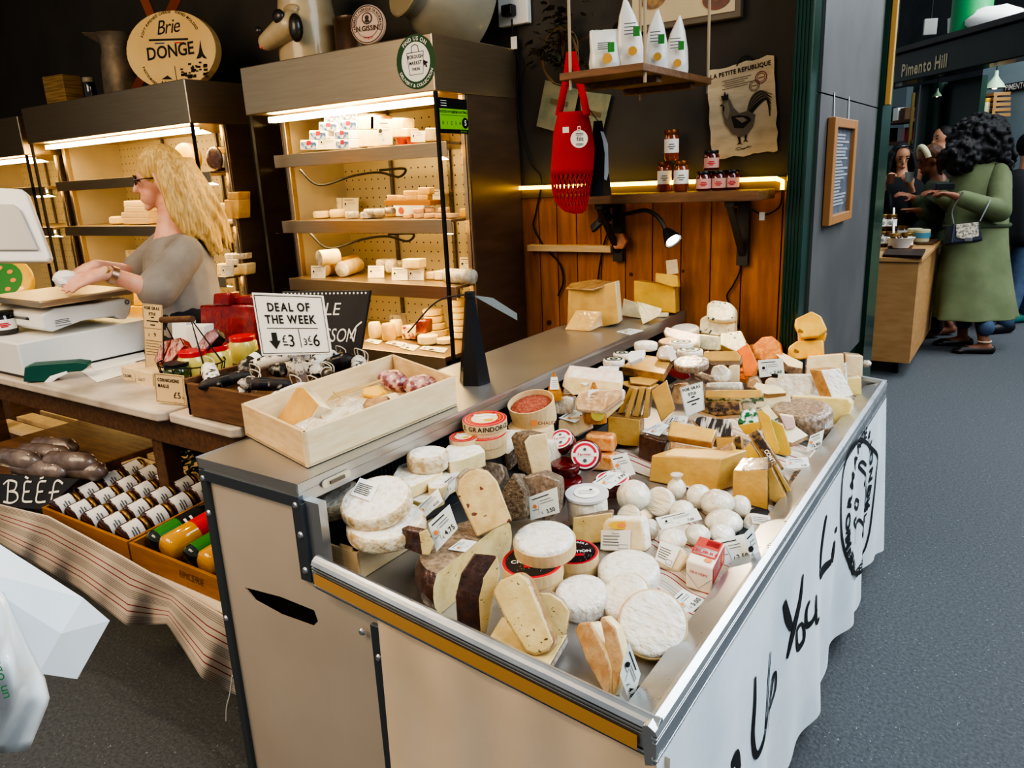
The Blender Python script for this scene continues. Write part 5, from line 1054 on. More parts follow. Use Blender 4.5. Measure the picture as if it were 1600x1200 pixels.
for i, (q, l) in enumerate((([(268, 500), (290, 503), (293, 550), (270, 548)], 'small white box, left one behind the wire basket'), ([(290, 509), (318, 509), (318, 559), (292, 559)], 'small white box, right one behind the wire basket'))):
    wedge(l, q, mz(q[3][0], q[3][1]+14), nrm(.3, -.95, .05), .06, (PAPER, PAPER), name='white_box', cat='box', bev=.002)
# quince paste block
qb = mz(330, 540)
o = wedge('large dark red quince paste block behind the mustard jars', [(311, 477), (398, 476), (400, 562), (315, 558)], mz(320, 558), nrm(.15, -.98, .05), .16, (QUINCE, QUINCE), name='quince_block', cat='quince paste', bev=.008)
def topz(px, py, ref): return ref
qz = onplane(311, 477, mz(320, 558), nrm(.15, -.98, .05)).z
wedge('small quince paste cube on the large block, left one', [(332, 477), (333, 459), (357, 457), (358, 478)], at(345, 478, z=qz+.002), nrm(.15, -.98, .05), .06, (QUINCE, QUINCE), name='quince_block', cat='quince paste', bev=.006)
wedge('flat quince paste piece on the large block, right one beside the deal sign', [(362, 476), (363, 463), (397, 461), (398, 477)], at(380, 477, z=qz+.002), nrm(.15, -.98, .05), .06, (QUINCE, QUINCE), name='quince_block', cat='quince paste', bev=.008)
# wire basket
bk = thing('wire_basket', mz(258, 618), 'black wire basket with a turned wooden handle, holding jars on the marble', 'basket'); bc = mz(265, 612); bc = bc+V((.01, .09, .0)); b = MB()
for zz, rr in ((.005, .085), (.05, .095), (.085, .1)): b.tube([bc+V((math.cos(a)*rr*1.25, math.sin(a)*rr, zz)) for a in [k*math.pi/12 for k in range(25)]], .0025, 5)
for k in range(22): a = k*2*math.pi/22; b.tube([bc+V((math.cos(a)*.085*1.25, math.sin(a)*.085, .005)), bc+V((math.cos(a+.15)*.1*1.25, math.sin(a+.15)*.1, .088))], .0018, 5)
b.build('wire_body', BLACKM, bk)
h0 = onplane(255, 500, bc, NY); h1 = onplane(298, 498, bc, NY)
for s_, hh in ((-1, h0), (1, h1)): MB().tube([bc+V((s_*.115, -.03, .085)), hh, bc+V((s_*.115, .04, .085))], .003, 6).build('bail', BLACKM, bk)
MB().frust(h0-V((.01, 0, 0)), .011, h1+V((.01, 0, 0)), .011, 12).build('handle', WOODB, bk, smooth=40)
wedge('wedge of dark red quince paste wrapped in film inside the wire basket', [(240, 562), (252, 533), (282, 527), (289, 540), (268, 565), (244, 570)], bc+V((-.04, -.02, .06)), nrm(.3, -.8, .5), .05, (QUINCE, QUINCE), name='quince_block', cat='quince paste', bev=.004)
wedge('purple film-wrapped sausage piece at the right side of the wire basket', [(300, 548), (322, 518), (338, 512), (342, 525), (325, 545), (310, 556)], bc+V((.1, .05, .08)), nrm(.3, -.8, .5), .05, (film('purple_wrap', '5b2430', 'a06a72', ns=30, bump=1), BLACK), name='sausage_piece', cat='sausage', bev=.008)
jar('dark gherkin jar standing in the wire basket', bc+V((.0, -.055, .01)), .045, .085, GREENJ, BLACK)
for i, (px, py, l) in enumerate(((300, 548, 'mustard jar with red lid, nearest to the gherkin price card'), (335, 540, 'mustard jar with red lid, middle of the three'), (378, 525, 'mustard jar with red lid, farthest back beside the deal sign'))):
    z = (1.0, 1.0, 1.0)[i]; p = at(px, py, z=z); jar(l, (p.x, p.y, z-.098), .052, .10, MUST, REDL, None, name='mustard_jar', group='red lidded mustard jars', lid_h=.018, belly=1.0)
# brown wooden tray of sausages
tz = MZ
tw = thing('sausage_tray', mz(420, 660), 'dark brown wooden tray heaped with dry sausages, behind the pale tray', 'tray')
q0 = mz(302, 650); q0 = V((-2.02, 1.235, MZ)); L_, W_, Hh = .46, .42, .10
MB().bx((q0.x, q0.y, MZ), (q0.x+L_, q0.y+.014, MZ+Hh)).build('front_board', WOODBX, tw, bevel=.002)
MB().bx((q0.x, q0.y+W_, MZ), (q0.x+L_, q0.y+W_+.014, MZ+Hh)).build('back_board', WOODBX, tw, bevel=.002)
MB().bx((q0.x, q0.y, MZ), (q0.x+.014, q0.y+W_, MZ+Hh+.012)).build('side_board', WOODBX, tw, bevel=.002)
MB().bx((q0.x+L_, q0.y, MZ), (q0.x+L_+.014, q0.y+W_, MZ+Hh)).build('side_board', WOODBX, tw, bevel=.002)
MB().bx((q0.x+.014, q0.y+.014, MZ), (q0.x+L_, q0.y+W_, MZ+.05)).build('bottom_board', WOODBX, tw)
SAUW = mat('sausage_white', 'd9d3c8', .8, 0, '2a221e', 45, .52, .6, bump=.6, bs=90); SAUB = mat('sausage_black', '26201d', .5, 0, 'b9b0a4', 40, .55, .68, bump=.5, bs=80)
SAULB = mat('sausage_cut', 'b07a42', .6)
rnd = random.Random(5); k = 0; pos = ['front row', 'middle row', 'back row']
for row in range(3):
    for i in range(5):
        c_ = V((q0.x+.06+i*.085+rnd.uniform(-.015, .015), q0.y+.07+row*.13, MZ+.10+.012*(row % 2)+rnd.uniform(0, .02)))
        if row == 0: c_.y -= .02
        a = rnd.uniform(-.9, .9)+(.3 if i % 2 else 2.0); d = V((math.cos(a), math.sin(a)*.8, rnd.uniform(-.15, .25))).normalized(); ln = rnd.uniform(.05, .075); r = rnd.uniform(.017, .024)
        b = MB(); b.lathe(c_-d*ln, d, [(r*.3, -.004), (r*.75, .006), (r, .022), (r*1.04, ln), (r, 2*ln-.022), (r*.75, 2*ln-.006), (r*.3, 2*ln+.004)], 14)
        o = b.build('dry_sausage', SAUW if (i+row) % 2 == 0 else SAUB, None, '%s dry sausage, number %s from the left in the %s of the brown tray' % (('white-dusted', 'black-speckled')[(i+row) % 2], ('one', 'two', 'three', 'four', 'five')[i], pos[row]), 'sausage', 'dry sausages in the brown tray', smooth=50)
        e = c_+d*(ln+.004); b = MB(); s_ = [e, e+V((.02, -.02, .035)), e+V((.05, -.01, .02)), e+V((.06, -.04, -.02)), e+V((.045, -.05, -.05 if row == 0 else -.01))]; b.tube(smoothline(s_, 5), .0016, 5); b.build('string', mat('string', 'cbbfa8', .9) if k == 0 else bpy.data.materials['string'], o)
        if (i+row) % 2: b = MB(); b.frust(c_-d*.012, r*1.07, c_+d*.012, r*1.07, 14, caps=False); b.build('paper_band', BLACK if i % 2 else PAPER, o, smooth=40)
        k += 1
# deal of the week sign
n_ = nrm(.42, -.9, .12); a0 = at(445, 600, z=1.0); p0 = V((-1.62, 1.42, 1.05)); Q4 = [onplane(a, c_, p0, n_) for a, c_ in ((393, 457), (505, 462), (519, 553), (409, 556))]
sg = thing('deal_sign', p0+V((0, 0, -.06)), 'white DEAL OF THE WEEK sign on a clear stand in front of the chalkboard', 'sign')
tl, trr, brr, bll = Q4; MB().prism(Q4, -n_*.003).build('board', PAPER, sg, bevel=.001)
Q = lambda u, v: tl*(1-u)*(1-v)+trr*u*(1-v)+brr*u*v+bll*(1-u)*v
u_ = (trr-tl+brr-bll).normalized(); v_ = n_.cross(u_); u2 = (Q(1, .5)-Q(0, .5)).normalized(); v2 = (Q(.5, 0)-Q(.5, 1)).normalized(); W = (trr-tl).length; Hs = (tl-bll).length; b = MB()
text(b, 'DEAL OF', Q(.5, .28), u2, v2, Hs*.185, .03, sp=.14, sx=.82); text(b, 'THE WEEK', Q(.5, .48), u2, v2, Hs*.185, .03, sp=.13, sx=.82)
b.strip([Q(.14, .56), Q(.86, .56)], Hs*.012, n_); b.strip([Q(.58, .57), Q(.59, .88)], Hs*.01, n_)
b.strip([Q(.03, .04), Q(.97, .03), Q(.97, .965), Q(.03, .965), Q(.03, .04)], Hs*.012, n_)
b.add([Q(a, c_)+n_*.0016 for a, c_ in ((.19, .63), (.265, .63), (.265, .76), (.31, .76), (.228, .9), (.145, .76), (.19, .76))], [tuple(range(7))])
text(b, '£', Q(.37, .79), u2, v2, Hs*.17); text(b, '3', Q(.47, .86), u2, v2, Hs*.27, .005, sx=.9); b.strip([Q(.34, .83), Q(.41, .83)], Hs*.02, n_)
text(b, '3', Q(.66, .84), u2, v2, Hs*.15); text(b, '£', Q(.725, .78), u2, v2, Hs*.13); text(b, '6', Q(.82, .86), u2, v2, Hs*.27, .005, sx=.9); b.strip([Q(.70, .83), Q(.75, .83)], Hs*.02, n_)
b.build('lettering', INK, sg)
CLEAR = mat('clear_acrylic', 'ffffff', .05, trans=.92, ior=1.2)
e = Q(.5, 1.0); MB().box(e-n_*.012+V((0, 0, .0)), (.07, .02, .02)).tube([e, e+V((.0, .01, -.09))], [.012, .018]).build('clear_stand', CLEAR, sg)
n2 = nrm(.25, -.96, .1); Q4 = [onplane(a, c_, mz(246, 632), n2) for a, c_ in ((240, 582), (287, 587), (291, 633), (244, 628))]
tl, trr, brr, bll = Q4; o = MB().prism(Q4, -n2*.002).build('price_sign', bpy.data.materials['kraft_card'], None, 'tan CORNICHONS MAILLE price card at the front of the marble table', 'price card')
Q = lambda u, v: tl*(1-u)*(1-v)+trr*u*(1-v)+brr*u*v+bll*(1-u)*v
u2 = (trr-tl).normalized(); v2 = n2.cross(u2); W = (trr-tl).length; b = MB()
text(b, 'CORNICHONS', Q(.12, .27), u2, v2, W*.125, .03, sp=.12, sx=.78, align='l'); text(b, 'MAILLE', Q(.12, .47), u2, v2, W*.125, .03, sp=.12, sx=.8, align='l'); text(b, '£5', Q(.86, .80), u2, v2, W*.24, .0, align='r'); text(b, '00', Q(.93, .80), u2, v2, W*.08)
b.strip([Q(.04, .04), Q(.96, .04), Q(.96, .96), Q(.04, .96), Q(.04, .04)], W*.012, n2); b.build('lettering', INK, o)
# chalkboard
n3 = nrm(.3, -.9, .25); p0 = V((-1.66, 1.70, .96)); Q4 = [onplane(a, c_, p0, n3) for a, c_ in ((440, 455), (579, 453), (558, 584), (430, 578))]
tl, trr, brr, bll = Q4; o = MB().prism(Q4, -n3*.012).build('chalkboard', mat('slate_black', '18171a', .6, 0, '232226', 6), None, 'black chalkboard with white chalk lettering behind the deal sign', 'chalkboard', bevel=.003)
Q = lambda u, v: tl*(1-u)*(1-v)+trr*u*(1-v)+brr*u*v+bll*(1-u)*v
b = MB(); CH_ = mat('chalk', 'd8d4c8', .9); u2 = (trr-tl).normalized(); v2 = n3.cross(u2); W = (trr-tl).length; L = (tl-bll).length
text(b, 'LE', Q(.62, .30), u2, v2, L*.22, .0, slant=.2); text(b, 'SAUCISSON', Q(.92, .62), u2, v2, L*.24, .0, sp=.08, slant=.2, align='r', sx=.72)
b.strip(smoothline([Q(.86, .58), Q(.9, .45), Q(.96, .38)], 4), L*.02, n3); text(b, 'lunch', Q(.70, .80), u2, v2, L*.12, -.005, slant=.25, mi=1)
b.strip(smoothline([Q(.55, .95), Q(.62, .86), Q(.74, .84), Q(.82, .9), Q(.9, .97)], 5), L*.008, n3); b.strip(smoothline([Q(.6, .97), Q(.68, .9), Q(.76, .95)], 5), L*.008, n3)
for k in range(22): disc(b, Q(.03+k*.044, .035), u2, v2, .0035, 0, .001, 8)
b.build('chalk_lettering', [CH_, mat('chalk_tan', 'a98c5a', .9)], o)
# ---------------------------------------------------------------- pale tray on the worktop
pt = thing('wooden_tray', (-1.33, 1.25, .953), 'pale plywood tray of cut cheese and salami standing on the steel worktop', 'tray')
FLp, FRp, BRp, BLp = V((-1.505, 1.055, .954)), V((-1.196, .975, .954)), V((-1.185, 1.47, .954)), V((-1.52, 1.60, .954)); ht = UP*.078; tk = .008
def board(a, c_, nm, mt): d = (c_-a).normalized(); n = V((-d.y, d.x, 0)); return MB().prism([a, c_, c_+n*tk, a+n*tk], ht).build(nm, mt, pt, bevel=.0012)
board(FLp, FRp, 'end_board', WOODW); board(FRp, BRp, 'side_board', WOODP); board(BRp, BLp, 'end_board', WOODW); board(BLp, FLp, 'side_board', WOODP)
MB().prism([FLp, FRp, BRp, BLp], UP*.006).build('bottom_board', WOODP, pt)
TZ = .962
def tr_(label, poly, anc, n, dep, m, z=TZ, **k): return wedge(label, poly, at(anc[0], anc[1], z=z), n, dep, m, **k)
tr_('tall yellow comté wedge at the near end of the pale tray', [(430, 658), (463, 605), (474, 605), (499, 633), (480, 662), (455, 668)], (455, 674), nrm(-.25, -.85, .5), .035, (PASTEC, film('tray_film', 'dcc48c', 'efe4c8', ns=12)), bev=.003)
tr_('white film-wrapped cheese slab lying flat at the near corner of the tray', [(455, 664), (485, 650), (515, 655), (512, 668), (478, 676)], (478, 678), nrm(.1, -.5, .85), .02, (FILMW, FILMW), z=TZ+.025, bev=.005)
tr_('brie-like wedge in film with an orange rind edge, middle of the tray', [(495, 645), (500, 637), (560, 632), (570, 646), (530, 668), (514, 668)], (514, 668), nrm(.05, -.5, .85), .025, (FILMW, RINDO), z=TZ+.028, bev=.004)
tr_('flat pale cheese slab behind the brie-like wedge in the tray', [(495, 632), (505, 622), (518, 625), (514, 640), (500, 643)], (500, 643), nrm(.1, -.5, .85), .02, (PASTEP, PASTEP), z=TZ+.03, bev=.003)
tr_('film-wrapped white cheese heap in the middle of the tray', [(520, 632), (535, 615), (560, 622), (566, 640), (540, 648)], (545, 648), nrm(.1, -.7, .7), .05, (FILMW, FILMW), z=TZ+.012, bev=.012)
tr_('yellow film-wrapped cheese at the far side of the tray', [(563, 618), (566, 605), (590, 600), (602, 612), (590, 622)], (585, 624), nrm(.1, -.8, .6), .05, (PASTEY, PASTEY), bev=.006)
tr_('brown rinded cheese wedge in front of the yellow one in the tray', [(562, 640), (572, 622), (605, 617), (604, 632), (580, 645)], (580, 647), nrm(.1, -.7, .7), .04, (RINDT, RINDB), z=TZ+.012, bev=.004)
tr_('white cheese cube right of the brown wedge in the tray', [(592, 632), (594, 618), (618, 612), (626, 624), (606, 636)], (606, 637), nrm(.2, -.85, .5), .045, (PASTEP, RINDP), z=TZ+.005, bev=.004)
tr_('small round cheese piece at the tray wall below the salami', [(628, 622), (634, 612), (648, 612), (652, 622), (640, 626)], (640, 627), nrm(.2, -.85, .5), .03, (RINDP, RINDP), bev=.006)
SAL = film('salami', '6e2430', 'c9a39c', ns=55, lo=.42, hi=.58, bump=1.0, bs=50)
for i, q in enumerate(([(584, 590), (592, 576), (618, 574), (634, 585), (628, 604), (604, 606)], [(624, 604), (632, 588), (660, 580), (680, 588), (678, 602), (650, 615)])):
    tr_(('film pack of sliced salami, left one at the far end of the tray', 'film pack of sliced salami, right one at the far end of the tray')[i], q, (q[-1][0], q[-1][1]+4), nrm(.1, -.7, .7), .05, (SAL, SAL), z=TZ+.01, bev=.014, name='salami_pack', cat='salami')
sk = MB()
for i in range(5): sk.tube([at(510+i*3, 627-i*3, z=1.03), at(590+i*2, 597-i, z=1.02)], .0016, 5)
sk.tube([at(520, 612, z=1.045), at(533, 622, z=1.03), at(525, 628, z=1.03)], .002, 5); sk.build('skewers', mat('bamboo', 'b99a62', .7), None, 'bundle of bamboo skewers across the pale tray', 'skewers')
# black fly fan
fb = at(742, 597, z=.953); fan = thing('fly_fan', fb, 'black tapered table fan with one dark and one shimmering blade, on the worktop', 'fan')
tp = onplane(732, 458, fb, FR); hh = tp.z-fb.z; b = MB(); rr = R(20)
def ring(r, z): return [fb+V((math.cos(rr+k*math.pi/3)*r, math.sin(rr+k*math.pi/3)*r, z)) for k in range(6)]
for (r0_, z0), (r1_, z1) in zip(((.046, 0), (.046, .006)), ((.046, .006), (.014, hh-.01))):
    a_, c_ = ring(r0_, z0), ring(r1_, z1); b.add(a_+c_, [(k, (k+1) % 6, (k+1) % 6+6, k+6) for k in range(6)])
b.add(ring(.046, 0), [(5, 4, 3, 2, 1, 0)]); b.build('body', BLACK, fan)
MB().frust(fb+UP*(hh-.012), .016, fb+UP*(hh+.004), .014, 14).build('hub', BLACKM, fan, smooth=40)
ht_ = fb+UP*(hh-.002)
q0 = onplane(637, 520, ht_+V((-.05, 0, 0)), FR); mid = (ht_+q0)/2+V((0, 0, .035)); MB().tube(smoothline([ht_, mid, q0], 6), [.0025]*13, 6).build('blade_arm', CORD, fan)
q1 = onplane(808, 494, ht_, FR); d = (q1-ht_); b = MB(); n_ = FR; sd = V((0, 0, 1))
b.add([ht_+d*.05, ht_+d*.5+UP*.02, q1+UP*.008, q1-UP*.012, ht_+d*.5-UP*.006], [(0, 1, 2, 3, 4)])
mt, nt, bs_ = new_mat('iridescent_blade'); bs_.inputs['Base Color'].default_value = (.5, .6, .65, 1); bs_.inputs['Alpha'].default_value = .45; bs_.inputs['Roughness'].default_value = .15; bs_.inputs['Thin Film Thickness'].default_value = 420; bs_.inputs['Metallic'].default_value = .4
b.build('blade', mt, fan, solid=.001)
# ---------------------------------------------------------------- lower shelf: cloth, crates, jars, bottles
MB().bx((-3.6, 1.02, .42), (-1.50, 1.62, .455)).build('low_shelf', WOODB, None, 'low wooden shelf under the marble table, covered with striped cloth', 'shelf')
for lx in (-3.55, -1.56): MB().bx((lx, 1.06, 0), (lx+.05, 1.11, .42)).build('leg', WOODB, bpy.data.objects['low_shelf'])
top = [(-60, 752), (0, 788), (75, 806), (190, 868), (270, 915), (350, 962), (392, 985)]
hemp = [(-60, 815), (0, 849), (126, 921), (198, 977), (262, 975), (316, 1060), (378, 1090)]
# resample
def poly_at(pl, t):
    x = pl[0][0]+(pl[-1][0]-pl[0][0])*t
    for a, c_ in zip(pl, pl[1:]):
        if x <= c_[0]: f = (x-a[0])/(c_[0]-a[0]); return x, a[1]+(c_[1]-a[1])*f
    return pl[-1]
uvs = []; b = MB()
def cfn(u, v):
    a = poly_at(top, u); c_ = poly_at(hemp, u); y = .985+.030*math.sin(u*21)*v+.016*math.sin(u*47+v*2)*v
    uvs.append((u, v*1.1)); return at(a[0]+(c_[0]-a[0])*v, a[1]+(c_[1]-a[1])*v, y=y)
b.grid(cfn, 90, 20)
STR2 = stripes('stripe_cloth_hanging', 'V', 2.2, [(0, 'c9b8a4'), (.05, '8d8278'), (.08, 'c9b8a4'), (.12, '8d8278'), (.15, 'c9b8a4'), (.19, '8d8278'), (.22, 'c9b8a4'), (.26, '8d8278'), (.29, 'c9b8a4'), (.33, '8d8278'), (.36, 'c9b8a4'), (.6, '8a222b'), (.64, 'c9b8a4'), (.84, '8a222b'), (.88, 'c9b8a4')])
hc_ = b.build('striped_cloth', STR2, None, 'striped cloth with frayed edge hanging over the low shelf below the crates', 'cloth', smooth=70, uv=uvs, solid=.003)
MB().tube(smoothline([at(363, 1056, y=.955), at(359, 1085, y=.955), at(354, 1105, y=.955), at(353, 1126, y=.955)], 4), .0018, 5).build('loose_thread', PAPER, hc_)
MB().prism([(-3.3, 1.0, .457), (-1.5, 1.0, .457), (-1.5, 1.6, .457), (-3.3, 1.6, .457)], (0, 0, .003)).build('shelf_cloth', STRIPE, None, 'striped cloth lying flat on the low shelf under the crates', 'cloth')
def crate(x0, x1, label, z=.462):
    y0, y1 = 1.03, 1.37; t = thing('wooden_crate', ((x0+x1)/2, y0, z), label, 'crate', 'open crates on the low shelf'); h0_, h1_, k = .07, .10, .01
    OC = mat('crate_wood', 'a5702f', .55, 0, '8e5c24', 5, .3, .7, (1.5, 12, 12), bump=.15, bs=40) if 'crate_wood' not in bpy.data.materials else bpy.data.materials['crate_wood']
    MB().bx((x0, y0, z), (x1, y0+k, z+h0_)).build('front_board', OC, t, bevel=.0015); MB().bx((x0, y1, z), (x1, y1+k, z+h1_)).build('back_board', OC, t, bevel=.0015)
    for xx in (x0, x1-k): MB().prism([(xx, y0+k, z), (xx, y1, z), (xx, y1, z+h1_), (xx, y0+k, z+h0_)], (k, 0, 0)).build('side_board', OC, t, bevel=.0015)
    MB().bx((x0+k, y0+k, z), (x1-k, y1, z+.006)).build('bottom_board', OC, t); return t
cr1 = crate(-2.63, -2.115, 'open wooden crate full of small jars lying in rows, on the low shelf')
cr2 = crate(-2.105, -1.56, 'open wooden crate of yellow and green bottles, next to the counter end panel')
b = MB(); text(b, 'EPICERIE', (-1.80, 1.029, .49), (1, 0, 0), (0, 0, 1), .032, -.008, slant=.1); b.build('stamp', mat('stamp_brown', '5e3d1b', .8), cr2)
JAM = mat('jam', '3c1d12', .15, coat=1); LIDG = mat('lid_gold', '8b6a3a', .35, .8); LABJ = mat('label_offwhite', 'd9d6d0', .6)
tilt = Matrix.Rotation(R(-84), 3, 'X'); first = None; wrds = ['first', 'second', 'third', 'fourth', 'fifth']
for r_ in range(4):
    for c_ in range(5):
        L = V((-2.575+c_*.101, 1.045+r_*.081, .522+r_*.012)); lb = 'small white-labelled jar lying in the crate, row %s from the front, %s from the left' % (('one', 'two', 'three', 'four')[r_], wrds[c_])
        if first is None:
            first = jar(lb, L, .040, .078, JAM, LIDG, LABJ, rot=tilt, name='jam_jar', group='small jars lying in the crate', txt=None, lab=(.06, .72))
        else: dup(first, L, 0, lb)
def bottle(label, x, y, z, r, ln, mb_, mc, ml, band, ang=0):
    t = thing('bottle', (x, y, z), label, 'bottle', 'bottles lying in the crate'); ax = nrm(math.sin(ang), math.cos(ang), .12); L = V((x, y, z))
    b = MB(); b.lathe(L, ax, [(r*.7, 0), (r, .012), (r, ln*.62), (r*.9, ln*.7), (r*.45, ln*.84), (r*.42, ln*.93)], 22); b.build('glass', mb_, t, smooth=50)
    b = MB(); b.frust(L+ax*ln*.92, r*.46, L+ax*ln, r*.46, 16); b.build('cap', mc, t, smooth=40)
    vd = (CAM-L); vd -= ax*vd.dot(ax); vd.normalize(); u = ax.cross(vd); b = MB()
    def fn(i, j): a = (i-.5)*2.6; return L+(vd*math.cos(a)+u*math.sin(a))*(r+.001)+ax*ln*(band[0]+(band[1]-band[0])*j)
    b.grid(fn, 12, 2, lambda i, j: j)
    for s_ in (-.35, .1): b.strip([L+(vd*math.cos(a)+u*math.sin(a))*(r+.002)+ax*ln*(band[0]+(band[1]-band[0])*(.7+s_*.3)) for a in (-.5, -.25, 0, .25, .5)], .008, vd, 2, .001)
    b.build('label', ml, t); return t
YB_ = mat('juice_yellow', 'c98d10', .12, coat=1); GB_ = mat('olive_glass', '1d2410', .08, coat=1); GRN = mat('label_green', '2f7a2c', .4)
bt = [('green-black', 0), ('yellow', 1), ('green-black', 0), ('yellow', 1), ('green-black', 0)]
for i, (nm, t_) in enumerate(bt):
    x = -2.06+i*.092; lb = ('%s bottle lying in the crate, %s from the left' % (('dark green oil', 'yellow juice')[t_], wrds[i]))
    if t_: bottle(lb, x, 1.06, .525, .043, .27, YB_, REDL, [REDM, REDM, PAPER], (.36, .68))
    else: bottle(lb, x, 1.07, .518, .036, .27, GB_, BLACK, [GRN, BLACKM, PAPER], (.08, .62))
bottle('yellow juice bottle lying on top at the back of the bottle crate', -1.93, 1.24, .575, .040, .2, YB_, REDL, [REDM, REDM, PAPER], (.4, .8), .5)
# BEEF sign and bagged sausages
nb = nrm(.15, -.8, .6); p0 = V((-2.78, 1.0, .50)); Q4 = [onplane(a, c_, p0, nb) for a, c_ in ((-30, 738), (124, 748), (70, 797), (-30, 790))]
tl, trr, brr, bll = Q4; o = MB().prism(Q4, -nb*.01).build('beef_sign', bpy.data.materials['slate_black'], None, 'black sign with BEEF in white paint at the left edge', 'sign', bevel=.002); b = MB()
S = lambda *pts: b.strip(smoothline([onplane(a, c_, p0, nb) for a, c_ in pts], 5), .007, nb, 0, .002)
S((14, 752), (13, 770), (12, 785)); S((6, 757), (14, 751), (26, 754), (24, 765), (16, 768)); S((14, 768), (26, 770), (28, 780), (18, 786), (6, 784))
S((50, 753), (40, 754), (38, 770), (37, 783), (51, 784)); S((38, 769), (47, 768)); S((45, 748), (40, 745)); S((73, 752), (62, 754), (59, 770), (58, 784), (72, 784)); S((60, 769), (68, 768)); S((69, 746), (63, 748))
S((99, 756), (92, 751), (86, 755), (83, 770), (80, 786)); S((77, 770), (93, 768))
b.build('painted_letters', CH_, o)
BAG = film('sausage_bag', '4f3c33', '84746a', ns=16, lo=.3, hi=.7, bump=1.0, bs=25)
for i, (a, c_, e, f_) in enumerate(((0, 712, 60, 722), (30, 705, 110, 712), (70, 718, 150, 724), (20, 728, 105, 738), (95, 730, 165, 738), (50, 695, 120, 700))):
    p = at(a, c_, z=.64-(i in (3, 4))*.03); q = at(e, f_, z=.64-(i in (3, 4))*.03); d = (q-p)
    b = MB(); b.lathe(p, d.normalized(), [(.015, 0), (.034, .03), (.036, d.length*.5), (.034, d.length-.03), (.012, d.length)], 14)
    o = b.build('bagged_sausage', BAG, None, ('clear bag of dried beef sausage, %s in the heap behind the BEEF sign' % ('leftmost', 'middle upper', 'right upper', 'lower left', 'lower right', 'topmost')[i]), 'sausage', 'bagged sausages behind the BEEF sign', smooth=60)
    m_ = p+d*.45; vd = (CAM-m_).normalized(); b = MB(); u = d.normalized(); w = vd.cross(u).normalized(); b.add([m_+vd*.038+u*a2*.035+w*c2*.018 for a2, c2 in ((-1, -1), (1, -1), (1, 1), (-1, 1))], [(0, 1, 2, 3)]); b.build('paper_label', LABJ, o)
MB().bx((-3.3, 1.15, .462), (-2.66, 1.58, .60)).build('sausage_box', WOODBX, None, 'brown box under the bagged sausages on the low shelf', 'box', bevel=.004)
# ivy and radiator-like wire rack under the marble
rb = thing('wire_rack', (-1.9, 1.36, .46), 'pale basket rack with dark wire bars below the marble table', 'rack')
MB().bx((-2.2, 1.40, .60), (-1.55, 1.42, .74)).build('liner', mat('rack_liner', 'b39a78', .8), rb); b = MB()
for k in range(14): b.bx((-2.2+k*.047, 1.383, .56), (-2.197+k*.047, 1.387, .76))
b.bx((-2.22, 1.38, .56), (-1.54, 1.386, .564)).bx((-2.22, 1.38, .75), (-1.54, 1.386, .754)); b.build('wire_bars', CORD, rb)
def leafplant(label, c, n, sx_, sy_, sz_, sz, m1, name, seed, cat='plant', kind=None):
    rn = random.Random(seed); t = thing(name, c, label, cat); b = MB(); C0 = V(c); st_ = MB()
    for k in range(n):
        p = C0+V((rn.gauss(0, sx_), rn.gauss(0, sy_), abs(rn.gauss(0, sz_)))); d = V((rn.uniform(-1, 1), rn.uniform(-1, .3), rn.uniform(-.7, .6))).normalized(); u = basis(d)[0]; s = sz*rn.uniform(.6, 1.2); w = d.cross(u)*.15*s
        b.add([p, p+d*s*.4+u*s*.38, p+d*s*.75+u*s*.2+w, p+d*s*1.1, p+d*s*.75-u*s*.2+w, p+d*s*.4-u*s*.38], [(0, 1, 2, 3), (0, 3, 4, 5)])
        if k % 6 == 0: st_.tube([C0+V((0, 0, -.0)), (C0+p)/2+V((0, 0, .03)), p], .002, 5)
    b.build('leaves', m1, t); st_.build('stem', WOODB, t); return t
leafplant('dark trailing ivy hanging behind the jar crate', (-2.22, 1.41, .60), 120, .10, .03, .10, .05, mat('ivy', '1d3318', .5, 0, '35542a', 20), 'ivy_plant', 3)
leafplant('small ivy sprig by the wire rack near the counter', (-1.78, 1.375, .58), 36, .07, .012, .05, .045, bpy.data.materials['ivy'], 'ivy_plant', 9)
# shopping bags in the foreground, hanging from a hand outside the picture
def fgp(px, py, d): return atd(px, py, d)
pb = thing('paper_carrier_bag', fgp(60, 1000, 1.15), 'white paper carrier bag tilted in the lower left corner', 'bag')
WP = mat('bag_paper', 'e6ecee', .6, 0, 'dbe2e5', 3, bump=.35, bs=10, bdet=2)
A_, B_, C_, D_ = fgp(-80, 800, .95), fgp(130, 935, 1.05), fgp(171, 970, 1.12), fgp(120, 1061, 1.08)
E_, F_ = fgp(95, 990, 1.0), fgp(-80, 880, .86)
b = MB(); b.add([A_, B_, C_, E_, F_, D_, fgp(60, 1052, .98), fgp(-80, 985, .84), fgp(-80, 830, 1.2), fgp(150, 960, 1.28)], [(0, 1, 4), (1, 3, 4), (1, 2, 3), (3, 2, 5), (4, 3, 6), (3, 5, 6), (4, 6, 7), (0, 8, 9, 1), (1, 9, 2)])
b.build('bag_body', WP, pb, solid=.001)
MB().tube(smoothline([fgp(-80, 790, 1.0), fgp(-20, 855, .98), fgp(8, 890, .98)], 5), .006, 6).build('bag_handle', mat('kraft_handle', 'b9a084', .8), pb)
PLB = mat('thin_plastic', 'e9eceb', .3, 0, 'd3d6d6', 4, bump=.9, bs=9, bdet=3, coat=.5)
b = MB()
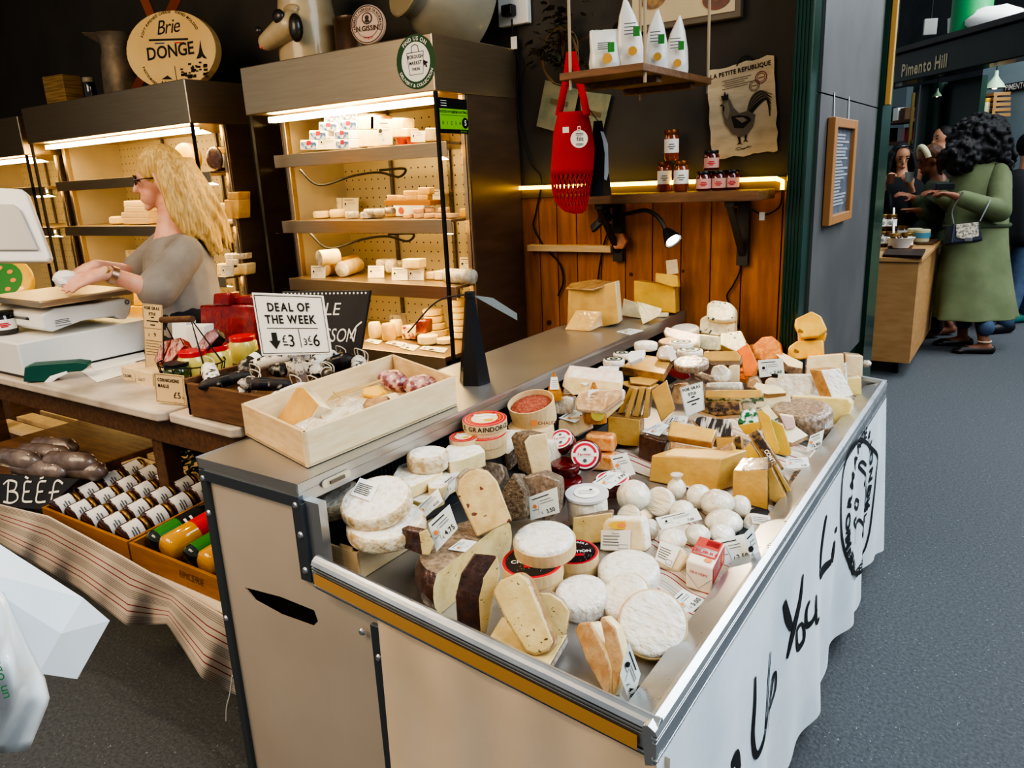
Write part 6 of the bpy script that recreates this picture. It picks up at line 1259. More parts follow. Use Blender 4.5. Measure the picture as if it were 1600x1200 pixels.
def pbf(u, v):
    L = [(-70, 905), (-60, 1000), (-75, 1100), (-80, 1185)]; Rr = [(5, 925), (40, 1000), (70, 1060), (84, 1120)]
    t = v*3; i = min(2, int(t)); f = t-i; l = V((L[i][0]*(1-f)+L[i+1][0]*f, L[i][1]*(1-f)+L[i+1][1]*f, 0)); q = V((Rr[i][0]*(1-f)+Rr[i+1][0]*f, Rr[i][1]*(1-f)+Rr[i+1][1]*f, 0))
    if v > .85: q.x -= (v-.85)*260; q.y += (v-.85)*350
    s = l*(1-u)+q*u; bulge = .12*math.sin(math.pi*min(1, max(0, u)))*math.sin(math.pi*min(1, v*.9+.1))
    return fgp(s.x, s.y, .93-bulge+.008*math.sin(u*17+v*9))
b.grid(pbf, 30, 30); o = b.build('plastic_carrier_bag', PLB, None, 'translucent plastic carrier bag with small green print, lower left corner', 'bag', smooth=70, solid=.001)
b = MB(); u_ = (fgp(8, 1015, .82)-fgp(18, 1050, .82)).normalized(); v_ = UPV.cross(u_) if False else (RT - u_*RT.dot(u_)).normalized()*-1
p_ = pbf(.62, .5)-FW*.012; w_ = u_.cross(-FW).normalized(); text(b, 'ecorgo un', p_, -u_, (-FW).cross(-u_).normalized(), .016, .0, off=.004); b.build('bag_print', mat('print_green', '2d7a44', .5), o)
# ---------------------------------------------------------------- shop assistant
SKIN = mat('skin_light', 'd9a58c', .5, 0, 'cf9378', 12, sss=.1); SHIRT = mat('shirt_grey', '8a837c', .9, 0, '7d766f', 9, bump=.35, bs=22, bdet=2); APRON = mat('apron_dark', '1e2026', .8, bump=.2, bs=40); HAIRB = mat('hair_blonde', 'd0b070', .45, 0, 'a5803f', 26, .35, .65, (5, 5, .6), bump=.6, bs=60, bstretch=(6, 6, .5)); HAIRP = mat('hair_pink_tint', 'd9a995', .45, 0, 'dcb77c', 12, .4, .6, (5, 5, .8), bump=.6, bs=60, bstretch=(6, 6, .5))
def px3(x, y, d): return atd(x, y, d*1.075)
s_d = .0025
hd = px3(250, 282, 2.95); body = MB()
fd = nrm(-.60, -.80, -.10); ld = nrm(.80, -.60, 0)
Mh = Matrix((fd, ld, fd.cross(ld))).transposed()
body.ball(hd+V((0, 0, .02)), (.088, .068, .098), 20, 14, M=Mh)
body.ball(hd+Mh @ V((.045, 0, -.055)), (.045, .048, .05), 16, 10, M=Mh)             # jaw
cap(body, hd+Mh @ V((.088, 0, .008)), .008, hd+Mh @ V((.104, 0, -.028)), .012)    # nose
body.ball(hd+Mh @ V((.084, 0, -.064)), (.013, .02, .006), 10, 8, M=Mh); body.ball(hd+Mh @ V((.080, 0, -.074)), (.013, .018, .007), 10, 8, M=Mh)
body.ball(hd+Mh @ V((.072, 0, -.1)), (.018, .018, .015), 10, 8, M=Mh)
body.ball(hd+Mh @ V((.0, .068, -.01)), (.018, .009, .03), 10, 8, M=Mh); body.ball(hd+Mh @ V((.0, -.068, -.01)), (.018, .009, .03), 10, 8, M=Mh)
nk = px3(272, 352, 2.97); cap(body, hd+Mh @ V((-.02, 0, -.06)), .052, nk, .058)
shL = px3(292, 395, 2.84); shR = px3(262, 380, 3.10); ch = px3(280, 415, 2.98); wa = px3(296, 500, 2.98); hp = px3(300, 560, 2.98)
cap(body, shL, .055, shR, .055); cap(body, nk, .07, ch, .125); cap(body, ch, .128, wa, .125); cap(body, wa, .125, hp, .15)
ft = V((hp.x, hp.y, 0)); fdh = V((fd.x, fd.y, 0)).normalized()
for s_ in (-1, 1): k_ = ft+ld*s_*.09; cap(body, hp+ld*s_*.07, .085, k_+UP*.48, .06); cap(body, k_+UP*.48, .058, k_+UP*.09, .042); cap(body, k_+UP*.05-fdh*.03, .04, k_+UP*.035+fdh*.15, .032)
elL = px3(243, 455, 2.74); wrL = px3(166, 426, 2.62); elR = px3(215, 430, 3.05); wrR = px3(150, 415, 2.86)
cap(body, shL, .05, elL, .043); cap(body, elL, .042, wrL, .026); cap(body, shR, .05, elR, .043); cap(body, elR, .042, wrR, .026)
def hand(b, w, d, n, s, curl=.25, thumb=1):
    """w wrist, d finger direction, n back-of-hand normal; five separate bent fingers"""
    d = d.normalized(); n = (n-d*n.dot(d)).normalized(); t = d.cross(n)*thumb
    pc = w+d*.05*s; cap(b, w, .024*s, pc-t*.014*s, .019*s); cap(b, w, .022*s, pc+t*.014*s, .019*s); cap(b, pc-t*.02*s, .015*s, pc+d*.03*s-t*.026*s, .011*s); cap(b, pc+t*.02*s, .015*s, pc+d*.03*s+t*.028*s, .011*s); cap(b, pc, .016*s, pc+d*.034*s, .012*s)
    for i, (o_, l_) in enumerate(((.030, .066), (.010, .075), (-.011, .070), (-.030, .055))):
        a = pc+d*.033*s+t*o_*s; e = d*math.cos(curl*.5)-n*math.sin(curl*.5); q = a+e*l_*.5*s; e2 = d*math.cos(curl*1.6)-n*math.sin(curl*1.6)
        cap(b, a, .0095*s, q, .0085*s); cap(b, q, .0085*s, q+e2*l_*.55*s, .0065*s)
    a = w+d*.02*s+t*.02*s; q = a+(d*.5+t*.75-n*.3).normalized()*.042*s; cap(b, a, .013*s, q, .010*s); cap(b, q, .010*s, q+(d*.85+t*.3-n*.4).normalized()*.034*s, .008*s)
hand(body, wrL, px3(104, 444, 2.55)-wrL, nrm(.3, -.6, .8), 1.0, .35, 1)
hand(body, wrR, px3(108, 428, 2.86)-wrR, nrm(.1, -.3, .9), 1.0, .4, -1)
st = fuse(body, 'person', [SKIN], None, .0065, 3, label='blonde woman in a grey t-shirt and dark apron serving at the scale', cat='person')
b = MB(); cap(b, nk+V((0, 0, -.075)), .078, ch, .142); cap(b, shL, .068, shR, .068); cap(b, ch, .145, wa, .145); cap(b, wa, .148, px3(298, 530, 2.98), .16)
for a_, e_, f in ((shL, elL, .95), (shR, elR, .9)): m_ = a_+(e_-a_)*f; cap(b, a_, .068, a_+(e_-a_)*.5, .075); cap(b, a_+(e_-a_)*.5, .075, m_, .080)
fuse(b, 'tshirt', [SHIRT], st, .009, 3)
b = MB(); w0 = px3(298, 505, 2.98); cap(b, w0, .152, px3(300, 560, 2.98), .168); cap(b, px3(300, 560, 2.98), .168, V((hp.x, hp.y, .45)), .18); fuse(b, 'apron', [APRON], st, .012, 3)
q_ = w0-fdh*.15+ld*.05; MB().tube(smoothline([w0+ld*.153+fdh*.02, w0+ld*.17-fdh*.03+UP*-.03, w0+ld*.16-fdh*.02+UP*-.12], 6), .012, 8).tube(smoothline([w0+ld*.153, w0+ld*.175+UP*-.05, w0+ld*.165+fdh*.03+UP*-.14], 6), .010, 8).build('apron_tie', APRON, st, smooth=60)
b = MB(); hc = hd+V((0, 0, .03)); b.ball(hc+Mh @ V((-.016, 0, .014)), (.100, .084, .104), 18, 12, M=Mh)
rn = random.Random(4)
for k in range(80):
    an = rn.uniform(1.25, 3.1)*rn.choice((-1, 1)); s_ = 1 if an > 0 else -1; an = abs(an)
    # start on crown, fall down the side/back
    e0 = hc+Mh @ V((.055*math.cos(an)-.03, s_*.078*math.sin(an), .045)); out = Mh @ V((math.cos(an), s_*math.sin(an), 0)); out.z = 0
    ln = rn.uniform(.28, .40); pts = []; ph = rn.uniform(0, 6)
    for i in range(8):
        t = i/7; pts.append(e0+out*(.022+.05*math.sin(t*2.2))*(1 if an > 1 else .5)-fdh*(.02+.085*t*t)+V((0, 0, -ln*t))+ld*(.014*math.sin(ph+t*9))*t+fdh*.01*math.cos(ph+t*8)*t)
    b.tube(pts, [.02, .022, .022, .02, .019, .017, .013, .005], 8)
fuse(b, 'hair', [HAIRB], st, .006, 1)
b = MB()
for k in range(9):
    p_ = hd+Mh @ V((.02-.012*k, .080+.004*math.sin(k), .03)); pts = [p_+V((0, 0, -.035*i))+ld*(.012+.006*math.sin(i*1.3+k))-fdh*(.012*i+.01) for i in range(8)]; b.tube(pts, [.006, .010, .011, .011, .010, .009, .007, .003], 7)
b.build('hair_streak', HAIRP, st, smooth=70)
b = MB()
for s_ in (-1, 1):
    c_ = hd+Mh @ V((.094, s_*.034, .014)); u = Mh @ V((0, 1, 0)); w = Mh @ V((0, 0, 1)); b.tube([c_+u*math.cos(a)*.024+w*math.sin(a)*.019-Mh @ V((abs(math.cos(a))*.006, 0, 0)) for a in [k*math.pi/9 for k in range(19)]], .0028, 6)
    b.tube([c_+u*s_*.024, hd+Mh @ V((.05, s_*.072, .014)), hd+Mh @ V((-.01, s_*.074, .01))], .0028, 6)
b.build('glasses', mat('glasses_frame', '3a2418', .3), st)
b = MB()
for s_ in (-1, 1): b.ball(hd+Mh @ V((.080, s_*.031, .012)), (.008, .012, .006), 10, 8, M=Mh)
b.build('eyes', mat('eye', '2a201c', .2), st)
b = MB(); d_ = (elL-wrL).normalized(); b.frust(wrL+d_*.012, .033, wrL+d_*.035, .034, 16); b.build('watch_strap', mat('watch_metal', 'a58a76', .3, .9), st, smooth=40); MB().frust(wrL+d_*.023+nrm(.2, -.7, .6)*.026, .016, wrL+d_*.023+nrm(.2, -.7, .6)*.036, .016, 14).build('watch_face', mat('watch_gold', 'b89a6a', .3, .9), st)
p_ = px3(102, 436, 2.60); MB().ball(p_+V((0, 0, .0)), (.05, .04, .032), 12, 8, noise=.1).build('wrapped_parcel', mat('parcel_paper', 'e6dfda', .6, bump=.5, bs=25), None, 'small white paper parcel held down on the scale by the assistant', 'parcel')
# ================================================================ contents of the chillers
def zs(px, py, z):
    p = at(px, py, z=z)
    if p.y < 2.52: p = at(px, py, y=2.52); p.z = z
    if p.y > 2.88: p = at(px, py, y=2.88); p.z = z
    return p
GSH = 'cheeses on the chiller shelves'
CREAM = mat('shelf_cheese', 'e9d6a6', .55, 0, 'd8bf86', 20, bump=.3, bs=60); CREAMG = mat('shelf_goat', 'd9d2be', .7, 0, 'a9a08c', 30, bump=.7, bs=90); TAN = mat('shelf_tan', 'd6b06b', .55, 0, 'c1954f', 20, bump=.3, bs=60); TERRA = mat('terracotta', 'a8431f', .5)
PACK = mat('pack_white', 'e6e6e2', .4, 0, 'd9dadb', 8); PBLUE = mat('pack_blue', '3f6aa8', .4, 0, 'cfd9e6', 60, .42, .56)
def bxf(label, r, z, dep, m, name='cheese_block', cat='cheese', zb=0, n=NY, **k):
    x0, y0, x1, y1 = r; return wedge(label, [(x0, y1), (x0, y0), (x1, y0), (x1, y1)], zs((x0+x1)/2, y1, z) if not zb else at((x0+x1)/2, y1, y=2.585), n, dep, m if isinstance(m, tuple) else (m, m), name=name, cat=cat, **k)
def shcard(label, r, z, n=None): 
    x0, y0, x1, y1 = r; return price_card(label, [(x0, y0), (x1, y0), (x1, y1), (x0, y1)], zs((x0+x1)/2, y1, z), n or nrm(.1, -.96, .25), '', INK, group='price cards on the chiller shelves', mt=bpy.data.materials['shelf_card'])
mat('shelf_card', 'e8dfc6', .6)
S1, S2, S3, S4 = 1.672, 1.366, 1.087, .802
def pk(i, r, lab, lift):
    n = NY; z = S1+lift; o = bxf(lab, r, z, .07, PACK, 'cheese_pack', zb=z, group='blue and red printed cheese packs', bev=.003)
    x0, y0, x1, y1 = r; p0 = zs((x0+x1)/2, y1, z); w = x1-x0; b = MB()
    q = lambda a0, b0, a1, b1, mi, of: b.add([onplane(x0+w*a, y0+(y1-y0)*c_, p0, n)+n*of for a, c_ in ((a0, b0), (a1, b0), (a1, b1), (a0, b1))], [(0, 1, 2, 3)], mi)
    q(.05, .2, .95, .95, 0, .001); q(.38, .05, .64, .5, 1, .002); q(.42, .55, .62, .85, 2, .002); b.build('pack_print', [PBLUE, REDM, PAPER], o); return o
for i, (r, l, lab) in enumerate((((469, 219, 496, 234), 0, 'leftmost on the top shelf'), ((483, 204, 511, 219), .034, 'second step of the pile'), ((498, 191, 528, 205), .068, 'third step of the pile'), ((506, 177, 530, 191), .105, 'fourth step, left'), ((522, 203, 546, 218), .034, 'right column, lower middle'), ((530, 188, 558, 203), .07, 'right column, middle'), ((528, 173, 558, 188), .105, 'right column, upper'), ((535, 157, 556, 173), .14, 'topmost of the pile'), ((524, 218, 546, 233), 0, 'bottom right, behind the cream card'))):
    pk(i, r, 'blue white and red printed cheese pack, %s' % lab, l)
for i, (r, l) in enumerate((((556, 158, 575, 172), .14), ((546, 203, 560, 217), .034), ((546, 217, 560, 231), 0))):
    bxf('plain white pack end beside the printed packs, %s' % ('top', 'middle', 'bottom')[i], r, S1+l, .06, PACK, 'cheese_pack', zb=S1+l, bev=.003)
shcard('cream card in front of the blue printed packs', (497, 213, 525, 233), S1)
for r, l, lb in (((560, 203, 592, 229), 0, 'pale cheese block under the lamp, lower left of the bright pile'), ((559, 177, 585, 203), .06, 'pale cheese block under the lamp, upper left of the bright pile'), ((578, 180, 594, 203), .06, 'tan sided block behind the bright pile'), ((612, 184, 629, 202), .055, 'film-wrapped cheese above the red tubs'), ((608, 200, 636, 214), .03, 'film-wrapped cheese on the red tubs')):
    bxf(lb, r, S1+l, .08, (CREAM, TAN) if 'tan' in lb else CREAM, zb=S1+l, bev=.005)
shcard('tall white card leaning on the bright pile of the top shelf', (590, 186, 613, 226), S1)
for i, r in enumerate(((613, 212, 629, 224), (629, 208, 646, 222))):
    p = zs((r[0]+r[2])/2, r[3], S1); MB().lathe(p+V((0, .03, 0)), UP, [(.022, 0), (.028, .03), (.024, .03), (.02, .006)], 16).build('terracotta_pot', TERRA, None, ('left terracotta pot of cheese on the top shelf', 'right terracotta pot of cheese on the top shelf')[i], 'pot', smooth=50)
shcard('white card standing right of the terracotta pots', (642, 204, 664, 222), S1); bxf('cream wrapped block at the right end of the top shelf', (664, 200, 684, 220), S1, .08, CREAM, bev=.004)
# second shelf
def rnd(label, c, rpx, hpx, z, m=CREAM, group=None, name='small_cheese', up=0):
    p = zs(c[0], c[1], z); r = rpx*mpp(p); h_ = hpx*mpp(p); b = MB(); p = p+V((0, r, h_*1.02*up)); b.lathe(p, UP, [(r*.8, 0), (r, h_*.15), (r*1.02, h_*.5), (r, h_*.85), (r*.8, h_)], 18); return b.build(name, m, None, label, 'cheese', group, smooth=50)
for i, (c, rp, hp_, m_, lb) in enumerate((((493, 342), 13, 11, CREAM, 'cream round, first from the left on the second shelf'), ((519, 341), 13, 13, CREAM, 'cream round, second from the left on the second shelf'), ((543, 342), 11, 11, CREAMG, 'grey goat round, third from the left on the second shelf'), ((567, 342), 13, 10, CREAMG, 'grey goat round, fourth from the left on the second shelf'), ((585, 341), 10, 12, CREAMG, 'grey goat round, fifth from the left on the second shelf'), ((604, 339), 13, 14, CREAM, 'plump white goat round near the middle of the second shelf'))): rnd(lb, c, rp, hp_, S2, m_, GSH)
for i, (a, c_) in enumerate(((562, 328), (578, 326), (594, 325))):
    p = zs(a, c_+6, S2+.03); MB().lathe(p+V((-.03, .06, 0)), V((1, .1, 0)), [(.008, 0), (.014, .006), (.014, .055), (.008, .06)], 12).build('goat_log', CREAMG, None, 'small ash grey goat log, %s of three behind the goat rounds' % ('left', 'middle', 'right')[i], 'cheese', smooth=50)
shcard('left one of the two cream cards behind the goat rounds', (509, 309, 534, 329), S2+.015, NY); shcard('right one of the two cream cards behind the goat rounds', (535, 309, 560, 330), S2+.015, NY)
o = bxf('white paper roll end with an orange round logo on the second shelf', (614, 320, 662, 338), S2, .05, PACK, 'paper_roll', 'paper', bev=.004); p0 = zs(638, 338, S2); b = MB(); disc(b, onplane(627, 329, p0, NY), (1, 0, 0), (0, 0, 1), .0165, 0, .002, 18); b.build('orange_logo', mat('logo_orange', 'b5561f', .6), o)
bxf('wooden block carrying tan cheeses at the back of the second shelf', (600, 313, 672, 321), S2+.03, .08, mat('block_wood', 'a06d2e', .6), 'wood_block', 'wood block', zb=S2+.03)
for i, r in enumerate(((604, 305, 620, 314), (620, 306, 634, 314), (634, 305, 652, 313), (652, 304, 668, 313), (630, 298, 653, 306), (653, 293, 671, 304))):
    bxf('small tan cheese on the wooden block, %s' % ('first of the row', 'second of the row', 'third of the row', 'fourth of the row', 'left on top', 'right on top')[i], r, 0, .035, TAN, zb=S2+.055+(.03 if i > 3 else 0), bev=.003, group=GSH)
shcard('cream card with a dark dot right of the wooden block', (668, 296, 693, 319), S2+.02)
for i, (c, rp, hp_, lb) in enumerate((((633, 341), 8, 6, 'first'), ((650, 341), 8, 7, 'second'), ((666, 341), 9, 7, 'third'), ((684, 341), 10, 7, 'fourth'), ((702, 341), 9, 7, 'fifth'))): rnd('tiny orange-tinged cheese, %s of the front row on the second shelf' % lb, c, rp, hp_, S2, mat('tiny_orange', 'dcae7c', .6) if i == 0 else bpy.data.materials['tiny_orange'], 'tiny orange-tinged cheeses on the second shelf')
for i, (c, lb) in enumerate((((648, 333), 'left'), ((666, 332), 'middle'), ((688, 332), 'right'))): rnd('tiny orange-tinged cheese, %s one of the upper row on the second shelf' % lb, c, 9, 7, S2+.022, bpy.data.materials['tiny_orange'], 'tiny orange-tinged cheeses on the second shelf')
bxf('bright yellow cheese piece at the right end of the second shelf', (718, 326, 736, 339), S2, .05, PASTEY, bev=.003)
p = zs(725, 312, S2); MB().lathe(p+V((.0, .08, .0)), UP, [(.028, 0), (.03, .05), (.024, .05), (.024, .01)], 18).build('blue_tub', mat('blue_tub', '3a4668', .3, coat=.5), None, 'small dark blue tub at the right end of the second shelf', 'tub', smooth=50)
# third shelf
def log(label, a, e, rpx, z, m):
    p = zs(a[0], a[1], z); q = zs(e[0], e[1], z); r = rpx*mpp(p); p = p+UP*r; q = q+UP*r; d = q-p; b = MB(); b.lathe(p, d, [(r*.85, 0), (r, .004), (r, d.length-.004), (r*.85, d.length)], 20, [1, 0, 0, 0] if len(m) > 1 else None); return b.build('cheese_log', list(m), None, label, 'cheese', smooth=50)
LG = (CREAM, CREAMG)
log('yellow-banded goat log lying along the third shelf', (507, 432), (556, 412), 12, S3, (TAN, CREAM)); log('cream goat log nearest the shelf edge, cut end forward', (535, 433), (560, 425), 12, S3, LG); log('cream goat log lying on top of the others, upper left', (500, 425), (530, 412), 12, S3+.062, LG)
for r, lb in (((486, 415, 508, 435), 'white card at the left end of the third shelf'), ((575, 415, 600, 434), 'white card left of the two grey cards, third shelf'), ((612, 418, 637, 438), 'left one of the two grey cards, third shelf'), ((637, 418, 662, 438), 'right one of the two grey cards, third shelf'), ((718, 402, 740, 424), 'bent white card at the right end of the third shelf')): shcard(lb, r, S3)
for i, (c, rp, hp_) in enumerate((((592, 424), 10, 18), ((606, 426), 10, 20), ((620, 420), 9, 12))): rnd('tall grey crumbly goat cheese, %s of three behind the cards' % ('left', 'middle', 'right')[i], c, rp, hp_, S3+.01, CREAMG, GSH)
bxf('pale trapezoid goat cheese behind the grey cards', (628, 405, 655, 419), S3+.02, .05, CREAM, zb=S3+.03, bev=.004)
for i, r in enumerate(((664, 425, 678, 437), (678, 423, 694, 438))): bxf('flaky yellow cheese heap, %s part, third shelf' % ('left', 'right')[i], r, S3, .05, PASTEP, bev=.006)
log('long grey goat log at the right end of the third shelf', (697, 441), (741, 444), 11, S3, (CREAMG, CREAM))
# bottom deck
for i, (c, rp, hp_, m_, lb) in enumerate((((580, 530), 10, 25, CREAM, 'pale cheese cylinder, left of three on the bottom deck'), ((601, 534), 11, 27, TAN, 'browned cheese cylinder, front of three on the bottom deck'), ((614, 527), 10, 26, CREAM, 'pale cheese cylinder, right of three on the bottom deck'))): rnd(lb, c, rp, hp_, S4, m_)
b = MB(); p = zs(604, 522, S4)+V((0, .09, 0)); b.lathe(p, UP, [(.045, 0), (.045, .07), (.038, .085), (.01, .09)], 20); b.build('clear_dome', CLEAR, None, 'clear plastic dome behind the cheese cylinders on the bottom deck', 'dome', smooth=50)
bxf('red and white marbled sausage end on the bottom deck', (626, 508, 650, 531), S4, .06, film('red_marbled', 'e6d2a4', '7c2416', ns=30, lo=.45, hi=.6), 'sausage_end', 'sausage', bev=.012)
bxf('dark red wrapped piece behind the marbled sausage end', (648, 500, 664, 522), S4, .06, film('dark_red', '5e1c12', '8c3a24', ns=20), 'sausage_end', 'sausage', zb=S4+.01, bev=.01)
for i in range(4): rnd('cream round in the left stack on the bottom deck, %s from the bottom' % ('first', 'second', 'third', 'fourth')[i], (672+(3, 1, -2, -3)[i], 527-i*.0), 16, 10.5, S4, CREAM, 'stacked cream rounds on the bottom deck', up=i)
for i in range(6): rnd('cream round in the tall right stack on the bottom deck, %s from the bottom' % ('first', 'second', 'third', 'fourth', 'fifth', 'sixth')[i], (712, 530), 15, 10, S4, CREAM, 'stacked cream rounds on the bottom deck', up=i)
rnd('single cream round in front of the left stack, bottom deck', (659, 540), 16, 15, S4); rnd('flat cream round with a dark ring beside the single round, bottom deck', (687, 539), 14, 9, S4, CREAM)
for i, (q, lb) in enumerate((([(570, 533), (577, 529), (598, 532), (590, 538)], 'left'), ([(602, 536), (610, 531), (636, 536), (628, 542)], 'second'), ([(625, 543), (632, 537), (656, 540), (646, 548)], 'third'), ([(655, 545), (662, 540), (700, 544), (694, 551)], 'right'))): price_card('flat cream card at the front of the bottom deck, %s' % lb, q, zs(q[3][0], q[3][1], S4+.002), UP, '', INK, group=None, mt=bpy.data.materials['shelf_card'])
# wide left chiller
T1, T2, T3 = 1.622, 1.347, 1.077
def onedge(label, c, rpx, z, th, m): p = zs(c[0], c[1], z); r = rpx*mpp(p); b = MB(); drum(b, p+V((0, .05, r)), nrm(.1, -1, .05), r, th, 0, 1, .2); return b.build('cheese_round', list(m), None, label, 'cheese', smooth=50)
onedge('big yellow cheese round standing on edge above the assistant', (275, 268), 23, T1, .07, (PASTEY, TAN)); onedge('dark brown cheese round standing on edge, top shelf right of the assistant', (322, 262), 19, T1, .07, (RINDB, RINDB))
for r, lb, m_, l in (((333, 240, 350, 262), 'grey cheese block at the right end of the top shelf, left chiller', CREAMG, 0), ((334, 230, 352, 241), 'yellow cheese on the grey block, left chiller', TAN, .055)): bxf(lb, r, T1+l, .07, m_, zb=T1+l, bev=.006)
for i in range(4): bxf('flat wooden cheese box in the stack left of the assistant, %s from the bottom' % ('first', 'second', 'third', 'fourth')[i], (192+(0, -3, 2, 1)[i], 341-i*9, 230, 350-i*9), 0, .09, BOXW, 'cheese_box', 'cheese box', zb=T2+.026*i, bev=.003, group='stacked flat boxes left of the assistant')
rnd('tied round cheese beside the box stack, second shelf of the left chiller', (174, 351), 16, 12, T2, CREAM); rnd('smaller round on the tied cheese, left chiller', (172, 340), 13, 6, T2+.03, CREAM)
for r, lb, l in (((326, 318, 352, 342), 'large pale cheese half behind the cards, left chiller second shelf', 0), ((350, 312, 372, 342), 'stack of yellow cheese behind the cards, left chiller second shelf', 0), ((356, 300, 372, 313), 'yellow cheese on top of the stack, left chiller second shelf', .075)): bxf(lb, r, T2+l, .08, TAN if 'yellow' in lb else CREAM, zb=T2+l, bev=.005)
shcard('left one of two cards on the second shelf of the left chiller', (334, 329, 350, 345), T2); shcard('right one of two cards on the second shelf of the left chiller', (350, 329, 367, 346), T2)
for i, r in enumerate(((186, 391, 200, 409), (198, 390, 213, 408))): bxf('wrapped white cheese left of the assistant, third shelf, %s one' % ('left', 'right')[i], r, T3, .07, FILMW, bev=.008)
for i, r in enumerate(((338, 412, 356, 430), (352, 404, 372, 420), (362, 412, 384, 430), (350, 396, 378, 406))): bxf('wrapped cheese in the heap right of the assistant, %s' % ('left', 'middle', 'right', 'topmost')[i], r, T3, .07, FILMW if i % 2 else CREAM, zb=T3+(.03 if i in (1,) else .055 if i == 3 else 0), bev=.008)
shcard('card leaning on the wrapped heap, left chiller third shelf', (345, 414, 365, 432), T3)
for i, r in enumerate(((205, 500, 230, 522), (203, 478, 226, 500), (208, 455, 232, 478))): bxf('yellow cheese block behind the scale, %s of the column' % ('lowest', 'middle', 'top')[i], r, .802+.058*i, .09, PASTEY, zb=.86+.058*i, bev=.008)
# ================================================================ things on top of the chillers
TZ2 = 2.057
def stand(px, py, y): return at(px, py, y=y)
brie = thing('brie_sign', V((-3.79, 2.5, TZ2-.03)), 'round cream Brie Donge sign with a bottom notch, on the left chiller', 'sign')
ns = nrm(.32, -.94, .12); c0 = at(267, 80, y=2.5); k0 = mpp(c0); u, w, _ = basis(ns); OUT = []
def bp_(px, py): return onplane(px, py, c0, ns)
for a in range(0, 361, 10):
    if 282 < a < 318: continue
    OUT.append((267+70*math.cos(R(a)), 79-62*math.sin(R(a))-2))
OUT = [(267+70*math.cos(R(a)), 78-62*math.sin(R(a))) for a in range(-48, 285, 9)]+[(281, 138), (287, 134), (294, 139), (303, 137)]
MB().prism([bp_(*q) for q in OUT], -ns*.05).build('board', [mat('brie_board', 'd9b87c', .6, 0, 'cfa968', 3)], brie, bevel=.003)
b = MB(); ctr = bp_(267, 79); uu = (bp_(300, 74)-bp_(230, 84.5)).normalized(); ww = ns.cross(uu)
text(b, 'Brie', bp_(264, 52), uu, ww, 24*k0*1.25, .0, sp=.04, slant=.25, sx=.95); text(b, 'DONGE', bp_(268, 89), uu, ww, 19*k0*1.4, .018, sp=.08, sx=.92)
b.strip([bp_(233, 63), bp_(294, 61)], 3*k0, ns, 0); b.strip([bp_(242, 68), bp_(257, 67.5)], 1.6*k0, ns, 1); b.strip([bp_(273, 67), bp_(288, 66.5)], 1.6*k0, ns, 2)
arctext(b, 'SOFT RIPENED CHEESE', ctr+ww*.0, uu, ww, 55*k0, 4.4*k0*1.4, 118, .015); arctext(b, 'HAND MOLDED', ctr, uu, ww, 55*k0, 4.4*k0*1.4, 50, .015); arctext(b, 'PASTEURISED COW MILK CHEESE', ctr, uu, ww, 59*k0, 4.2*k0*1.4, 246, .015, inside=True)
b.add([bp_(a, c_)+ns*.0016 for a, c_ in ((313, 62), (315, 75), (318, 84), (324, 92), (318, 91), (316, 88), (313, 91), (307, 92), (311, 82))], [tuple(range(9))], 0)
rb_ = random.Random(2)
for k in range(34): a, c_ = rb_.uniform(283, 325), rb_.uniform(97, 121); s_ = rb_.uniform(1.5, 3.5); b.add([bp_(a+i, c_+j)+ns*.0016 for i, j in ((-s_, -s_*.6), (s_, -s_*.6), (s_*.8, s_*.6), (-s_, s_*.7))], [(0, 1, 2, 3)], 0)
b.strip([bp_(273, 103), bp_(277, 130)], 1*k0, ns, 0)
for k in range(9): b.add([bp_(254+k*5.2+i, 129-k*.1+j)+ns*.0016 for i, j in ((-2, 2), (0, -3), (2, 2))], [(0, 1, 2)], 0)
b.add([bp_(a, c_)+ns*.0016 for a, c_ in ((253, 124), (262, 118), (270, 124))], [(0, 1, 2)], 0)
b.build('lettering', [INK, mat('fr_blue', '26345c', .6), REDM], brie)
WO = mat('orange_wood', '8a4315', .55)
ez = thing('wooden_easel', V((-3.8, 2.62, TZ2)), 'orange-brown crossed wooden easel behind the round brie sign', 'easel')
for p_, q_ in (((218, -20), (288, 160)), ((284, -20), (208, 150))): a, c_ = at(*p_, y=2.62), at(*q_, y=2.62); c_.z = max(c_.z, TZ2); MB().tube([a, c_], .03, 4).build('strut', WO, ez)
can = thing('milk_can', V((-4.40, 2.62, TZ2)), 'old grey metal milk can with wide spout left of the brie sign', 'milk can'); cp = V((-4.40, 2.62, TZ2)); OLD = mat('old_tin', '8d7f6b', .55, .5, '5d5347', 10, .35, .7, bump=.2)
b = MB(); b.lathe(cp, UP, [(.10, 0), (.105, .02), (.095, .2), (.08, .25), (.08, .28), (.105, .34), (.095, .34), (.075, .28)], 24); b.build('body', OLD, can, smooth=50); d_ = V((-.8, -.55, 0)); MB().prism([cp+V((0, 0, .28))+d_*.06, cp+V((0, 0, .345))+d_*.06+V((.03, -.05, 0)), cp+V((0, 0, .36))+d_*.19, cp+V((0, 0, .345))+d_*.06-V((.03, -.05, 0))], V((.0, .02, -.02))).build('spout', OLD, can, bevel=.004)
o = MB().box((-4.94, 2.56, TZ2+.085), (.19, .12, .17), .12).build('tan_box', mat('ribbed_tan', '9c7b49', .7, 0, '7b5f36', 60, .45, .55, (.1, .1, 3)), None, 'small tan ribbed box on top of the left chiller, far left', 'box', bevel=.004)
jar('small dark glass bottle with a pale stopper left of the milk can', (-4.63, 2.55, TZ2), .035, .13, DKJ, mat('stopper', '8f836c', .4), None, name='glass_bottle', cat='bottle', lid_h=.03)
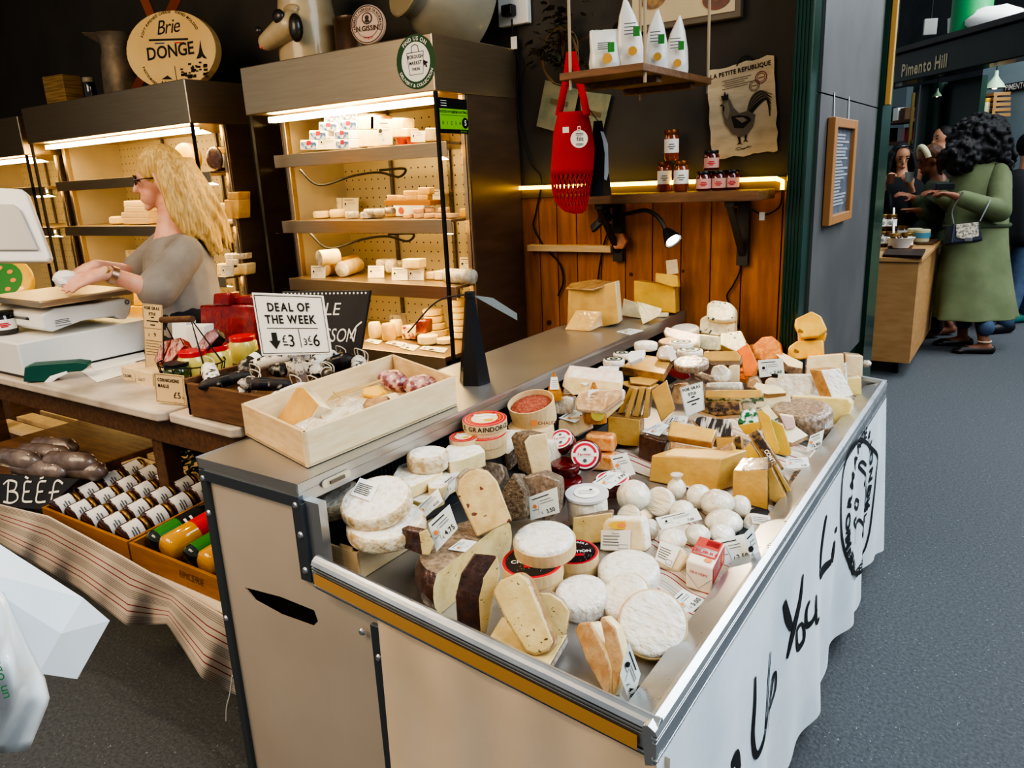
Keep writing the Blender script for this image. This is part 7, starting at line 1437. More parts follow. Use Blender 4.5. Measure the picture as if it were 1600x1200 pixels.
# cow jug
cj = thing('cow_jug', V((-2.88, 2.66, TZ2)), 'tall ceramic jug with a cow head in relief, on the tall chiller', 'jug'); cb_ = V((-2.88, 2.66, TZ2)); CER = mat('ceramic_cream', 'b8a684', .35, 0, 'a8946f', 6, coat=.4); CBLK = mat('ceramic_black', '2b2722', .35, coat=.4)
b = MB(); b.lathe(cb_, UP, [(.14, 0), (.145, .1), (.13, .22), (.115, .33), (.12, .40)], 24); b.build('body', CER, cj, smooth=60)
b = MB(); hd_ = cb_+V((-.02, -.14, .14)); cap(b, hd_+V((.06, 0, .02)), .062, hd_+V((-.07, -.03, -.035)), .04); b.ball(hd_+V((.05, .03, .09)), (.05, .03, .025), 12, 8); fuse(b, 'cow_head', [CER], cj, .008, 3)
b = MB(); b.ball(hd_+V((.05, -.048, .05)), (.035, .022, .032), 12, 8); b.build('black_patch', CBLK, cj, smooth=70); b = MB(); b.ball(hd_+V((.12, -.02, .0)), (.035, .03, .06), 12, 8); b.build('black_patch', CBLK, cj, smooth=70); b = MB(); b.ball(hd_+V((-.085, -.055, .01)), (.018, .018, .02), 10, 8); b.build('nose', CBLK, cj, smooth=70); MB().ball(hd_+V((-.08, -.055, -.055)), (.012, .01, .012), 10, 8).build('tongue', mat('pink_tongue', 'c9695c', .4), cj, smooth=70)
b = MB(); b.lathe(V((-2.63, 2.70, TZ2)), UP, [(.085, 0), (.088, .01), (.086, .16), (.09, .165), (.09, .18), (.07, .182)], 24); b.build('brown_tin', mat('brown_tin', '4a3216', .35, .3, coat=.4), None, 'brown round tin between the cow jug and the round cheese label sign', 'tin', smooth=40)
gs = at(574, 38, y=2.5); gs = V((gs.x, 2.5, gs.z)); ng = nrm(.3, -.95, .1); kg = mpp(gs); sgn = thing('gissin_sign', V((gs.x, 2.5, TZ2)), 'small round pale cheese label sign with brown writing, on the tall chiller', 'sign'); b = MB(); rg = 29*kg; drum(b, gs, ng, rg, .02, 0, 0, .1); b.build('board', mat('label_pink', 'c2a48e', .6), sgn, smooth=40)
b = MB(); u, w, _ = basis(ng); u, w = (u, w); disc(b, gs, u, w, rg*.95, 0, .002, 36, r2=rg*.91); disc(b, gs, u, w, rg*.68, 0, .002, 36, r2=rg*.66); arctext(b, 'CAMEMBERT FABRIQUE EN NORMANDIE', gs, u, w, rg*.72, rg*.2, 90, .01, sx=.75); text(b, 'N.GISSIN', gs-w*rg*.32, u, w, rg*.36, .025, sx=.9); text(b, 'Vosges', gs-w*rg*.72, u, w, rg*.2, 0, slant=.3, mi=1)
disc(b, gs+w*rg*.3, u, w, rg*.3, 0, .002, 24); disc(b, gs+w*rg*.3, u, w, rg*.24, 2, .0025, 24); disc(b, gs+w*rg*.32, u, w, rg*.12, 0, .003, 16, sq=1.2); disc(b, gs+w*rg*.15, u, w, rg*.15, 0, .003, 16, sq=.5); b.build('lettering', [mat('brown_ink', '3a2a24', .7), REDM, bpy.data.materials['label_pink']], sgn)
ck = thing('milk_churn', V((-2.15, 2.70, TZ2)), 'big cream enamel churn lying with its open mouth to the front, on the tall chiller', 'churn'); CE = mat('cream_enamel', '8f8a78', .4, 0, '7d7867', 4, coat=.3); ax = nrm(-.35, -.85, .30); c1 = V((-2.15, 2.82, TZ2+.19)); b = MB()
b.lathe(c1+ax*-.13, ax, [(.12, 0), (.19, .03), (.205, .12), (.195, .2), (.15, .27), (.128, .29), (.128, .33), (.14, .335), (.14, .345), (.118, .345), (.112, .30)], 36, [0]*9+[1, 1]); b.build('body', [CE, BLACKM], ck, smooth=45)
b = MB(); b.lathe(c1+ax*.215, ax, [(.142, 0), (.146, .006), (.142, .012), (.120, .012)], 36); b.build('rim', mat('rim_beige', '9b8e70', .4), ck, smooth=50)
# ================================================================ plank wall corner
WY = 2.985
fr_ = thing('picture_frame', at(1080, 0, y=WY), 'framed picture of red bowls high on the wall, cut off by the top edge', 'picture'); q = [at(985, -90, y=WY), at(1164, -90, y=WY), at(1164, 27, y=WY), at(985, 42, y=WY)]; q[3].x = q[0].x; q[3].z = q[2].z = min(q[2].z, q[3].z); q[2].x = q[1].x
MB().bx((q[0].x, WY-.025, q[2].z), (q[1].x, WY+.01, q[2].z+.35)).build('frame', mat('frame_grey', '6d6353', .6), fr_, bevel=.003)
MB().bx((q[0].x+.02, WY-.029, q[2].z+.022), (q[1].x-.02, WY-.026, q[2].z+.33)).build('print', mat('print_cream', 'c9b894', .6), fr_)
for px, mm in ((1020, mat('bowl_brown', '5b3a1e', .4, 0, 'a9803c', 30)), (1120, mat('bowl_red', '6b1a12', .4, 0, '2a1512', 40))):
    b = MB(); disc(b, at(px, -4, y=WY-.03), (1, 0, 0), (0, 0, 1), .055, 0, .001, 28, sq=.75); b.build('bowl_motif', mm, fr_)
sk_ = thing('wall_socket', at(805, 18, y=WY), 'white double wall socket with a black plug, top of the wall beside the chiller', 'socket'); a_, c_ = at(781, -5, y=WY), at(829, 36, y=WY); MB().bx((a_.x, WY-.02, c_.z), (c_.x, WY+.01, a_.z)).build('plate', WHITE, sk_, bevel=.004); p = at(802, 20, y=WY); MB().bx((p.x-.025, WY-.06, p.z-.02), (p.x+.03, WY-.02, p.z+.025)).build('plug', BLACK, sk_, bevel=.006)
P = [at(*q, y=WY-.02) for q in ((800, 30), (801, 55), (803, 75), (812, 98), (808, 140), (812, 200), (830, 255), (846, 280), (838, 330), (834, 355), (850, 385), (874, 412), (880, 440), (872, 462))]; MB().tube(smoothline(P, 5), .004, 6).build('cord', CORD, sk_); p = at(803, 67, y=WY-.025); MB().box(p, (.03, .003, .05)).build('cord_tag', PAPER, sk_)
# wreath, prints, red bag
leafplant('dried dark wreath of leaves and twigs on the wall above the red string bag', at(878, 105, y=2.93), 90, .07, .025, .12, .055, mat('dry_leaf', '2a2a16', .7, 0, '4b4324', 20), 'dried_wreath', 6)
b = MB(); wr = at(880, 90, y=2.93)
for k in range(10): a = k*.7; b.tube(smoothline([wr+V((.08*math.cos(a+t*.5)+.01*math.sin(k+t), -.02, .11*math.sin(a+t*.5))) for t in range(5)], 4), .003, 5)
b.build('twigs', mat('twig', '6b5536', .8), bpy.data.objects['dried_wreath'])
MAPM = mat('map_print', '8f8a6c', .7, 0, '6f7a62', 14, .4, .65)
for i, (q, l) in enumerate((([(852, 125), (905, 140), (890, 212), (838, 197)], 'pale printed sheet hanging on the wall left of the red bag handles'), ([(905, 142), (955, 148), (940, 212), (912, 215)], 'pale printed sheet hanging on the wall right of the red bag handles'))):
    o = MB().prism([at(a, c_, y=WY-.004-.004*i) for a, c_ in q], (0, .002, 0)).build('printed_sheet', MAPM, None, l, 'print'); b = MB(); b.strip([at(q[0][0]+8, q[0][1]+32, y=WY-.008), at(q[0][0]+34, q[0][1]+38, y=WY-.008)], .02, NY, 0, .002); b.build('print_motif', mat('map_brown', '6a5b3e', .8), o)
rbg = thing('string_bag', at(895, 330, y=2.5), 'red string shopping bag with a white round filt tag, hanging from the rope shelf', 'bag'); RC = mat('red_cotton', 'b0101c', .85, bump=.3, bs=90)
yb_ = 2.50
def bagr(v):   # outline half-width in px, centre
    pts = [(175, 895, 23), (185, 895, 25), (205, 895, 30), (235, 896, 33), (262, 894, 33), (290, 892, 30), (312, 893, 26), (328, 898, 18), (333, 903, 6)]
    t = v*(len(pts)-1); i = min(len(pts)-2, int(t)); f = t-i; a, c_ = pts[i], pts[i+1]; return [a[j]*(1-f)+c_[j]*f for j in range(3)]
def bagp(u, v, o_=0): y_, x_, w_ = bagr(v); p = at(x_, y_, y=yb_); r = w_*mpp(p)+o_; a = u*2*math.pi; return p+V((.83, .56, 0))*r*math.cos(a)+V((-.56, .83, 0))*r*.55*math.sin(a)
b = MB(); b.grid(lambda u, v: bagp(u, v*.55), 28, 12); b.build('bag_body', RC, rbg, smooth=70, solid=.002)
b = MB(); K = 26
for k in range(K):
    for s_ in (-1, 1): b.tube([bagp((k+s_*j*.30)/K+j*.0, .54+.46*j/9) for j in range(10)], .0026, 4)
b.build('net', RC, rbg)
for s_ in (-1, 1): MB().tube(smoothline([at(895+s_*22, 180, y=yb_-.01*s_), at(895+s_*16, 150, y=yb_), at(894+s_*9, 120, y=yb_), at(892+s_*2, 82, y=yb_)], 5), .014, 6).build('handle', RC, rbg, smooth=60)
p = at(905, 217, y=yb_-.09); b = MB(); u, w, n_ = basis(FR); disc(b, p, u, w, 13.5*mpp(p), 0, 0, 26); b.add([p+u*a+w*c_ for a, c_ in ((-.007, .025), (.007, .025), (.005, .042), (-.005, .042))], [(0, 1, 2, 3)], 0); text(b, 'filt', p-w*.007+u*.004, u, w, .022, .0, mi=1, off=.002)
for k in range(4): b.strip([p+u*-.012+w*(.018-k*.005 if k < 2 else -.008-k*.004), p+u*.014+w*(.018-k*.005 if k < 2 else -.008-k*.004)], .0015, n_, 1, .002)
disc(b, p+w*.035, u, w, .004, 2, .002, 10); b.build('tag', [PAPER, INK, REDM], rbg); p = at(884, 203, y=yb_-.075); b = MB(); b.add([p+u*a+w*c_ for a, c_ in ((-.011, -.01), (.011, -.01), (.011, .01), (-.011, .01))], [(0, 1, 2, 3)]); b.build('sewn_label', PAPER, rbg)
# rope shelf with crisp bags
A_ = at(1005, 110, y=2.2); HZ = A_.z; q = [V((at(874, 122, y=2.2).x, 2.2, HZ)), A_, V((A_.x, 2.78, HZ))]; q.append(q[0]+q[2]-q[1])
hs = thing('rope_shelf', sum(q, V())/4, 'small wooden shelf hanging on ropes with white packets on it', 'shelf'); MB().prism(q, UP*.022).build('board', WOODBX, hs, bevel=.002)
d1 = (q[1]-q[0]).normalized(); d2 = (q[2]-q[1]).normalized()
for s_ in (.25, .75): a = q[1]+(q[2]-q[1])*s_-d1*.02; MB().prism([a, a-d1*(q[1]-q[0]).length*.9, a-d1*(q[1]-q[0]).length*.9+d2*.04, a+d2*.04], UP*-.02).build('batten', WOODB, hs, bevel=.002)
for i, (a, tp_) in enumerate(((q[0]+(q[1]-q[0])*.12+d2*.01, (896, -30)), (q[1]+(q[2]-q[1])*.06-d1*.01, (992, -30)), (q[2]-d2*.01-d1*.01, (1094, -30)), (q[3]+d1*.02-d2*.02, (1016, -40)))):
    e = a+UP*.75; MB().tube([a+UP*-.03, a, e], .0055, 6).build('rope', ROPE, hs)
PKT = mat('white_packet', 'cfccc4', .35, 0, 'b9b3a6', 7, .35, .7, bump=.6, bs=14, bdet=2, coat=.4)
def pouch(label, base, w_, h_, tip, col2, seed, flat=False):
    s = mpp(base); W, Hh = w_*s, h_*s; t = thing('snack_packet', base, label, 'packet', 'packets on the rope shelf'); u = V((.83, .56, 0)); v = V((-.56, .83, 0)); b = MB(); rn = random.Random(seed)
    lv = [(0, .5, .32), (.15, .52, .34), (.45, .47, .26), (.75, .3 if not flat else .48, .12), (.93, .12 if not flat else .48, .04), (1, .05 if not flat else .47, .02)]; vs = []
    for z, a, c_ in lv:
        for k in range(16): an = k*math.pi/8; ca, sa = math.cos(an), math.sin(an); vs.append(base+u*(W*a*(abs(ca)**.6)*(1 if ca > 0 else -1)+tip*s*z*z)+v*(W*c_*(abs(sa)**.7)*(1 if sa > 0 else -1))+UP*Hh*z*rn.uniform(.98, 1.02))
    fs = [(j*16+k, j*16+(k+1) % 16, (j+1)*16+(k+1) % 16, (j+1)*16+k) for j in range(5) for k in range(16)]+[tuple(range(15, -1, -1)), tuple(range(80, 96))]; b.add(vs, fs); b.build('pouch', PKT if col2 != 'r' else mat('red_packet', 'a8322c', .35, 0, 'd9d4cc', 9, .45, .6, coat=.4, bump=.5, bs=14), t, smooth=60)
    fv = (CAM-base); fv.z = 0; fv.normalize(); fu = UP.cross(fv); b = MB()
    for k in range(4): b.strip([base+fv*W*.40+fu*-W*.22+UP*Hh*(.62-k*.05), base+fv*W*.42+fu*W*.2+UP*Hh*(.62-k*.05)], .003, fv, 0, .003)
    b.build('packet_print', [INKG], t); b = MB(); disc(b, base+fv*W*.42+UP*Hh*.22+fu*W*.08, fu, UP, W*.16, 0, .004, 14); b.build('product_picture', [mat('crisp_yellow', 'b98a3a', .5) if 'crisp_yellow' not in bpy.data.materials else bpy.data.materials['crisp_yellow']], t); b = MB(); b.add([base+fv*W*.45+fu*(W*.1+a)+UP*(Hh*.5+c_) for a, c_ in ((0, -.014), (.02, -.014), (.02, .014), (0, .014))], [(0, 1, 2, 3)], 0); b.build('green_mark', [GRN], t); return t
def onsh(px, py):
    p = at(px, py, z=HZ+.024); p.y = min(p.y, 2.70); p.x = min(p.x, A_.x-.05); return p
pouch('flat topped white packet at the left end of the rope shelf', onsh(945, 108), 48, 56, 0, 'w', 1, True); pouch('tall twisted white packet, second from the left on the rope shelf', onsh(985, 106), 42, 98, -8, 'w', 2); pouch('white packet with yellow print, third on the rope shelf', onsh(1024, 112), 38, 88, 3, 'w', 3); pouch('white packet with green spots, fourth on the rope shelf', onsh(1055, 122), 38, 88, 6, 'w', 4); pouch('red and white packet at the right end of the rope shelf', onsh(1080, 128), 27, 84, 2, 'r', 5)
# wall shelf
ws = thing('wall_shelf', V((-1.2, 2.85, 1.42)), 'dark wooden wall shelf over the planks carrying jars and a black fan', 'shelf'); SZ = 1.435
MB().bx((-1.63, 2.74, SZ-.035), (-.80, 2.955, SZ)).build('board', WOODBX, ws, bevel=.003)
for px in (967, 1163):
    p = at(px, 345, y=2.965); b = MB(); b.bx((p.x-.022, 2.95, p.z-.17), (p.x+.022, 2.975, SZ-.035)).bx((p.x-.018, 2.78, SZ-.055), (p.x+.018, 2.975, SZ-.036)); b.prism([(p.x-.012, 2.80, SZ-.055), (p.x-.012, 2.955, p.z-.11), (p.x-.012, 2.955, p.z-.14), (p.x-.012, 2.78, SZ-.055)], (.024, 0, 0)); b.build('bracket', mat('bracket_grey', '3f3a34', .5, .4) if px == 967 else bpy.data.materials['bracket_grey'], ws, bevel=.001)
def onws(px, py): p = at(px, py, z=SZ+.001); return p
HON = mat('honey', '8a3a10', .1, coat=1); LIDB = mat('lid_bronze', '7a4416', .35, .6)
first = jar('honey jar with white label on the wall shelf, lower left of the three', onws(1038, 299), .030, .115, HON, LIDB, PAPER, name='honey_jar', group='tall honey jars', lid_h=.02)
w2 = WL[first.name]; L2 = onws(1064, 299); dup(first, L2, 0, 'honey jar with white label on the wall shelf, lower right of the three'); dup(first, (w2+V(L2))/2+V((-.006, 0, .118)), 0, 'honey jar with white label standing on top of the other two')
RJ = mat('red_jam', '5a120e', .1, coat=1); first = jar('small dark jam jar with red label, first of the row on the wall shelf', onws(1099, 298), .030, .072, RJ, BLACK, mat('label_rose', 'cf9a90', .6), name='jam_jar', group='small jars with red labels on the wall shelf', txt='r', lab=(.12, .62))
for i, (px, py) in enumerate(((1122, 297), (1143, 296), (1158, 294))): dup(first, onws(px, py), 0, 'small dark jam jar with red label, %s of the row on the wall shelf' % ('second', 'third', 'last')[i])
dup(first, (onws(1099, 298)+onws(1122, 297))/2+V((0, .0, .075)), 0, 'small jam jar with red label standing on top of the row')
fb = onws(936, 306); f2 = thing('fly_fan', fb, 'black tapered table fan with a silver folded blade, standing on the wall shelf', 'fan'); hh = .27; b = MB()
def ring2(r, z): return [fb+V((math.cos(rr+k*math.pi/3)*r, math.sin(rr+k*math.pi/3)*r, z)) for k in range(6)]
a_, c_ = ring2(.048, 0), ring2(.016, hh); b.add(a_+c_, [(k, (k+1) % 6, (k+1) % 6+6, k+6) for k in range(6)]+[(5, 4, 3, 2, 1, 0), (6, 7, 8, 9, 10, 11)]); b.build('body', BLACK, f2)
bl = [onplane(a, c_, fb+V((.02, -.05, .2)), FR) for a, c_ in ((938, 205), (943, 206), (950, 225), (951, 270), (948, 282), (944, 280), (945, 240), (942, 220))]; MB().prism(bl, -FR*.003).build('blade', ALU, f2); MB().tube(smoothline([fb+UP*hh, fb+V((-.04, 0, hh+.05)), fb+V((-.06, 0, hh+.08))], 5), .002, 5).build('blade_arm', CORD, f2)
# lamp, rail, cables
lm = thing('clip_lamp', at(945, 345, y=2.90), 'black gooseneck clip lamp under the wall shelf', 'lamp'); cp_ = at(945, 340, y=2.88)
MB().box(cp_, (.05, .05, .035), .3).prism([cp_+V((-.02, -.02, 0)), cp_+V((-.055, -.03, -.03)), cp_+V((-.045, -.03, -.06)), cp_+V((.0, -.02, -.02))], (0, .03, 0)).build('clamp', BLACK, lm, bevel=.004); MB().bx((cp_.x-.01, cp_.y-.01, cp_.z), (cp_.x+.01, cp_.y+.03, SZ-.034)).build('clip_arm', BLACK, lm)
P = smoothline([cp_+V((.02, 0, 0)), at(985, 333, y=2.82), at(1010, 329, y=2.77), at(1030, 341, y=2.74), at(1042, 364, y=2.72)], 6); MB().tube(P, .008, 8).build('gooseneck', BLACK, lm, smooth=60)
h0 = at(1042, 362, y=2.72); h1 = at(1054, 379, y=2.70); dd = (h1-h0).normalized(); b = MB(); b.lathe(h0-dd*.01, dd, [(.012, 0), (.02, .015), (.036, .06), (.033, .06), (.018, .02)], 20); b.build('shade', BLACK, lm, smooth=50); b = MB(); b.frust(h0+dd*.040, .024, h0+dd*.046, .026, 16); b.build('bulb', mat('lamp_glow', (1, .88, .68), .5, emit=22), lm)
rl = thing('wooden_rail', at(890, 388, y=2.95), 'thin wooden rail with a hexagonal pink wood disc at its end, on the planks', 'rail'); a_, c_ = at(827, 387, y=2.95), at(957, 387, y=2.95); MB().bx((a_.x, 2.93, a_.z-.014), (c_.x, 2.978, a_.z+.014)).build('rail_board', WOODW, rl, bevel=.002); p = at(966, 377, y=2.92); b = MB(); b.frust(p, .037, p+V((0, .02, 0)), .037, 6); b.build('wood_disc', mat('pink_wood', 'c98e6a', .6, 0, 'a96a45', 20), rl, bevel=.002)
for i, (pl_, l) in enumerate((([(955, 350), (944, 380), (938, 410), (934, 440), (932, 455)], 'thin black cable hanging from the clip lamp along the planks'), ([(1150, 325), (1148, 360), (1154, 395), (1157, 420), (1146, 445), (1136, 462), (1142, 480), (1155, 515)], 'black cable looping down the planks under the right shelf bracket'))):
    MB().tube(smoothline([at(a, c_, y=2.966) for a, c_ in pl_], 5), .0035, 6).build('cable', CORD, None, l, 'cable')
# rooster poster
ps = [at(1105, 112, y=WY), at(1210, 85, y=WY), at(1215, 236, y=WY), at(1112, 250, y=WY)]; rp = thing('rooster_poster', ps[3], 'worn cream tin poster of a rooster headed LA PETITE REPUBLIQUE', 'poster')
ed = []; rn = random.Random(8)
for a, c_, k in ((ps[0], ps[1], 10), (ps[1], ps[2], 10), (ps[2], ps[3], 14), (ps[3], ps[0], 10)):
    for i in range(k): ed.append(a+(c_-a)*i/k+V((rn.uniform(-.004, .004), 0, rn.uniform(-.005, .005))))
MB().prism(ed, (0, .006, 0)).build('sheet', mat('old_paper', 'c8b798', .75, 0, 'a8977a', 9, .45, .75, (1, 1, 3), speck=('5a4a34', 30, .06)), rp)
Q = lambda u, v: ps[0]*(1-u)*(1-v)+ps[1]*u*(1-v)+ps[2]*u*v+ps[3]*(1-u)*v
u2 = (ps[1]-ps[0]).normalized(); v2 = NY.cross(u2); v2 = (Q(.5, 0)-Q(.5, 1)).normalized(); W = (ps[1]-ps[0]).length; b = MB(); text(b, 'LA PETITE REPUBLIQUE', Q(.5, .095), u2, v2, W*.085, .03, sp=.1, sx=.91)
for k in range(5): b.strip([Q(.22+.04*(k % 2), .15+k*.022), Q(.66-.05*(k % 3), .15+k*.022)], .002, NY, 1, .002)
for c_, r0_, m_ in ((Q(.80, .2), .022, 2), (Q(.70, .27), .020, 1)): disc(b, c_, u2, v2, r0_, m_, .002, 20, r2=r0_*.86); disc(b, c_, u2, v2, r0_*.7, m_, .002, 20, r2=r0_*.6); b.strip([c_-u2*r0_*.5, c_+u2*r0_*.5], .003, NY, m_, .002)
def shp(pts, mi, off=.002): b.add([Q(*p)+NY*off for p in pts], [tuple(range(len(pts)))], mi)
for k in range(8):   # tail feathers
    a = k/7; S_ = [Q(.60, .56), Q(.66+.1*a, .40+.06*a), Q(.78+.1*a, .34+.1*a), Q(.95-.04*a, .40+.22*a)]; b.strip(smoothline(S_, 4), [.016*(1-i/12.5)+.002 for i in range(13)], NY, 0 if k % 2 else 1, .0025+.0002*k)
shp([(.22, .36), (.27, .33), (.33, .36), (.38, .46), (.46, .53), (.60, .52), (.70, .58), (.66, .70), (.56, .78), (.46, .79), (.34, .74), (.24, .62), (.21, .50)], 1, .004)
shp([(.34, .55), (.46, .55), (.60, .58), (.64, .63), (.52, .70), (.38, .68)], 0, .005); shp([(.40, .57), (.52, .58), (.58, .62), (.5, .64)], 3, .0055); shp([(.24, .40), (.30, .38), (.33, .48), (.28, .58), (.23, .52)], 3, .005)
shp([(.22, .36), (.20, .30), (.24, .31), (.26, .26), (.28, .31), (.31, .29), (.31, .36)], 0, .005); shp([(.21, .39), (.17, .41), (.22, .42)], 0, .0052); shp([(.22, .42), (.25, .42), (.24, .48), (.22, .47)], 0, .0055)
shp([(.42, .78), (.46, .79), (.47, .86), (.50, .88), (.45, .865), (.40, .87), (.44, .85)], 0, .004); shp([(.53, .78), (.57, .77), (.55, .83), (.58, .86), (.54, .845), (.5, .85), (.53, .83)], 0, .004)
b.strip([Q(.40, .93), Q(.62, .91)], .003, NY, 1, .002); b.strip(smoothline([Q(.38, .92), Q(.44, .9), Q(.5, .93), Q(.58, .9)], 4), .002, NY, 0, .002)
b.build('rooster_print', [mat('print_black', '2a241e', .8), mat('print_grey', '6e6250', .8), mat('stamp_red', '8d4a40', .8), mat('print_mid', '8b7d66', .8)], rp); MB().tube(smoothline([Q(.45, .02), Q(.52, -.05), Q(.6, -.06), Q(.68, -.01)], 5), .003, 5).build('hanger', CORD, rp)
# framed menu on the pillar
BX_ = -.66; q = [at(1294, 181, x=BX_), at(1330, 191, x=BX_), at(1321, 341, x=BX_), at(1285, 353, x=BX_)]; y0_, y1_ = q[0].y, q[1].y; zt_, zb_ = (q[0].z+q[1].z)/2, (q[2].z+q[3].z)/2
mf = thing('framed_menu', V((BX_, y0_, zb_)), 'wood framed blackboard menu hanging on the grey pillar', 'menu board'); FWD = mat('frame_wood', '9a6a3c', .5)
MB().bx((BX_, y0_+.04, zb_+.03), (BX_+.012, y1_-.04, zt_-.03)).build('board', mat('menu_board', '474b54', .5, 0, '5c616a', 20), mf)
for lo, hi in (((BX_, y0_, zb_), (BX_+.028, y0_+.05, zt_)), ((BX_, y1_-.05, zb_), (BX_+.028, y1_, zt_)), ((BX_, y0_+.05, zb_), (BX_+.028, y1_-.05, zb_+.035)), ((BX_, y0_+.05, zt_-.035), (BX_+.028, y1_-.05, zt_))): MB().bx(lo, hi).build('frame_bar', FWD, mf, bevel=.003)
b = MB(); rn = random.Random(3)
for k in range(22): z = zt_-.06-k*(zt_-zb_-.12)/22; b.strip([V((BX_+.013, y0_+.07+rn.uniform(0, .03), z)), V((BX_+.013, y1_-.08-rn.uniform(0, .15), z))], .008, NX, 0)
b.build('chalk_writing', mat('chalk_grey', '8a8d92', .8), mf)
for yy in (y0_+.08, y1_-.08): MB().tube([(BX_+.004, yy, zt_), (BX_-.0, yy, zt_+.09)], .003, 5).build('wire', ALU, mf)
# ================================================================ the aisle beyond the pillar
# honey table
HT = .855; hx0, hx1, hy0, hy1 = -2.1, -.585, 5.90, 7.25
ht_t = thing('honey_table', (-1.3, 6.5, 0), 'tan plywood market table across the aisle carrying jars and tubs', 'table')
MB().bx((hx0, hy0, HT-.03), (hx1, hy1, HT)).build('tabletop', WOODT, ht_t, bevel=.004)
MB().bx((hx0+.02, hy0+.02, .10), (hx1-.02, hy0+.05, HT-.03)).build('front_panel', WOODT, ht_t, bevel=.003)
MB().bx((hx1-.045, hy0+.05, .10), (hx1-.02, hy1-.03, HT-.03)).build('side_panel', WOODT, ht_t, bevel=.003)
for xx, yy in ((hx1-.12, hy0+.14), (hx1-.12, hy1-.15), (hx0+.2, hy0+.14)):
    MB().frust((xx-.02, yy, .05), .05, (xx+.02, yy, .05), .05, 18).bx((xx-.03, yy-.03, .09), (xx+.03, yy+.03, .12)).build('caster', BLACK, ht_t, smooth=40)
def hz_(px, py, z=HT): return at(px, py, z=z)
MB().prism([hz_(a, c_) +UP*.001 for a, c_ in ((1379, 402), (1440, 404), (1446, 393), (1384, 393))], UP*.02).build('dark_tray', mat('tray_dark', '33241c', .5), None, 'flat dark wooden tray at the front of the honey table', 'tray', bevel=.003)
MB().prism([hz_(a, c_)+UP*.001 for a, c_ in ((1432, 383), (1458, 383), (1466, 377), (1438, 377))], UP*.018).build('tasting_board', WOODB, None, 'small brown board under the pale tubs at the right end of the honey table', 'board', bevel=.003)
p = hz_(1407, 391)+UP*.02; b = MB(); b.lathe(p, UP, [(.055, 0), (.09, .07), (.096, .075), (.085, .07), (.05, .01)], 20); b.build('white_bowl', WHITE, None, 'white plastic tub on the dark tray of the honey table', 'tub', smooth=50)
for i, (px, py, l) in enumerate(((1428, 378, 'pale yellow tub on the small brown board, left'), (1440, 380, 'pale yellow tub with blue label on the small brown board, right'))):
    p = hz_(px, py+1)+UP*.02; t = thing('pale_tub', p, l, 'tub'); b = MB(); b.lathe(p, UP, [(.05, 0), (.058, .09), (.05, .095)], 18); b.build('tub', mat('tub_yellow', 'd7d0a8', .4) if i == 0 else bpy.data.materials['tub_yellow'], t, smooth=50)
    if i: MB().frust(p+UP*.03, .057, p+UP*.07, .06, 18, caps=False).build('label', mat('label_blue', '5d9ab0', .5), t, smooth=50)
HJ = mat('honey_jar', '4a2a12', .15, coat=1)
first = None
for i, (px, py, up, l) in enumerate(((1372, 388, 0, 'lower row, first from the left'), (1386, 388, 0, 'lower row, second from the left'), (1393, 392, 0, 'front row, left one beside the white tub'), (1412, 391, 0, 'front row, right one behind the white tub'), (1372, 386, .125, 'upper row, first from the left'), (1385, 386, .125, 'upper row, second from the left'), (1407, 377, .0, 'standing alone behind the front row'))):
    p = hz_(px, py)+V((0, .12, up)); lb = 'dark honey jar on the honey table, %s' % l
    if first is None: first = jar(lb, p, .048, .12, HJ, LIDG, PAPER, name='honey_jar', group='dark honey jars on the table across the aisle', lid_h=.022)
    else: dup(first, p, 0, lb)
MB().tube([hz_(1395, 390)+UP*.05, hz_(1392, 380)+UP*.28], .008, 8).build('tasting_stick', PAPER, None, 'white stick leaning among the honey jars', 'stick')
# people ------------------------------------------------------------
SKB = mat('skin_brown', '7d4f38', .5, 0, '8a5a42', 10); SKM = mat('skin_olive', 'c6906f', .5, 0, 'bd8766', 10); COATG = mat('coat_green', '6d7553', .85, 0, '626a4a', 6, bump=.3, bs=12, bdet=2); COATD = mat('coat_olive', '4f5840', .85, 0, '465038', 6, bump=.3, bs=12, bdet=2); JEAN = mat('jeans', '3d4f66', .85, 0, '33445a', 18, bump=.1, bs=80); BLKC = mat('black_cloth', '16171a', .85, bump=.2, bs=20); HAIRK = mat('hair_black', '0f0d0d', .65, 0, '241f1e', 40, bump=1.0, bs=60); SHOE = mat('shoe_dark', '241d1b', .4)
def atz(px, py, d): return atd(px, py, d)
def dep(p): return (V(p)-CAM).dot(FW)
def robe(name, rings, d, ratio, m, parent, f, folds=9, amp=.05, seg=48, vox=None):
    b = MB(); vs = []; side = V((-f.y, f.x, 0)); n = len(rings)
    RW = V((RT.x, RT.y, 0)).normalized(); DW = V((-RW.y, RW.x, 0))
    for j, (x, y, hw) in enumerate(rings):
        c_ = atd(x, y, d); s = mpp(c_); r = hw*s; t = j/(n-1)
        for k in range(seg):
            a = 2*math.pi*k/seg; q = 1+amp*t*t*math.sin(a*folds+j*.25); vs.append(c_+RW*math.cos(a)*r*q+DW*math.sin(a)*r*ratio*q)
    fs = [(j*seg+k, j*seg+(k+1) % seg, (j+1)*seg+(k+1) % seg, (j+1)*seg+k) for j in range(n-1) for k in range(seg)]+[tuple(range(seg)), tuple(range(n*seg-1, (n-1)*seg-1, -1))]
    b.add(vs, fs); return b.build(name, m, parent, smooth=70, sub=1)
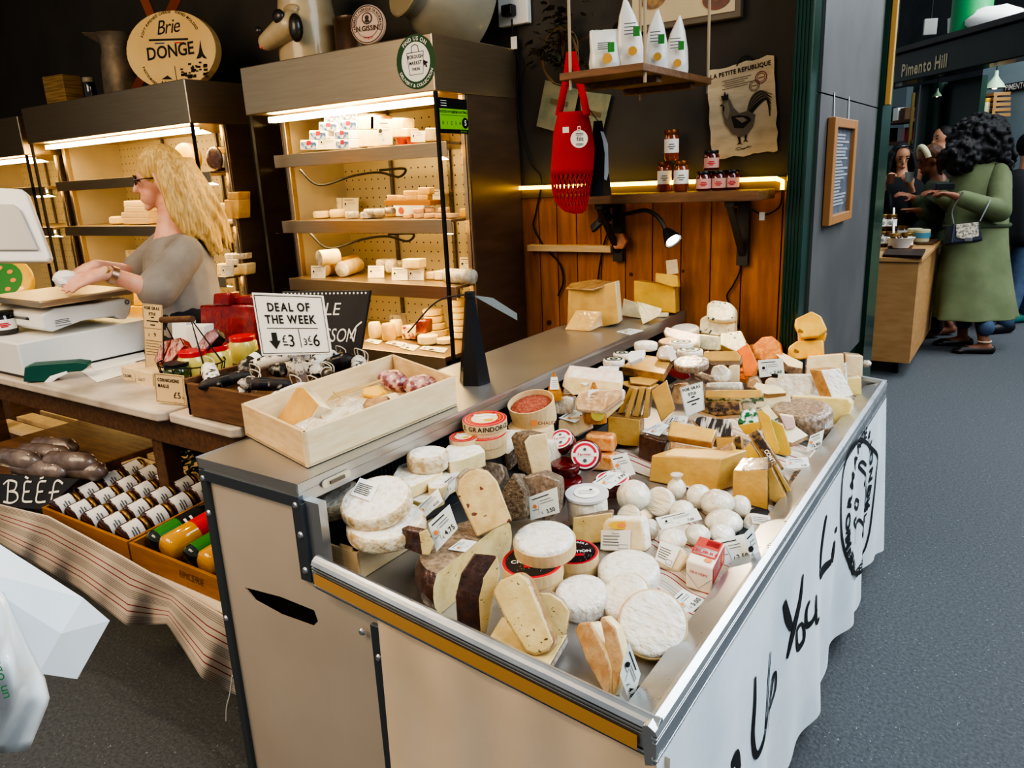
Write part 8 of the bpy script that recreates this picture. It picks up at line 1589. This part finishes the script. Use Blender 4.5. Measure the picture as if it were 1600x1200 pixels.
def head(b, c, f, up=UP, s=1.0):
    l = up.cross(f).normalized(); u = f.cross(l); M = Matrix((f, l, u)).transposed(); g = lambda x, y, z: c+M @ V((x*s, y*s, z*s))
    b.ball(g(0, 0, .02), (.09*s, .07*s, .1*s), 18, 12, M=M); b.ball(g(.042, 0, -.055), (.045*s, .048*s, .052*s), 14, 9, M=M); cap(b, g(.086, 0, .008), .009*s, g(.104, 0, -.026), .013*s)
    b.ball(g(.085, 0, -.064), (.012*s, .021*s, .007*s), 9, 7, M=M); b.ball(g(.081, 0, -.074), (.012*s, .018*s, .008*s), 9, 7, M=M); b.ball(g(.072, 0, -.1), (.018*s, .02*s, .015*s), 9, 7, M=M)
    for q in (-1, 1): b.ball(g(-.005, q*.07, -.008), (.018*s, .009*s, .03*s), 9, 7, M=M)
    return g, M
def facebits(par, g, M, s, hairm):
    b = MB()
    for q in (-1, 1): b.ball(g(.082, q*.032, .012), (.007*s, .013*s, .006*s), 10, 6, M=M)
    b.build('eyes', mat('eye_dark', '120d0c', .2) if 'eye_dark' not in bpy.data.materials else bpy.data.materials['eye_dark'], par)
    for q in (-1, 1): b = MB(); b.ball(g(.085, q*.033, .036), (.006*s, .022*s, .004*s), 10, 6, M=M); b.build('eyebrow', hairm, par)
    b = MB(); b.ball(g(.092, 0, -.067), (.007*s, .024*s, .008*s), 10, 6, M=M); b.build('lips', mat('lips', '9c4a44', .4) if 'lips' not in bpy.data.materials else bpy.data.materials['lips'], par)
def legs(b, hip, feet, f, r=(.085, .055, .038)):
    for s_, ft in zip((-1, 1), feet):
        l = UP.cross(f); h_ = hip+l*s_*.08; kn = (h_+ft)/2+f*.02; cap(b, h_, r[0], kn, r[1]); cap(b, kn, r[1]*.98, ft+UP*.09, r[2]); cap(b, ft+UP*.05-f*.03, r[2], ft+UP*.03+f*.13, .03)
# --- woman in the long green coat
d0 = dep(at(1515, 548, z=0)); f = nrm(-.93, -.30, 0); l = UP.cross(f)
base = atd(1520, 548, d0); base.z = 0
hp_ = atd(1524, 395, d0); shl = atd(1560, 268, d0-.10); shr = atd(1508, 262, d0+.22); ck_ = atd(1530, 285, d0); nk_ = atd(1522, 243, d0+.02); hc = atd(1508, 218, d0+.02)
b = MB(); g, M = head(b, hc, nrm(-.9, -.3, -.42)); cap(b, hc, .05, nk_, .055); cap(b, nk_, .07, ck_, .12); cap(b, ck_, .11, hp_, .09); cap(b, shl, .05, shr, .05)
fL, fR = at(1535, 552, z=0), at(1502, 540, z=0); legs(b, hp_, (fR+UP*.0, fL), f, (.065, .05, .038))
el = atd(1562, 330, d0-.22); wl = atd(1488, 305, d0-.30); er = atd(1500, 330, d0+.2); wr = atd(1462, 300, d0-.05)
cap(b, shl, .05, el, .042); cap(b, el, .042, wl, .027); cap(b, shr, .05, er, .042); cap(b, er, .042, wr, .027)
hand(b, wl, atd(1462, 299, d0-.30)-wl, UP, 1.0, .6, 1); hand(b, wr, atd(1440, 300, d0-.1)-wr, UP, 1.0, .5, -1)
pw = fuse(b, 'person', [SKB], None, .010, 2, label='woman in a long sage green coat with big black curly hair', cat='person')
robe('coat', [(1526, 244, 22), (1530, 252, 42), (1533, 275, 47), (1531, 310, 47), (1527, 345, 46), (1524, 385, 49), (1522, 430, 56), (1523, 470, 60), (1524, 490, 62.5), (1524, 495, 63), (1524, 496, 62.5), (1524, 496, 50)], d0, .62, COATG, pw, f, 7, .085)
MB().tube([atd(1526, 352, d0)+V((RT.x, RT.y, 0)).normalized()*math.cos(a)*.252+V((-RT.y, RT.x, 0)).normalized()*math.sin(a)*.158+UP*(.004*math.sin(a*3)) for a in [k*math.pi/16 for k in range(33)]], .015, 6).build('belt', COATD, pw, smooth=60)
b = MB(); cap(b, shl+V((0, 0, -.01)), .08, (shl+el)/2, .09); cap(b, (shl+el)/2, .09, el, .085); cap(b, el, .085, wl+(el-wl)*.22, .065); cap(b, shr, .08, er, .085); cap(b, er, .085, wr+(er-wr)*.25, .06); fuse(b, 'sleeves', [COATG], pw, .012, 3)
b = MB(); cap(b, nk_+f*.03+V((0, 0, -.02)), .075, nk_-f*.03+V((0, 0, -.02)), .08); b.prism([nk_+f*.10+l*.08+V((0, 0, .0)), nk_+f*.16+l*.1+V((0, 0, -.14)), nk_+f*.1+l*.15+V((0, 0, -.10))], l*.015); fuse(b, 'collar', [COATG], pw, .008, 1)
b = MB(); rn = random.Random(21); hcc = atd(1530, 225, d0)
for k in range(420):
    v = V((rn.gauss(0, 1), rn.gauss(0, 1), rn.gauss(0, 1))).normalized(); b.ball(hcc+V((0, 0, .01))+V((v.x*.215, v.y*.215, v.z*.205))*rn.uniform(.97, 1.06), rn.uniform(.016, .032), 7, 5)
b.ball(hcc, (.215, .215, .205), 18, 12)
for q_, r_ in ((atd(1552, 250, d0), .15), (atd(1500, 245, d0-.10), .13)):
    b.ball(q_, (r_*.9, r_*.9, r_), 12, 8)
    for k in range(120):
        v = V((rn.gauss(0, 1), rn.gauss(0, 1), rn.gauss(0, 1))).normalized(); b.ball(q_+v*r_*rn.uniform(.92, 1.05), rn.uniform(.016, .03), 7, 5)
fuse(b, 'curly_hair', [HAIRK], pw, .009, 0)
b = MB()
for ft, kn in ((fL, atd(1537, 500, d0)), (fR, atd(1507, 500, d0+.1))): cap(b, kn+UP*.10, .066, ft+UP*.20, .064)
fuse(b, 'jeans', [JEAN], pw, .012, 2)
for ft in (fL, fR): b = MB(); cap(b, ft+UP*.032-f*.05, .04, ft+UP*.025+f*.15, .035); b.ball(ft+UP*.02+f*.17, (.05, .05, .022), 12, 8); fuse(b, 'shoe', [SHOE], pw, .008, 2)
MB().tube([fL+UP*.10+V((math.cos(a)*.05, math.sin(a)*.05, 0)) for a in [k*math.pi/6 for k in range(13)]], .006, 6).build('ankle_strap', mat('strap_cream', 'c9b79c', .6), pw)
d1 = d0-.36; bgq = [atd(a, c_, d1) for a, c_ in ((1490, 350), (1531, 346), (1537, 376), (1486, 381))]
hb = thing('shoulder_bag', bgq[3], 'small dark blue shoulder bag with a cream patterned flap on a chain', 'bag'); nf = (bgq[1]-bgq[0]).cross(bgq[0]-bgq[3]).normalized()
if nf.dot(CAM-bgq[0]) < 0: nf = -nf
MB().prism(bgq, -nf*.10).build('body', mat('bag_navy', '191d2e', .4), hb, bevel=.012)
P = [atd(a, c_, d1)+nf*.006 for a, c_ in ((1493, 351), (1528, 347), (1529, 369), (1512, 374), (1494, 372))]; MB().prism(P, -nf*.006).build('flap', mat('flap_cream', 'b7ad98', .6, 0, '6a5c50', 60, .42, .6), hb, bevel=.003)
MB().box(atd(1512, 374, d1)+nf*.01, (.05, .02, .03)).build('clasp', ALU, hb, bevel=.004)
MB().tube(smoothline([bgq[0]+UP*.0, atd(1488, 328, d1), atd(1505, 300, d0-.45)], 5), .005, 5).build('chain', ALU, hb); MB().tube(smoothline([bgq[1], atd(1541, 326, d1), atd(1548, 312, d0-.33)], 5), .005, 5).build('chain', ALU, hb)
b = MB(); b.box(atd(1473, 291, d0-.26), (.14, .09, .05), .5); b.build('black_phone', BLACK, None, 'dark phone held by the woman in the long green coat', 'phone', bevel=.006)
# --- woman with a cream headband
d2 = d0+.55; f2_ = nrm(-.85, -.5, 0); l2 = UP.cross(f2_); hc2 = atd(1453, 250, d2); nk2 = atd(1466, 282, d2); hip2 = atd(1462, 400, d2); b = MB(); g2, M2 = head(b, hc2, nrm(-.85, -.42, -.35), s=1.05)
cap(b, hc2, .05, nk2, .055); cap(b, nk2, .07, atd(1466, 325, d2), .12); cap(b, atd(1466, 325, d2), .12, hip2, .13); sl2, sr2 = atd(1482, 312, d2-.12), atd(1452, 308, d2+.12); cap(b, sl2, .05, sr2, .05)
g0 = at(1458, 527, z=0); legs(b, hip2, (V((g0.x+.1, g0.y+.15, 0)), V((g0.x, g0.y, 0))), f2_)
e1, w1 = atd(1474, 372, d2-.25), atd(1436, 314, d2-.35); e1 = atd(1462, 335, d2-.28); w1 = atd(1427, 309, d2-.35); e3, w3 = atd(1470, 345, d2-.1), atd(1436, 329, d2-.4)
cap(b, sl2, .05, e3, .042); cap(b, e3, .042, w3, .028); cap(b, sr2, .05, e1, .042); cap(b, e1, .042, w1, .028); hand(b, w3, atd(1412, 326, d2-.42)-w3, UP, 1.05, .15, 1); hand(b, w1, atd(1402, 300, d2-.35)-w1, nrm(0, -.4, 1), 1.05, .6, -1)
p2 = fuse(b, 'person', [SKB], None, .011, 2, label='woman with a cream headband and olive coat reaching over the honey table', cat='person'); facebits(p2, g2, M2, 1.05, HAIRK)
robe('coat', [(1466, 277, 13), (1469, 290, 24), (1470, 304, 27), (1468, 330, 28), (1466, 370, 30), (1466, 420, 34), (1466, 470, 38)], d2, .8, COATD, p2, f2_)
b = MB(); cap(b, sl2, .08, e3, .08); cap(b, e3, .08, w3+(e3-w3)*.15, .055); cap(b, sr2, .08, e1, .075); cap(b, e1, .075, w1+(e1-w1)*.2, .055); fuse(b, 'sleeves', [COATD], p2, .012, 3)
b = MB(); b.ball(g2(-.03, 0, .03), (.095, .085, .10), 14, 10, M=M2); rn = random.Random(3)
for k in range(16): a = rn.uniform(-1.2, 1.2); s0 = g2(-.08, .07*math.sin(a*1.3), .04); b.tube([s0+V((0, 0, -.05*i))+V((.02*math.sin(i+k), .02*math.cos(i*1.3+k), 0)) for i in range(5)], [.018, .02, .02, .018, .008], 6)
fuse(b, 'hair', [mat('hair_brown', '3a241a', .6, 0, '6b452c', 30, bump=1, bs=60)], p2, .010, 1)
b = MB(); b.tube([g2(.035-.02*math.cos(a)*0+.0, .088*math.cos(a), .035+.095*math.sin(a)) for a in [math.pi*k/10 for k in range(11)]], .024, 8); b.build('headband', mat('headband_cream', 'd2c9a0', .7), p2, smooth=70)
b = MB(); k0_ = V((g0.x, g0.y, 0)); cap(b, k0_+UP*.5, .085, k0_+UP*.10, .075); fuse(b, 'trousers', [mat('trousers_brown', '3d2c28', .85)], p2, .014, 2)
# --- woman with cups, facing the camera
d3 = d0+1.15; f3 = nrm(.35, -.94, 0); hc3 = atd(1408, 246, d3); nk3 = atd(1409, 276, d3+.03); b = MB(); g3, M3 = head(b, hc3, nrm(.40, -.85, -.30)); hip3 = atd(1412, 400, d3)
cap(b, hc3, .05, nk3, .052); cap(b, nk3, .07, atd(1410, 315, d3), .115); cap(b, atd(1410, 315, d3), .115, hip3, .13); sl3, sr3 = atd(1432, 302, d3), atd(1388, 300, d3); cap(b, sl3, .05, sr3, .05)
q3 = V((hip3.x, hip3.y, 0)); legs(b, hip3, (q3-V((.1, 0, 0)), q3+V((.1, 0, 0))), f3)
ea, wa_ = atd(1432, 335, d3-.2), atd(1424, 293, d3-.34); eb, wb_ = atd(1380, 335, d3-.1), atd(1380, 288, d3-.3)
cap(b, sl3, .048, ea, .04); cap(b, ea, .04, wa_, .026); cap(b, sr3, .048, eb, .04); cap(b, eb, .04, wb_, .026); hand(b, wa_, atd(1417, 279, d3-.36)-wa_, nrm(.5, -.8, 0), 1.0, .7, 1); hand(b, wb_, atd(1387, 280, d3-.32)-wb_, nrm(-.4, -.8, .2), 1.0, .7, -1)
p3 = fuse(b, 'person', [SKM], None, .010, 2, label='young woman with long dark hair and black top holding two small cups, facing the camera', cat='person'); facebits(p3, g3, M3, 1.0, HAIRK)
robe('black_top', [(1410, 275, 13), (1410, 285, 32), (1410, 296, 35), (1410, 325, 36), (1410, 380, 36), (1410, 420, 38)], d3, .7, BLKC, p3, f3)
b = MB(); cap(b, sl3, .07, ea, .065); cap(b, ea, .065, wa_+(ea-wa_)*.3, .05); cap(b, sr3, .07, eb, .065); cap(b, eb, .065, wb_+(eb-wb_)*.3, .05); fuse(b, 'sleeves', [BLKC], p3, .012, 2)
b = MB(); b.ball(g3(-.035, 0, .035), (.095, .092, .105), 14, 10, M=M3); rn = random.Random(5)
for k in range(30): a = rn.uniform(1.0, 3.14)*rn.choice((-1, 1)); s0 = g3(.06*math.cos(a)-.02, .082*math.sin(a), .05); o_ = M3 @ V((math.cos(a)*.3, math.sin(a), 0)); b.tube([s0+o_*(.01+.045*math.sin(i*.5))+V((0, 0, -.062*i)) for i in range(7)], [.02, .024, .026, .026, .024, .02, .01], 7)
fuse(b, 'hair', [HAIRK], p3, .010, 1)
b = MB(); b.tube([g3(.03+.035*math.cos(a) if False else .045, .075*math.cos(a), .10+.02*math.sin(a)) for a in [math.pi*k/8 for k in range(9)]], .010, 6); b.build('sunglasses', mat('sunglass', '2a2c30', .2), p3)
for i, (px, py, dd_, mm, l) in enumerate(((1420, 278, d3-.40, mat('cup_grey', 'aeb7b4', .4), 'pale grey paper cup in the raised hand of the dark-haired woman'), (1391, 281, d3-.36, mat('cup_brown', '6d4632', .5), 'small brown drink cup held at the left by the dark-haired woman'))):
    p = atd(px, py+6, dd_); b = MB(); b.lathe(p, UP, [(.028, 0), (.038, .085), (.034, .085), (.026, .01)], 18); b.build('paper_cup', mm, None, l, 'cup', smooth=50)
# --- man behind, and the passer-by at the right edge
d4 = d0+1.6; hc4 = atd(1472, 218, d4); f4 = nrm(-.7, -.7, 0); b = MB(); g4, M4 = head(b, hc4, f4, s=1.05); nk4 = atd(1474, 250, d4); hip4 = atd(1478, 380, d4); cap(b, hc4, .055, nk4, .06); cap(b, nk4, .07, atd(1478, 290, d4), .11); cap(b, atd(1478, 290, d4), .11, hip4, .11); q4 = V((hip4.x, hip4.y, 0)); legs(b, hip4, (q4-V((.1, 0, 0)), q4+V((.1, 0, 0))), f4)
for s_ in (-1, 1): a_ = nk4+V((s_*.19, 0, -.08)); cap(b, a_, .06, a_+V((s_*.04, -.05, -.30)), .045); cap(b, a_+V((s_*.04, -.05, -.30)), .045, a_+V((s_*.0, -.22, -.42)), .032); hand(b, a_+V((0, -.22, -.42)), V((0, -.3, -.2)), UP, 1.05, .4, s_)
p4_ = fuse(b, 'person', [SKM], None, .012, 2, label='man with short dark hair mostly hidden behind the curly-haired woman', cat='person'); facebits(p4_, g4, M4, 1.05, HAIRK); b = MB(); b.ball(g4(-.02, 0, .05), (.098, .082, .085), 14, 10, M=M4); fuse(b, 'hair', [HAIRK], p4_, .012, 1); robe('jacket', [(1475, 250, 16), (1477, 262, 32), (1478, 300, 36), (1478, 360, 36), (1478, 400, 36)], d4, .7, BLKC, p4_, f4)
d5 = d0+.6; f5 = nrm(.2, 1, 0); hc5 = atd(1606, 232, d5); b = MB(); g5, M5 = head(b, hc5, f5); nk5 = atd(1606, 262, d5); hip5 = atd(1604, 380, d5); cap(b, hc5, .055, nk5, .06); cap(b, nk5, .07, atd(1604, 300, d5), .11); cap(b, atd(1604, 300, d5), .11, hip5, .11); k5 = [at(1568, 520, z=0), at(1600, 503, z=0)]; legs(b, hip5, (k5[0], k5[1]), nrm(-.7, -.7, 0))
for s_ in (-1, 1): a_ = nk5+V((s_*.2, 0, -.08)); cap(b, a_, .06, a_+V((s_*.05, 0, -.30)), .045); cap(b, a_+V((s_*.05, 0, -.3)), .045, a_+V((s_*.03, .1, -.54)), .032); hand(b, a_+V((s_*.03, .1, -.54)), V((0, .1, -.3)), NX*s_, 1.0, .4, s_)
sl5 = [(nk5+V((s_*.2, 0, -.08)), nk5+V((s_*.25, 0, -.38)), nk5+V((s_*.232, .085, -.575))) for s_ in (-1, 1)]
p5_ = fuse(b, 'person', [SKM], None, .012, 2, label='passer-by in a black jacket and jeans seen from behind, at the right edge', cat='person'); robe('jacket', [(1604, 262, 18), (1602, 274, 34), (1602, 310, 40), (1600, 370, 40), (1600, 385, 38)], d5, .7, BLKC, p5_, f5); b = MB(); [(cap(b, a_, .085, e_, .07), cap(b, e_, .07, w_5, .055)) for a_, e_, w_5 in sl5]; fuse(b, 'sleeves', [BLKC], p5_, .014, 2); b = MB(); b.ball(g5(-.01, 0, .03), (.105, .09, .11), 14, 10, M=M5); fuse(b, 'hair', [HAIRK], p5_, .012, 1)
b = MB(); hh5 = hip5
for k_ in k5: cap(b, hip5+(k_-hip5)*.1, .11, (hip5+k_)/2, .085); cap(b, (hip5+k_)/2, .085, k_+UP*.1, .07)
fuse(b, 'jeans', [JEAN], p5_, .014, 2)
for k_, m_ in zip(k5, (mat('shoe_black', '17181b', .5), mat('shoe_teal', '2c6f68', .5))): b = MB(); dd_ = nrm(-.7, -.7, 0); cap(b, k_+UP*.05-dd_*.05, .05, k_+UP*.04+dd_*.15, .045); fuse(b, 'shoe', [m_], p5_, .01, 2)
# stall beyond -------------------------------------------------------
dB = ray(687, 291); dB.z = 0; dB.normalize(); nB = dB.cross(UP).normalized(); P0 = atd(1385, 132, d0+1.9)
if nB.dot(CAM-P0) < 0: nB = -nB
def bp2(px, py, off=0): return onplane(px, py, P0+nB*off, nB)
GRB = mat('beam_green', '1f2a20', .3, 0, '182219', 4, coat=.3); GRC = mat('column_green', '16382a', .35, 0, '102a20', 4, coat=.3); LGREY = mat('wall_grey_blue', '9fb0b6', .7, 0, '93a4aa', 2); DKG = mat('dark_backdrop', '26292a', .8, 0, '33383a', 2)
ex = lambda pts: [bp2(*p) for p in pts]
B0, B1 = bp2(1300, 107), bp2(1720, 12); zb0 = bp2(1392, 132).z; zb1 = bp2(1392, 88).z
L0 = P0+dB*1.2; L1 = P0-dB*4.5
bmz = [V((L0.x, L0.y, zb0)), V((L1.x, L1.y, zb0)), V((L1.x, L1.y, zb1)), V((L0.x, L0.y, zb1))]
bm_ = MB().prism(bmz, -nB*.25).build('shop_beam', GRB, None, 'dark green painted beam lettered Pimento Hill across the aisle', 'beam', bevel=.01)
MB().prism([p+nB*.06 for p in (bmz[3], bmz[2], bmz[2]+UP*.05, bmz[3]+UP*.05)], -nB*.7).build('ledge', GREYB, bm_)
b = MB(); uu = -dB; c_ = bp2(1443, 112); hgt = (bp2(1443, 92)-bp2(1443, 112)).length; text(b, 'Pimento Hill', bp2(1443, 112), uu, UP, hgt*1.35, .03, sp=.09, sx=.80, off=.004); b.build('lettering', mat('sign_gold', 'd8c9a6', .5), bm_)
zl = bmz[2].z+.05
p = bp2(1515, 52, -.25); p.z = zl; MB().frust(p, .17, p+UP*1.6, .17, 24).build('green_pipe', mat('pipe_green', '2f8f56', .4), None, 'bright green round column standing on the ledge over the Pimento Hill beam', 'column', smooth=40)
for i, (px, rr_, l, mm) in enumerate(((1552, .16, 'crumpled white sack on the ledge right of the green column', PAPER), (1494, .06, 'small white bucket on the ledge left of the green column', WHITE))):
    p = bp2(px, 50, -.3); p.z = zl
    if i == 0: MB().ball(p+UP*.09, (.22, .15, .11), 14, 9, noise=.12).build('white_sack', mm, None, l, 'sack', smooth=70)
    else: MB().lathe(p, UP, [(.07, 0), (.085, .2), (.075, .2)], 16).build('bucket', mm, None, l, 'bucket', smooth=50)
p = bp2(1452, 58, -.2); p.z = zl; o = MB().box(p+UP*.17, (.12, .03, .15), .4).build('junction_box', GREYP, None, 'small grey electrical box hanging above the beam', 'box', bevel=.004); MB().tube([p+UP*.24, p+UP*.9], .008, 5).build('cord', CORD, o)
def farstruct(pts, off, dep_, name, m): return struct(MB().prism([bp2(a, c_, off) for a, c_ in pts], -nB*dep_), name, m)
def slabw(px0, px1, off, z0, z1, thick):
    a, c_ = bp2(px0, 200, off), bp2(px1, 200, off); return [V((a.x, a.y, z0)), V((c_.x, c_.y, z0)), V((c_.x, c_.y, z1)), V((a.x, a.y, z1))]
struct(MB().prism(slabw(1200, 1900, -2.6, 0, 6.5, .1), -nB*.2), 'wall_far', DKG)
struct(MB().prism(slabw(1526, 1900, -1.7, 0, zb1, .1), -nB*.2), 'wall_shop', LGREY)
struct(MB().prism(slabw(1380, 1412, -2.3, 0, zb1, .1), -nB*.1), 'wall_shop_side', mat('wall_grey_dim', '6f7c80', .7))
for px0, px1, r_ in ((1428, 1445, .0), (1448, 1466, .1), (1474, 1526, 0)):
    a, c_ = bp2(px0, 200, -.6), bp2(px1, 200, -.6); m_ = (a+c_)/2; b = MB()
    if r_: b.frust((m_.x, m_.y, 0), .16, (m_.x, m_.y, zb0), .16, 20)
    else: q = [V((a.x, a.y, 0)), V((c_.x, c_.y, 0)), V((c_.x, c_.y, zb0)), V((a.x, a.y, zb0))]; b.prism(q, -nB*.06)
    struct(b, 'pillar_column', GRC, smooth=40)
def pend(px, py, off, w_, label):
    c_ = bp2(px, py, off); s = mpp(c_); t = thing('pendant_lamp', c_, label, 'lamp', 'green pendant lamps'); r = w_*s; b = MB(); b.lathe(c_, UP, [(r, 0), (r*.75, r*.45), (r*.4, r*.9), (r*.22, r*1.2), (r*.2, r*1.7), (r*.05, r*1.75), (r*.05, r*.9), (r*.7, r*.4), (r*.95, 0)], 24); b.build('shade', mat('lamp_mint', 'a9c2a0', .4) if 'lamp_mint' not in bpy.data.materials else bpy.data.materials['lamp_mint'], t, smooth=50); b = MB(); b.ball(c_+UP*r*.25, r*.35, 12, 8); b.build('bulb', mat('bulb_warm', (1, .75, .4), .5, emit=8) if 'bulb_warm' not in bpy.data.materials else bpy.data.materials['bulb_warm'], t); MB().tube([c_+UP*r*1.7, V((c_.x, c_.y, zb1+.05))], .006, 5).build('cord', CORD, t)
pend(1554, 138, -1.0, 15, 'pale green pendant lamp in front of the grey-blue wall, far right'); pend(1464, 151, -.35, 7, 'pale green pendant lamp beside the round green column')
P = [bp2(a, c_, -1.68) for a, c_ in ((1568, 132), (1640, 118), (1640, 131), (1568, 145))]; P[1].z = P[0].z; P[2].z = P[3].z; o = MB().prism(P, -nB*.02).build('pimento_sign', INK, None, 'black and white PIMENTO sign on the grey-blue wall at the right edge', 'sign'); b = MB(); text(b, 'PIMENTO HILL', P[3]+uu*.03+UP*.02, uu, UP, (P[0].z-P[3].z)*.95, .02, sx=.9, align='l', off=.006); b.build('lettering', PAPER, o)
sh_ = thing('bottle_rack', bp2(1540, 190, -1.3), 'slatted wooden shelf with a pale bottle in front of the grey-blue wall', 'rack')
for k in range(5): a, c_ = bp2(1524, 154+k*8, -1.4), bp2(1552, 154+k*8, -1.4); c_.z = a.z; MB().prism([a, c_, c_+UP*.035, a+UP*.035], -nB*.2).build('slat', WOODT, sh_, bevel=.002)
for px in (1525, 1551): a = bp2(px, 190, -1.38); MB().box((a.x, a.y, bp2(1540, 172, -1.4).z), (.03, .03, .32)).build('upright', WOODT, sh_)
jar('pale bottle standing in the slatted wooden rack', bp2(1539, 186, -1.36), .035, .22, mat('pale_bottle', 'd9d2a6', .2, coat=1), GOLD, None, name='glass_bottle', cat='bottle', lid_h=.06)
br_ = thing('black_shelf', bp2(1398, 215, -1.2), 'dark shelf with small goods behind the women at the honey table', 'shelf')
for py in (196, 228): a, c_ = bp2(1378, py, -1.2), bp2(1424, py, -1.2); c_.z = a.z; MB().prism([a, c_, c_+UP*.04, a+UP*.04], -nB*.3).build('board', WOODB, br_, bevel=.003)
for px in (1380, 1422): a = bp2(px, 210, -1.2); MB().tube([V((a.x, a.y, 0)), V((a.x, a.y, bp2(1400, 150, -1.2).z))], .02, 6).build('post', mat('post_yellow', '6d5c2e', .6) if px == 1380 else bpy.data.materials['post_yellow'], br_)
for i, (px, py, l, mm) in enumerate(((1388, 194, 'dark box on the upper board of the dark shelf, left', BLACKM), (1405, 195, 'white carton on the upper board of the dark shelf', PAPER), (1416, 195, 'dark box on the upper board of the dark shelf, right', WOODB), (1390, 226, 'brown carton on the lower board of the dark shelf', WOODBX), (1416, 226, 'dark red carton on the lower board of the dark shelf', REDWAX))):
    a = bp2(px, py, -1.3)+UP*.03; MB().box(a+UP*.09, (.13, .13, .18), .6).build('carton', mm, None, l, 'carton', bevel=.006)
# yellow board on the pillar, seen edge on
q = [at(a, c_, y=4.3) for a, c_ in ((1389, -20), (1403, -20), (1390, 167), (1379, 167))]; zt_, zb_ = q[0].z, q[3].z; xm = -.638
MB().bx((xm, 4.17, zb_), (xm+.024, 4.21, zt_+.2)).build('yellow_board', mat('board_yellow', 'b98a44', .5), None, 'yellow wooden board fixed edge on to the green pillar, top right', 'board', bevel=.003)
# ================================================================ light
sc_ = bpy.context.scene
w_ = bpy.data.worlds.new('world'); sc_.world = w_; w_.use_nodes = True
bg = w_.node_tree.nodes['Background']; bg.inputs[0].default_value = (.74, .82, .90, 1); bg.inputs[1].default_value = .38
def area(name, loc, tgt, sx, sy, e, col):
    li = bpy.data.lights.new(name, 'AREA'); li.shape = 'RECTANGLE'; li.size = sx; li.size_y = sy; li.energy = e; li.color = col
    o = bpy.data.objects.new(name, li); C.objects.link(o); o.location = loc
    o.rotation_euler = (V(tgt)-V(loc)).to_track_quat('-Z', 'Y').to_euler(); return o
area('aisle_skylight', (2.6, 1.6, 4.2), (-.6, 1.7, .6), 3.0, 4.0, 210, (.84, .93, 1.0))
area('far_skylight', (2.0, 7.5, 4.6), (-.2, 7.2, .6), 4.0, 4.0, 480, (.86, .94, 1.0))
def spot(name, loc, tgt, e, col, ang=70, r_=.05):
    li = bpy.data.lights.new(name, 'SPOT'); li.energy = e; li.color = col; li.spot_size = R(ang); li.spot_blend = .6; li.shadow_soft_size = r_
    o = bpy.data.objects.new(name, li); C.objects.link(o); o.location = loc
    o.rotation_euler = (V(tgt)-V(loc)).to_track_quat('-Z', 'Y').to_euler(); return o
area('stall_fill', (-2.6, -.9, 2.9), (-2.4, 2.2, 1.2), 2.2, 1.6, 70, (1, .74, .46))
spot('stall_spot', (-2.2, 1.0, 3.0), (-1.3, 1.6, .9), 45, (1, .80, .55), 80)
spot('stall_spot', (-3.6, .9, 3.0), (-2.9, 1.6, 1.0), 40, (1, .80, .55), 80)
spot('stall_spot', (-1.0, -.3, 2.6), (-1.2, .95, .4), 22, (1, .78, .52), 60)
sc_.view_settings.view_transform = 'AgX'; sc_.view_settings.look = 'AgX - High Contrast'; sc_.view_settings.exposure = .16

sp_ = h1+dd*.01
spot('clip_lamp_light', sp_, sp_+dd, 14, (1, .80, .52), 100, .02)
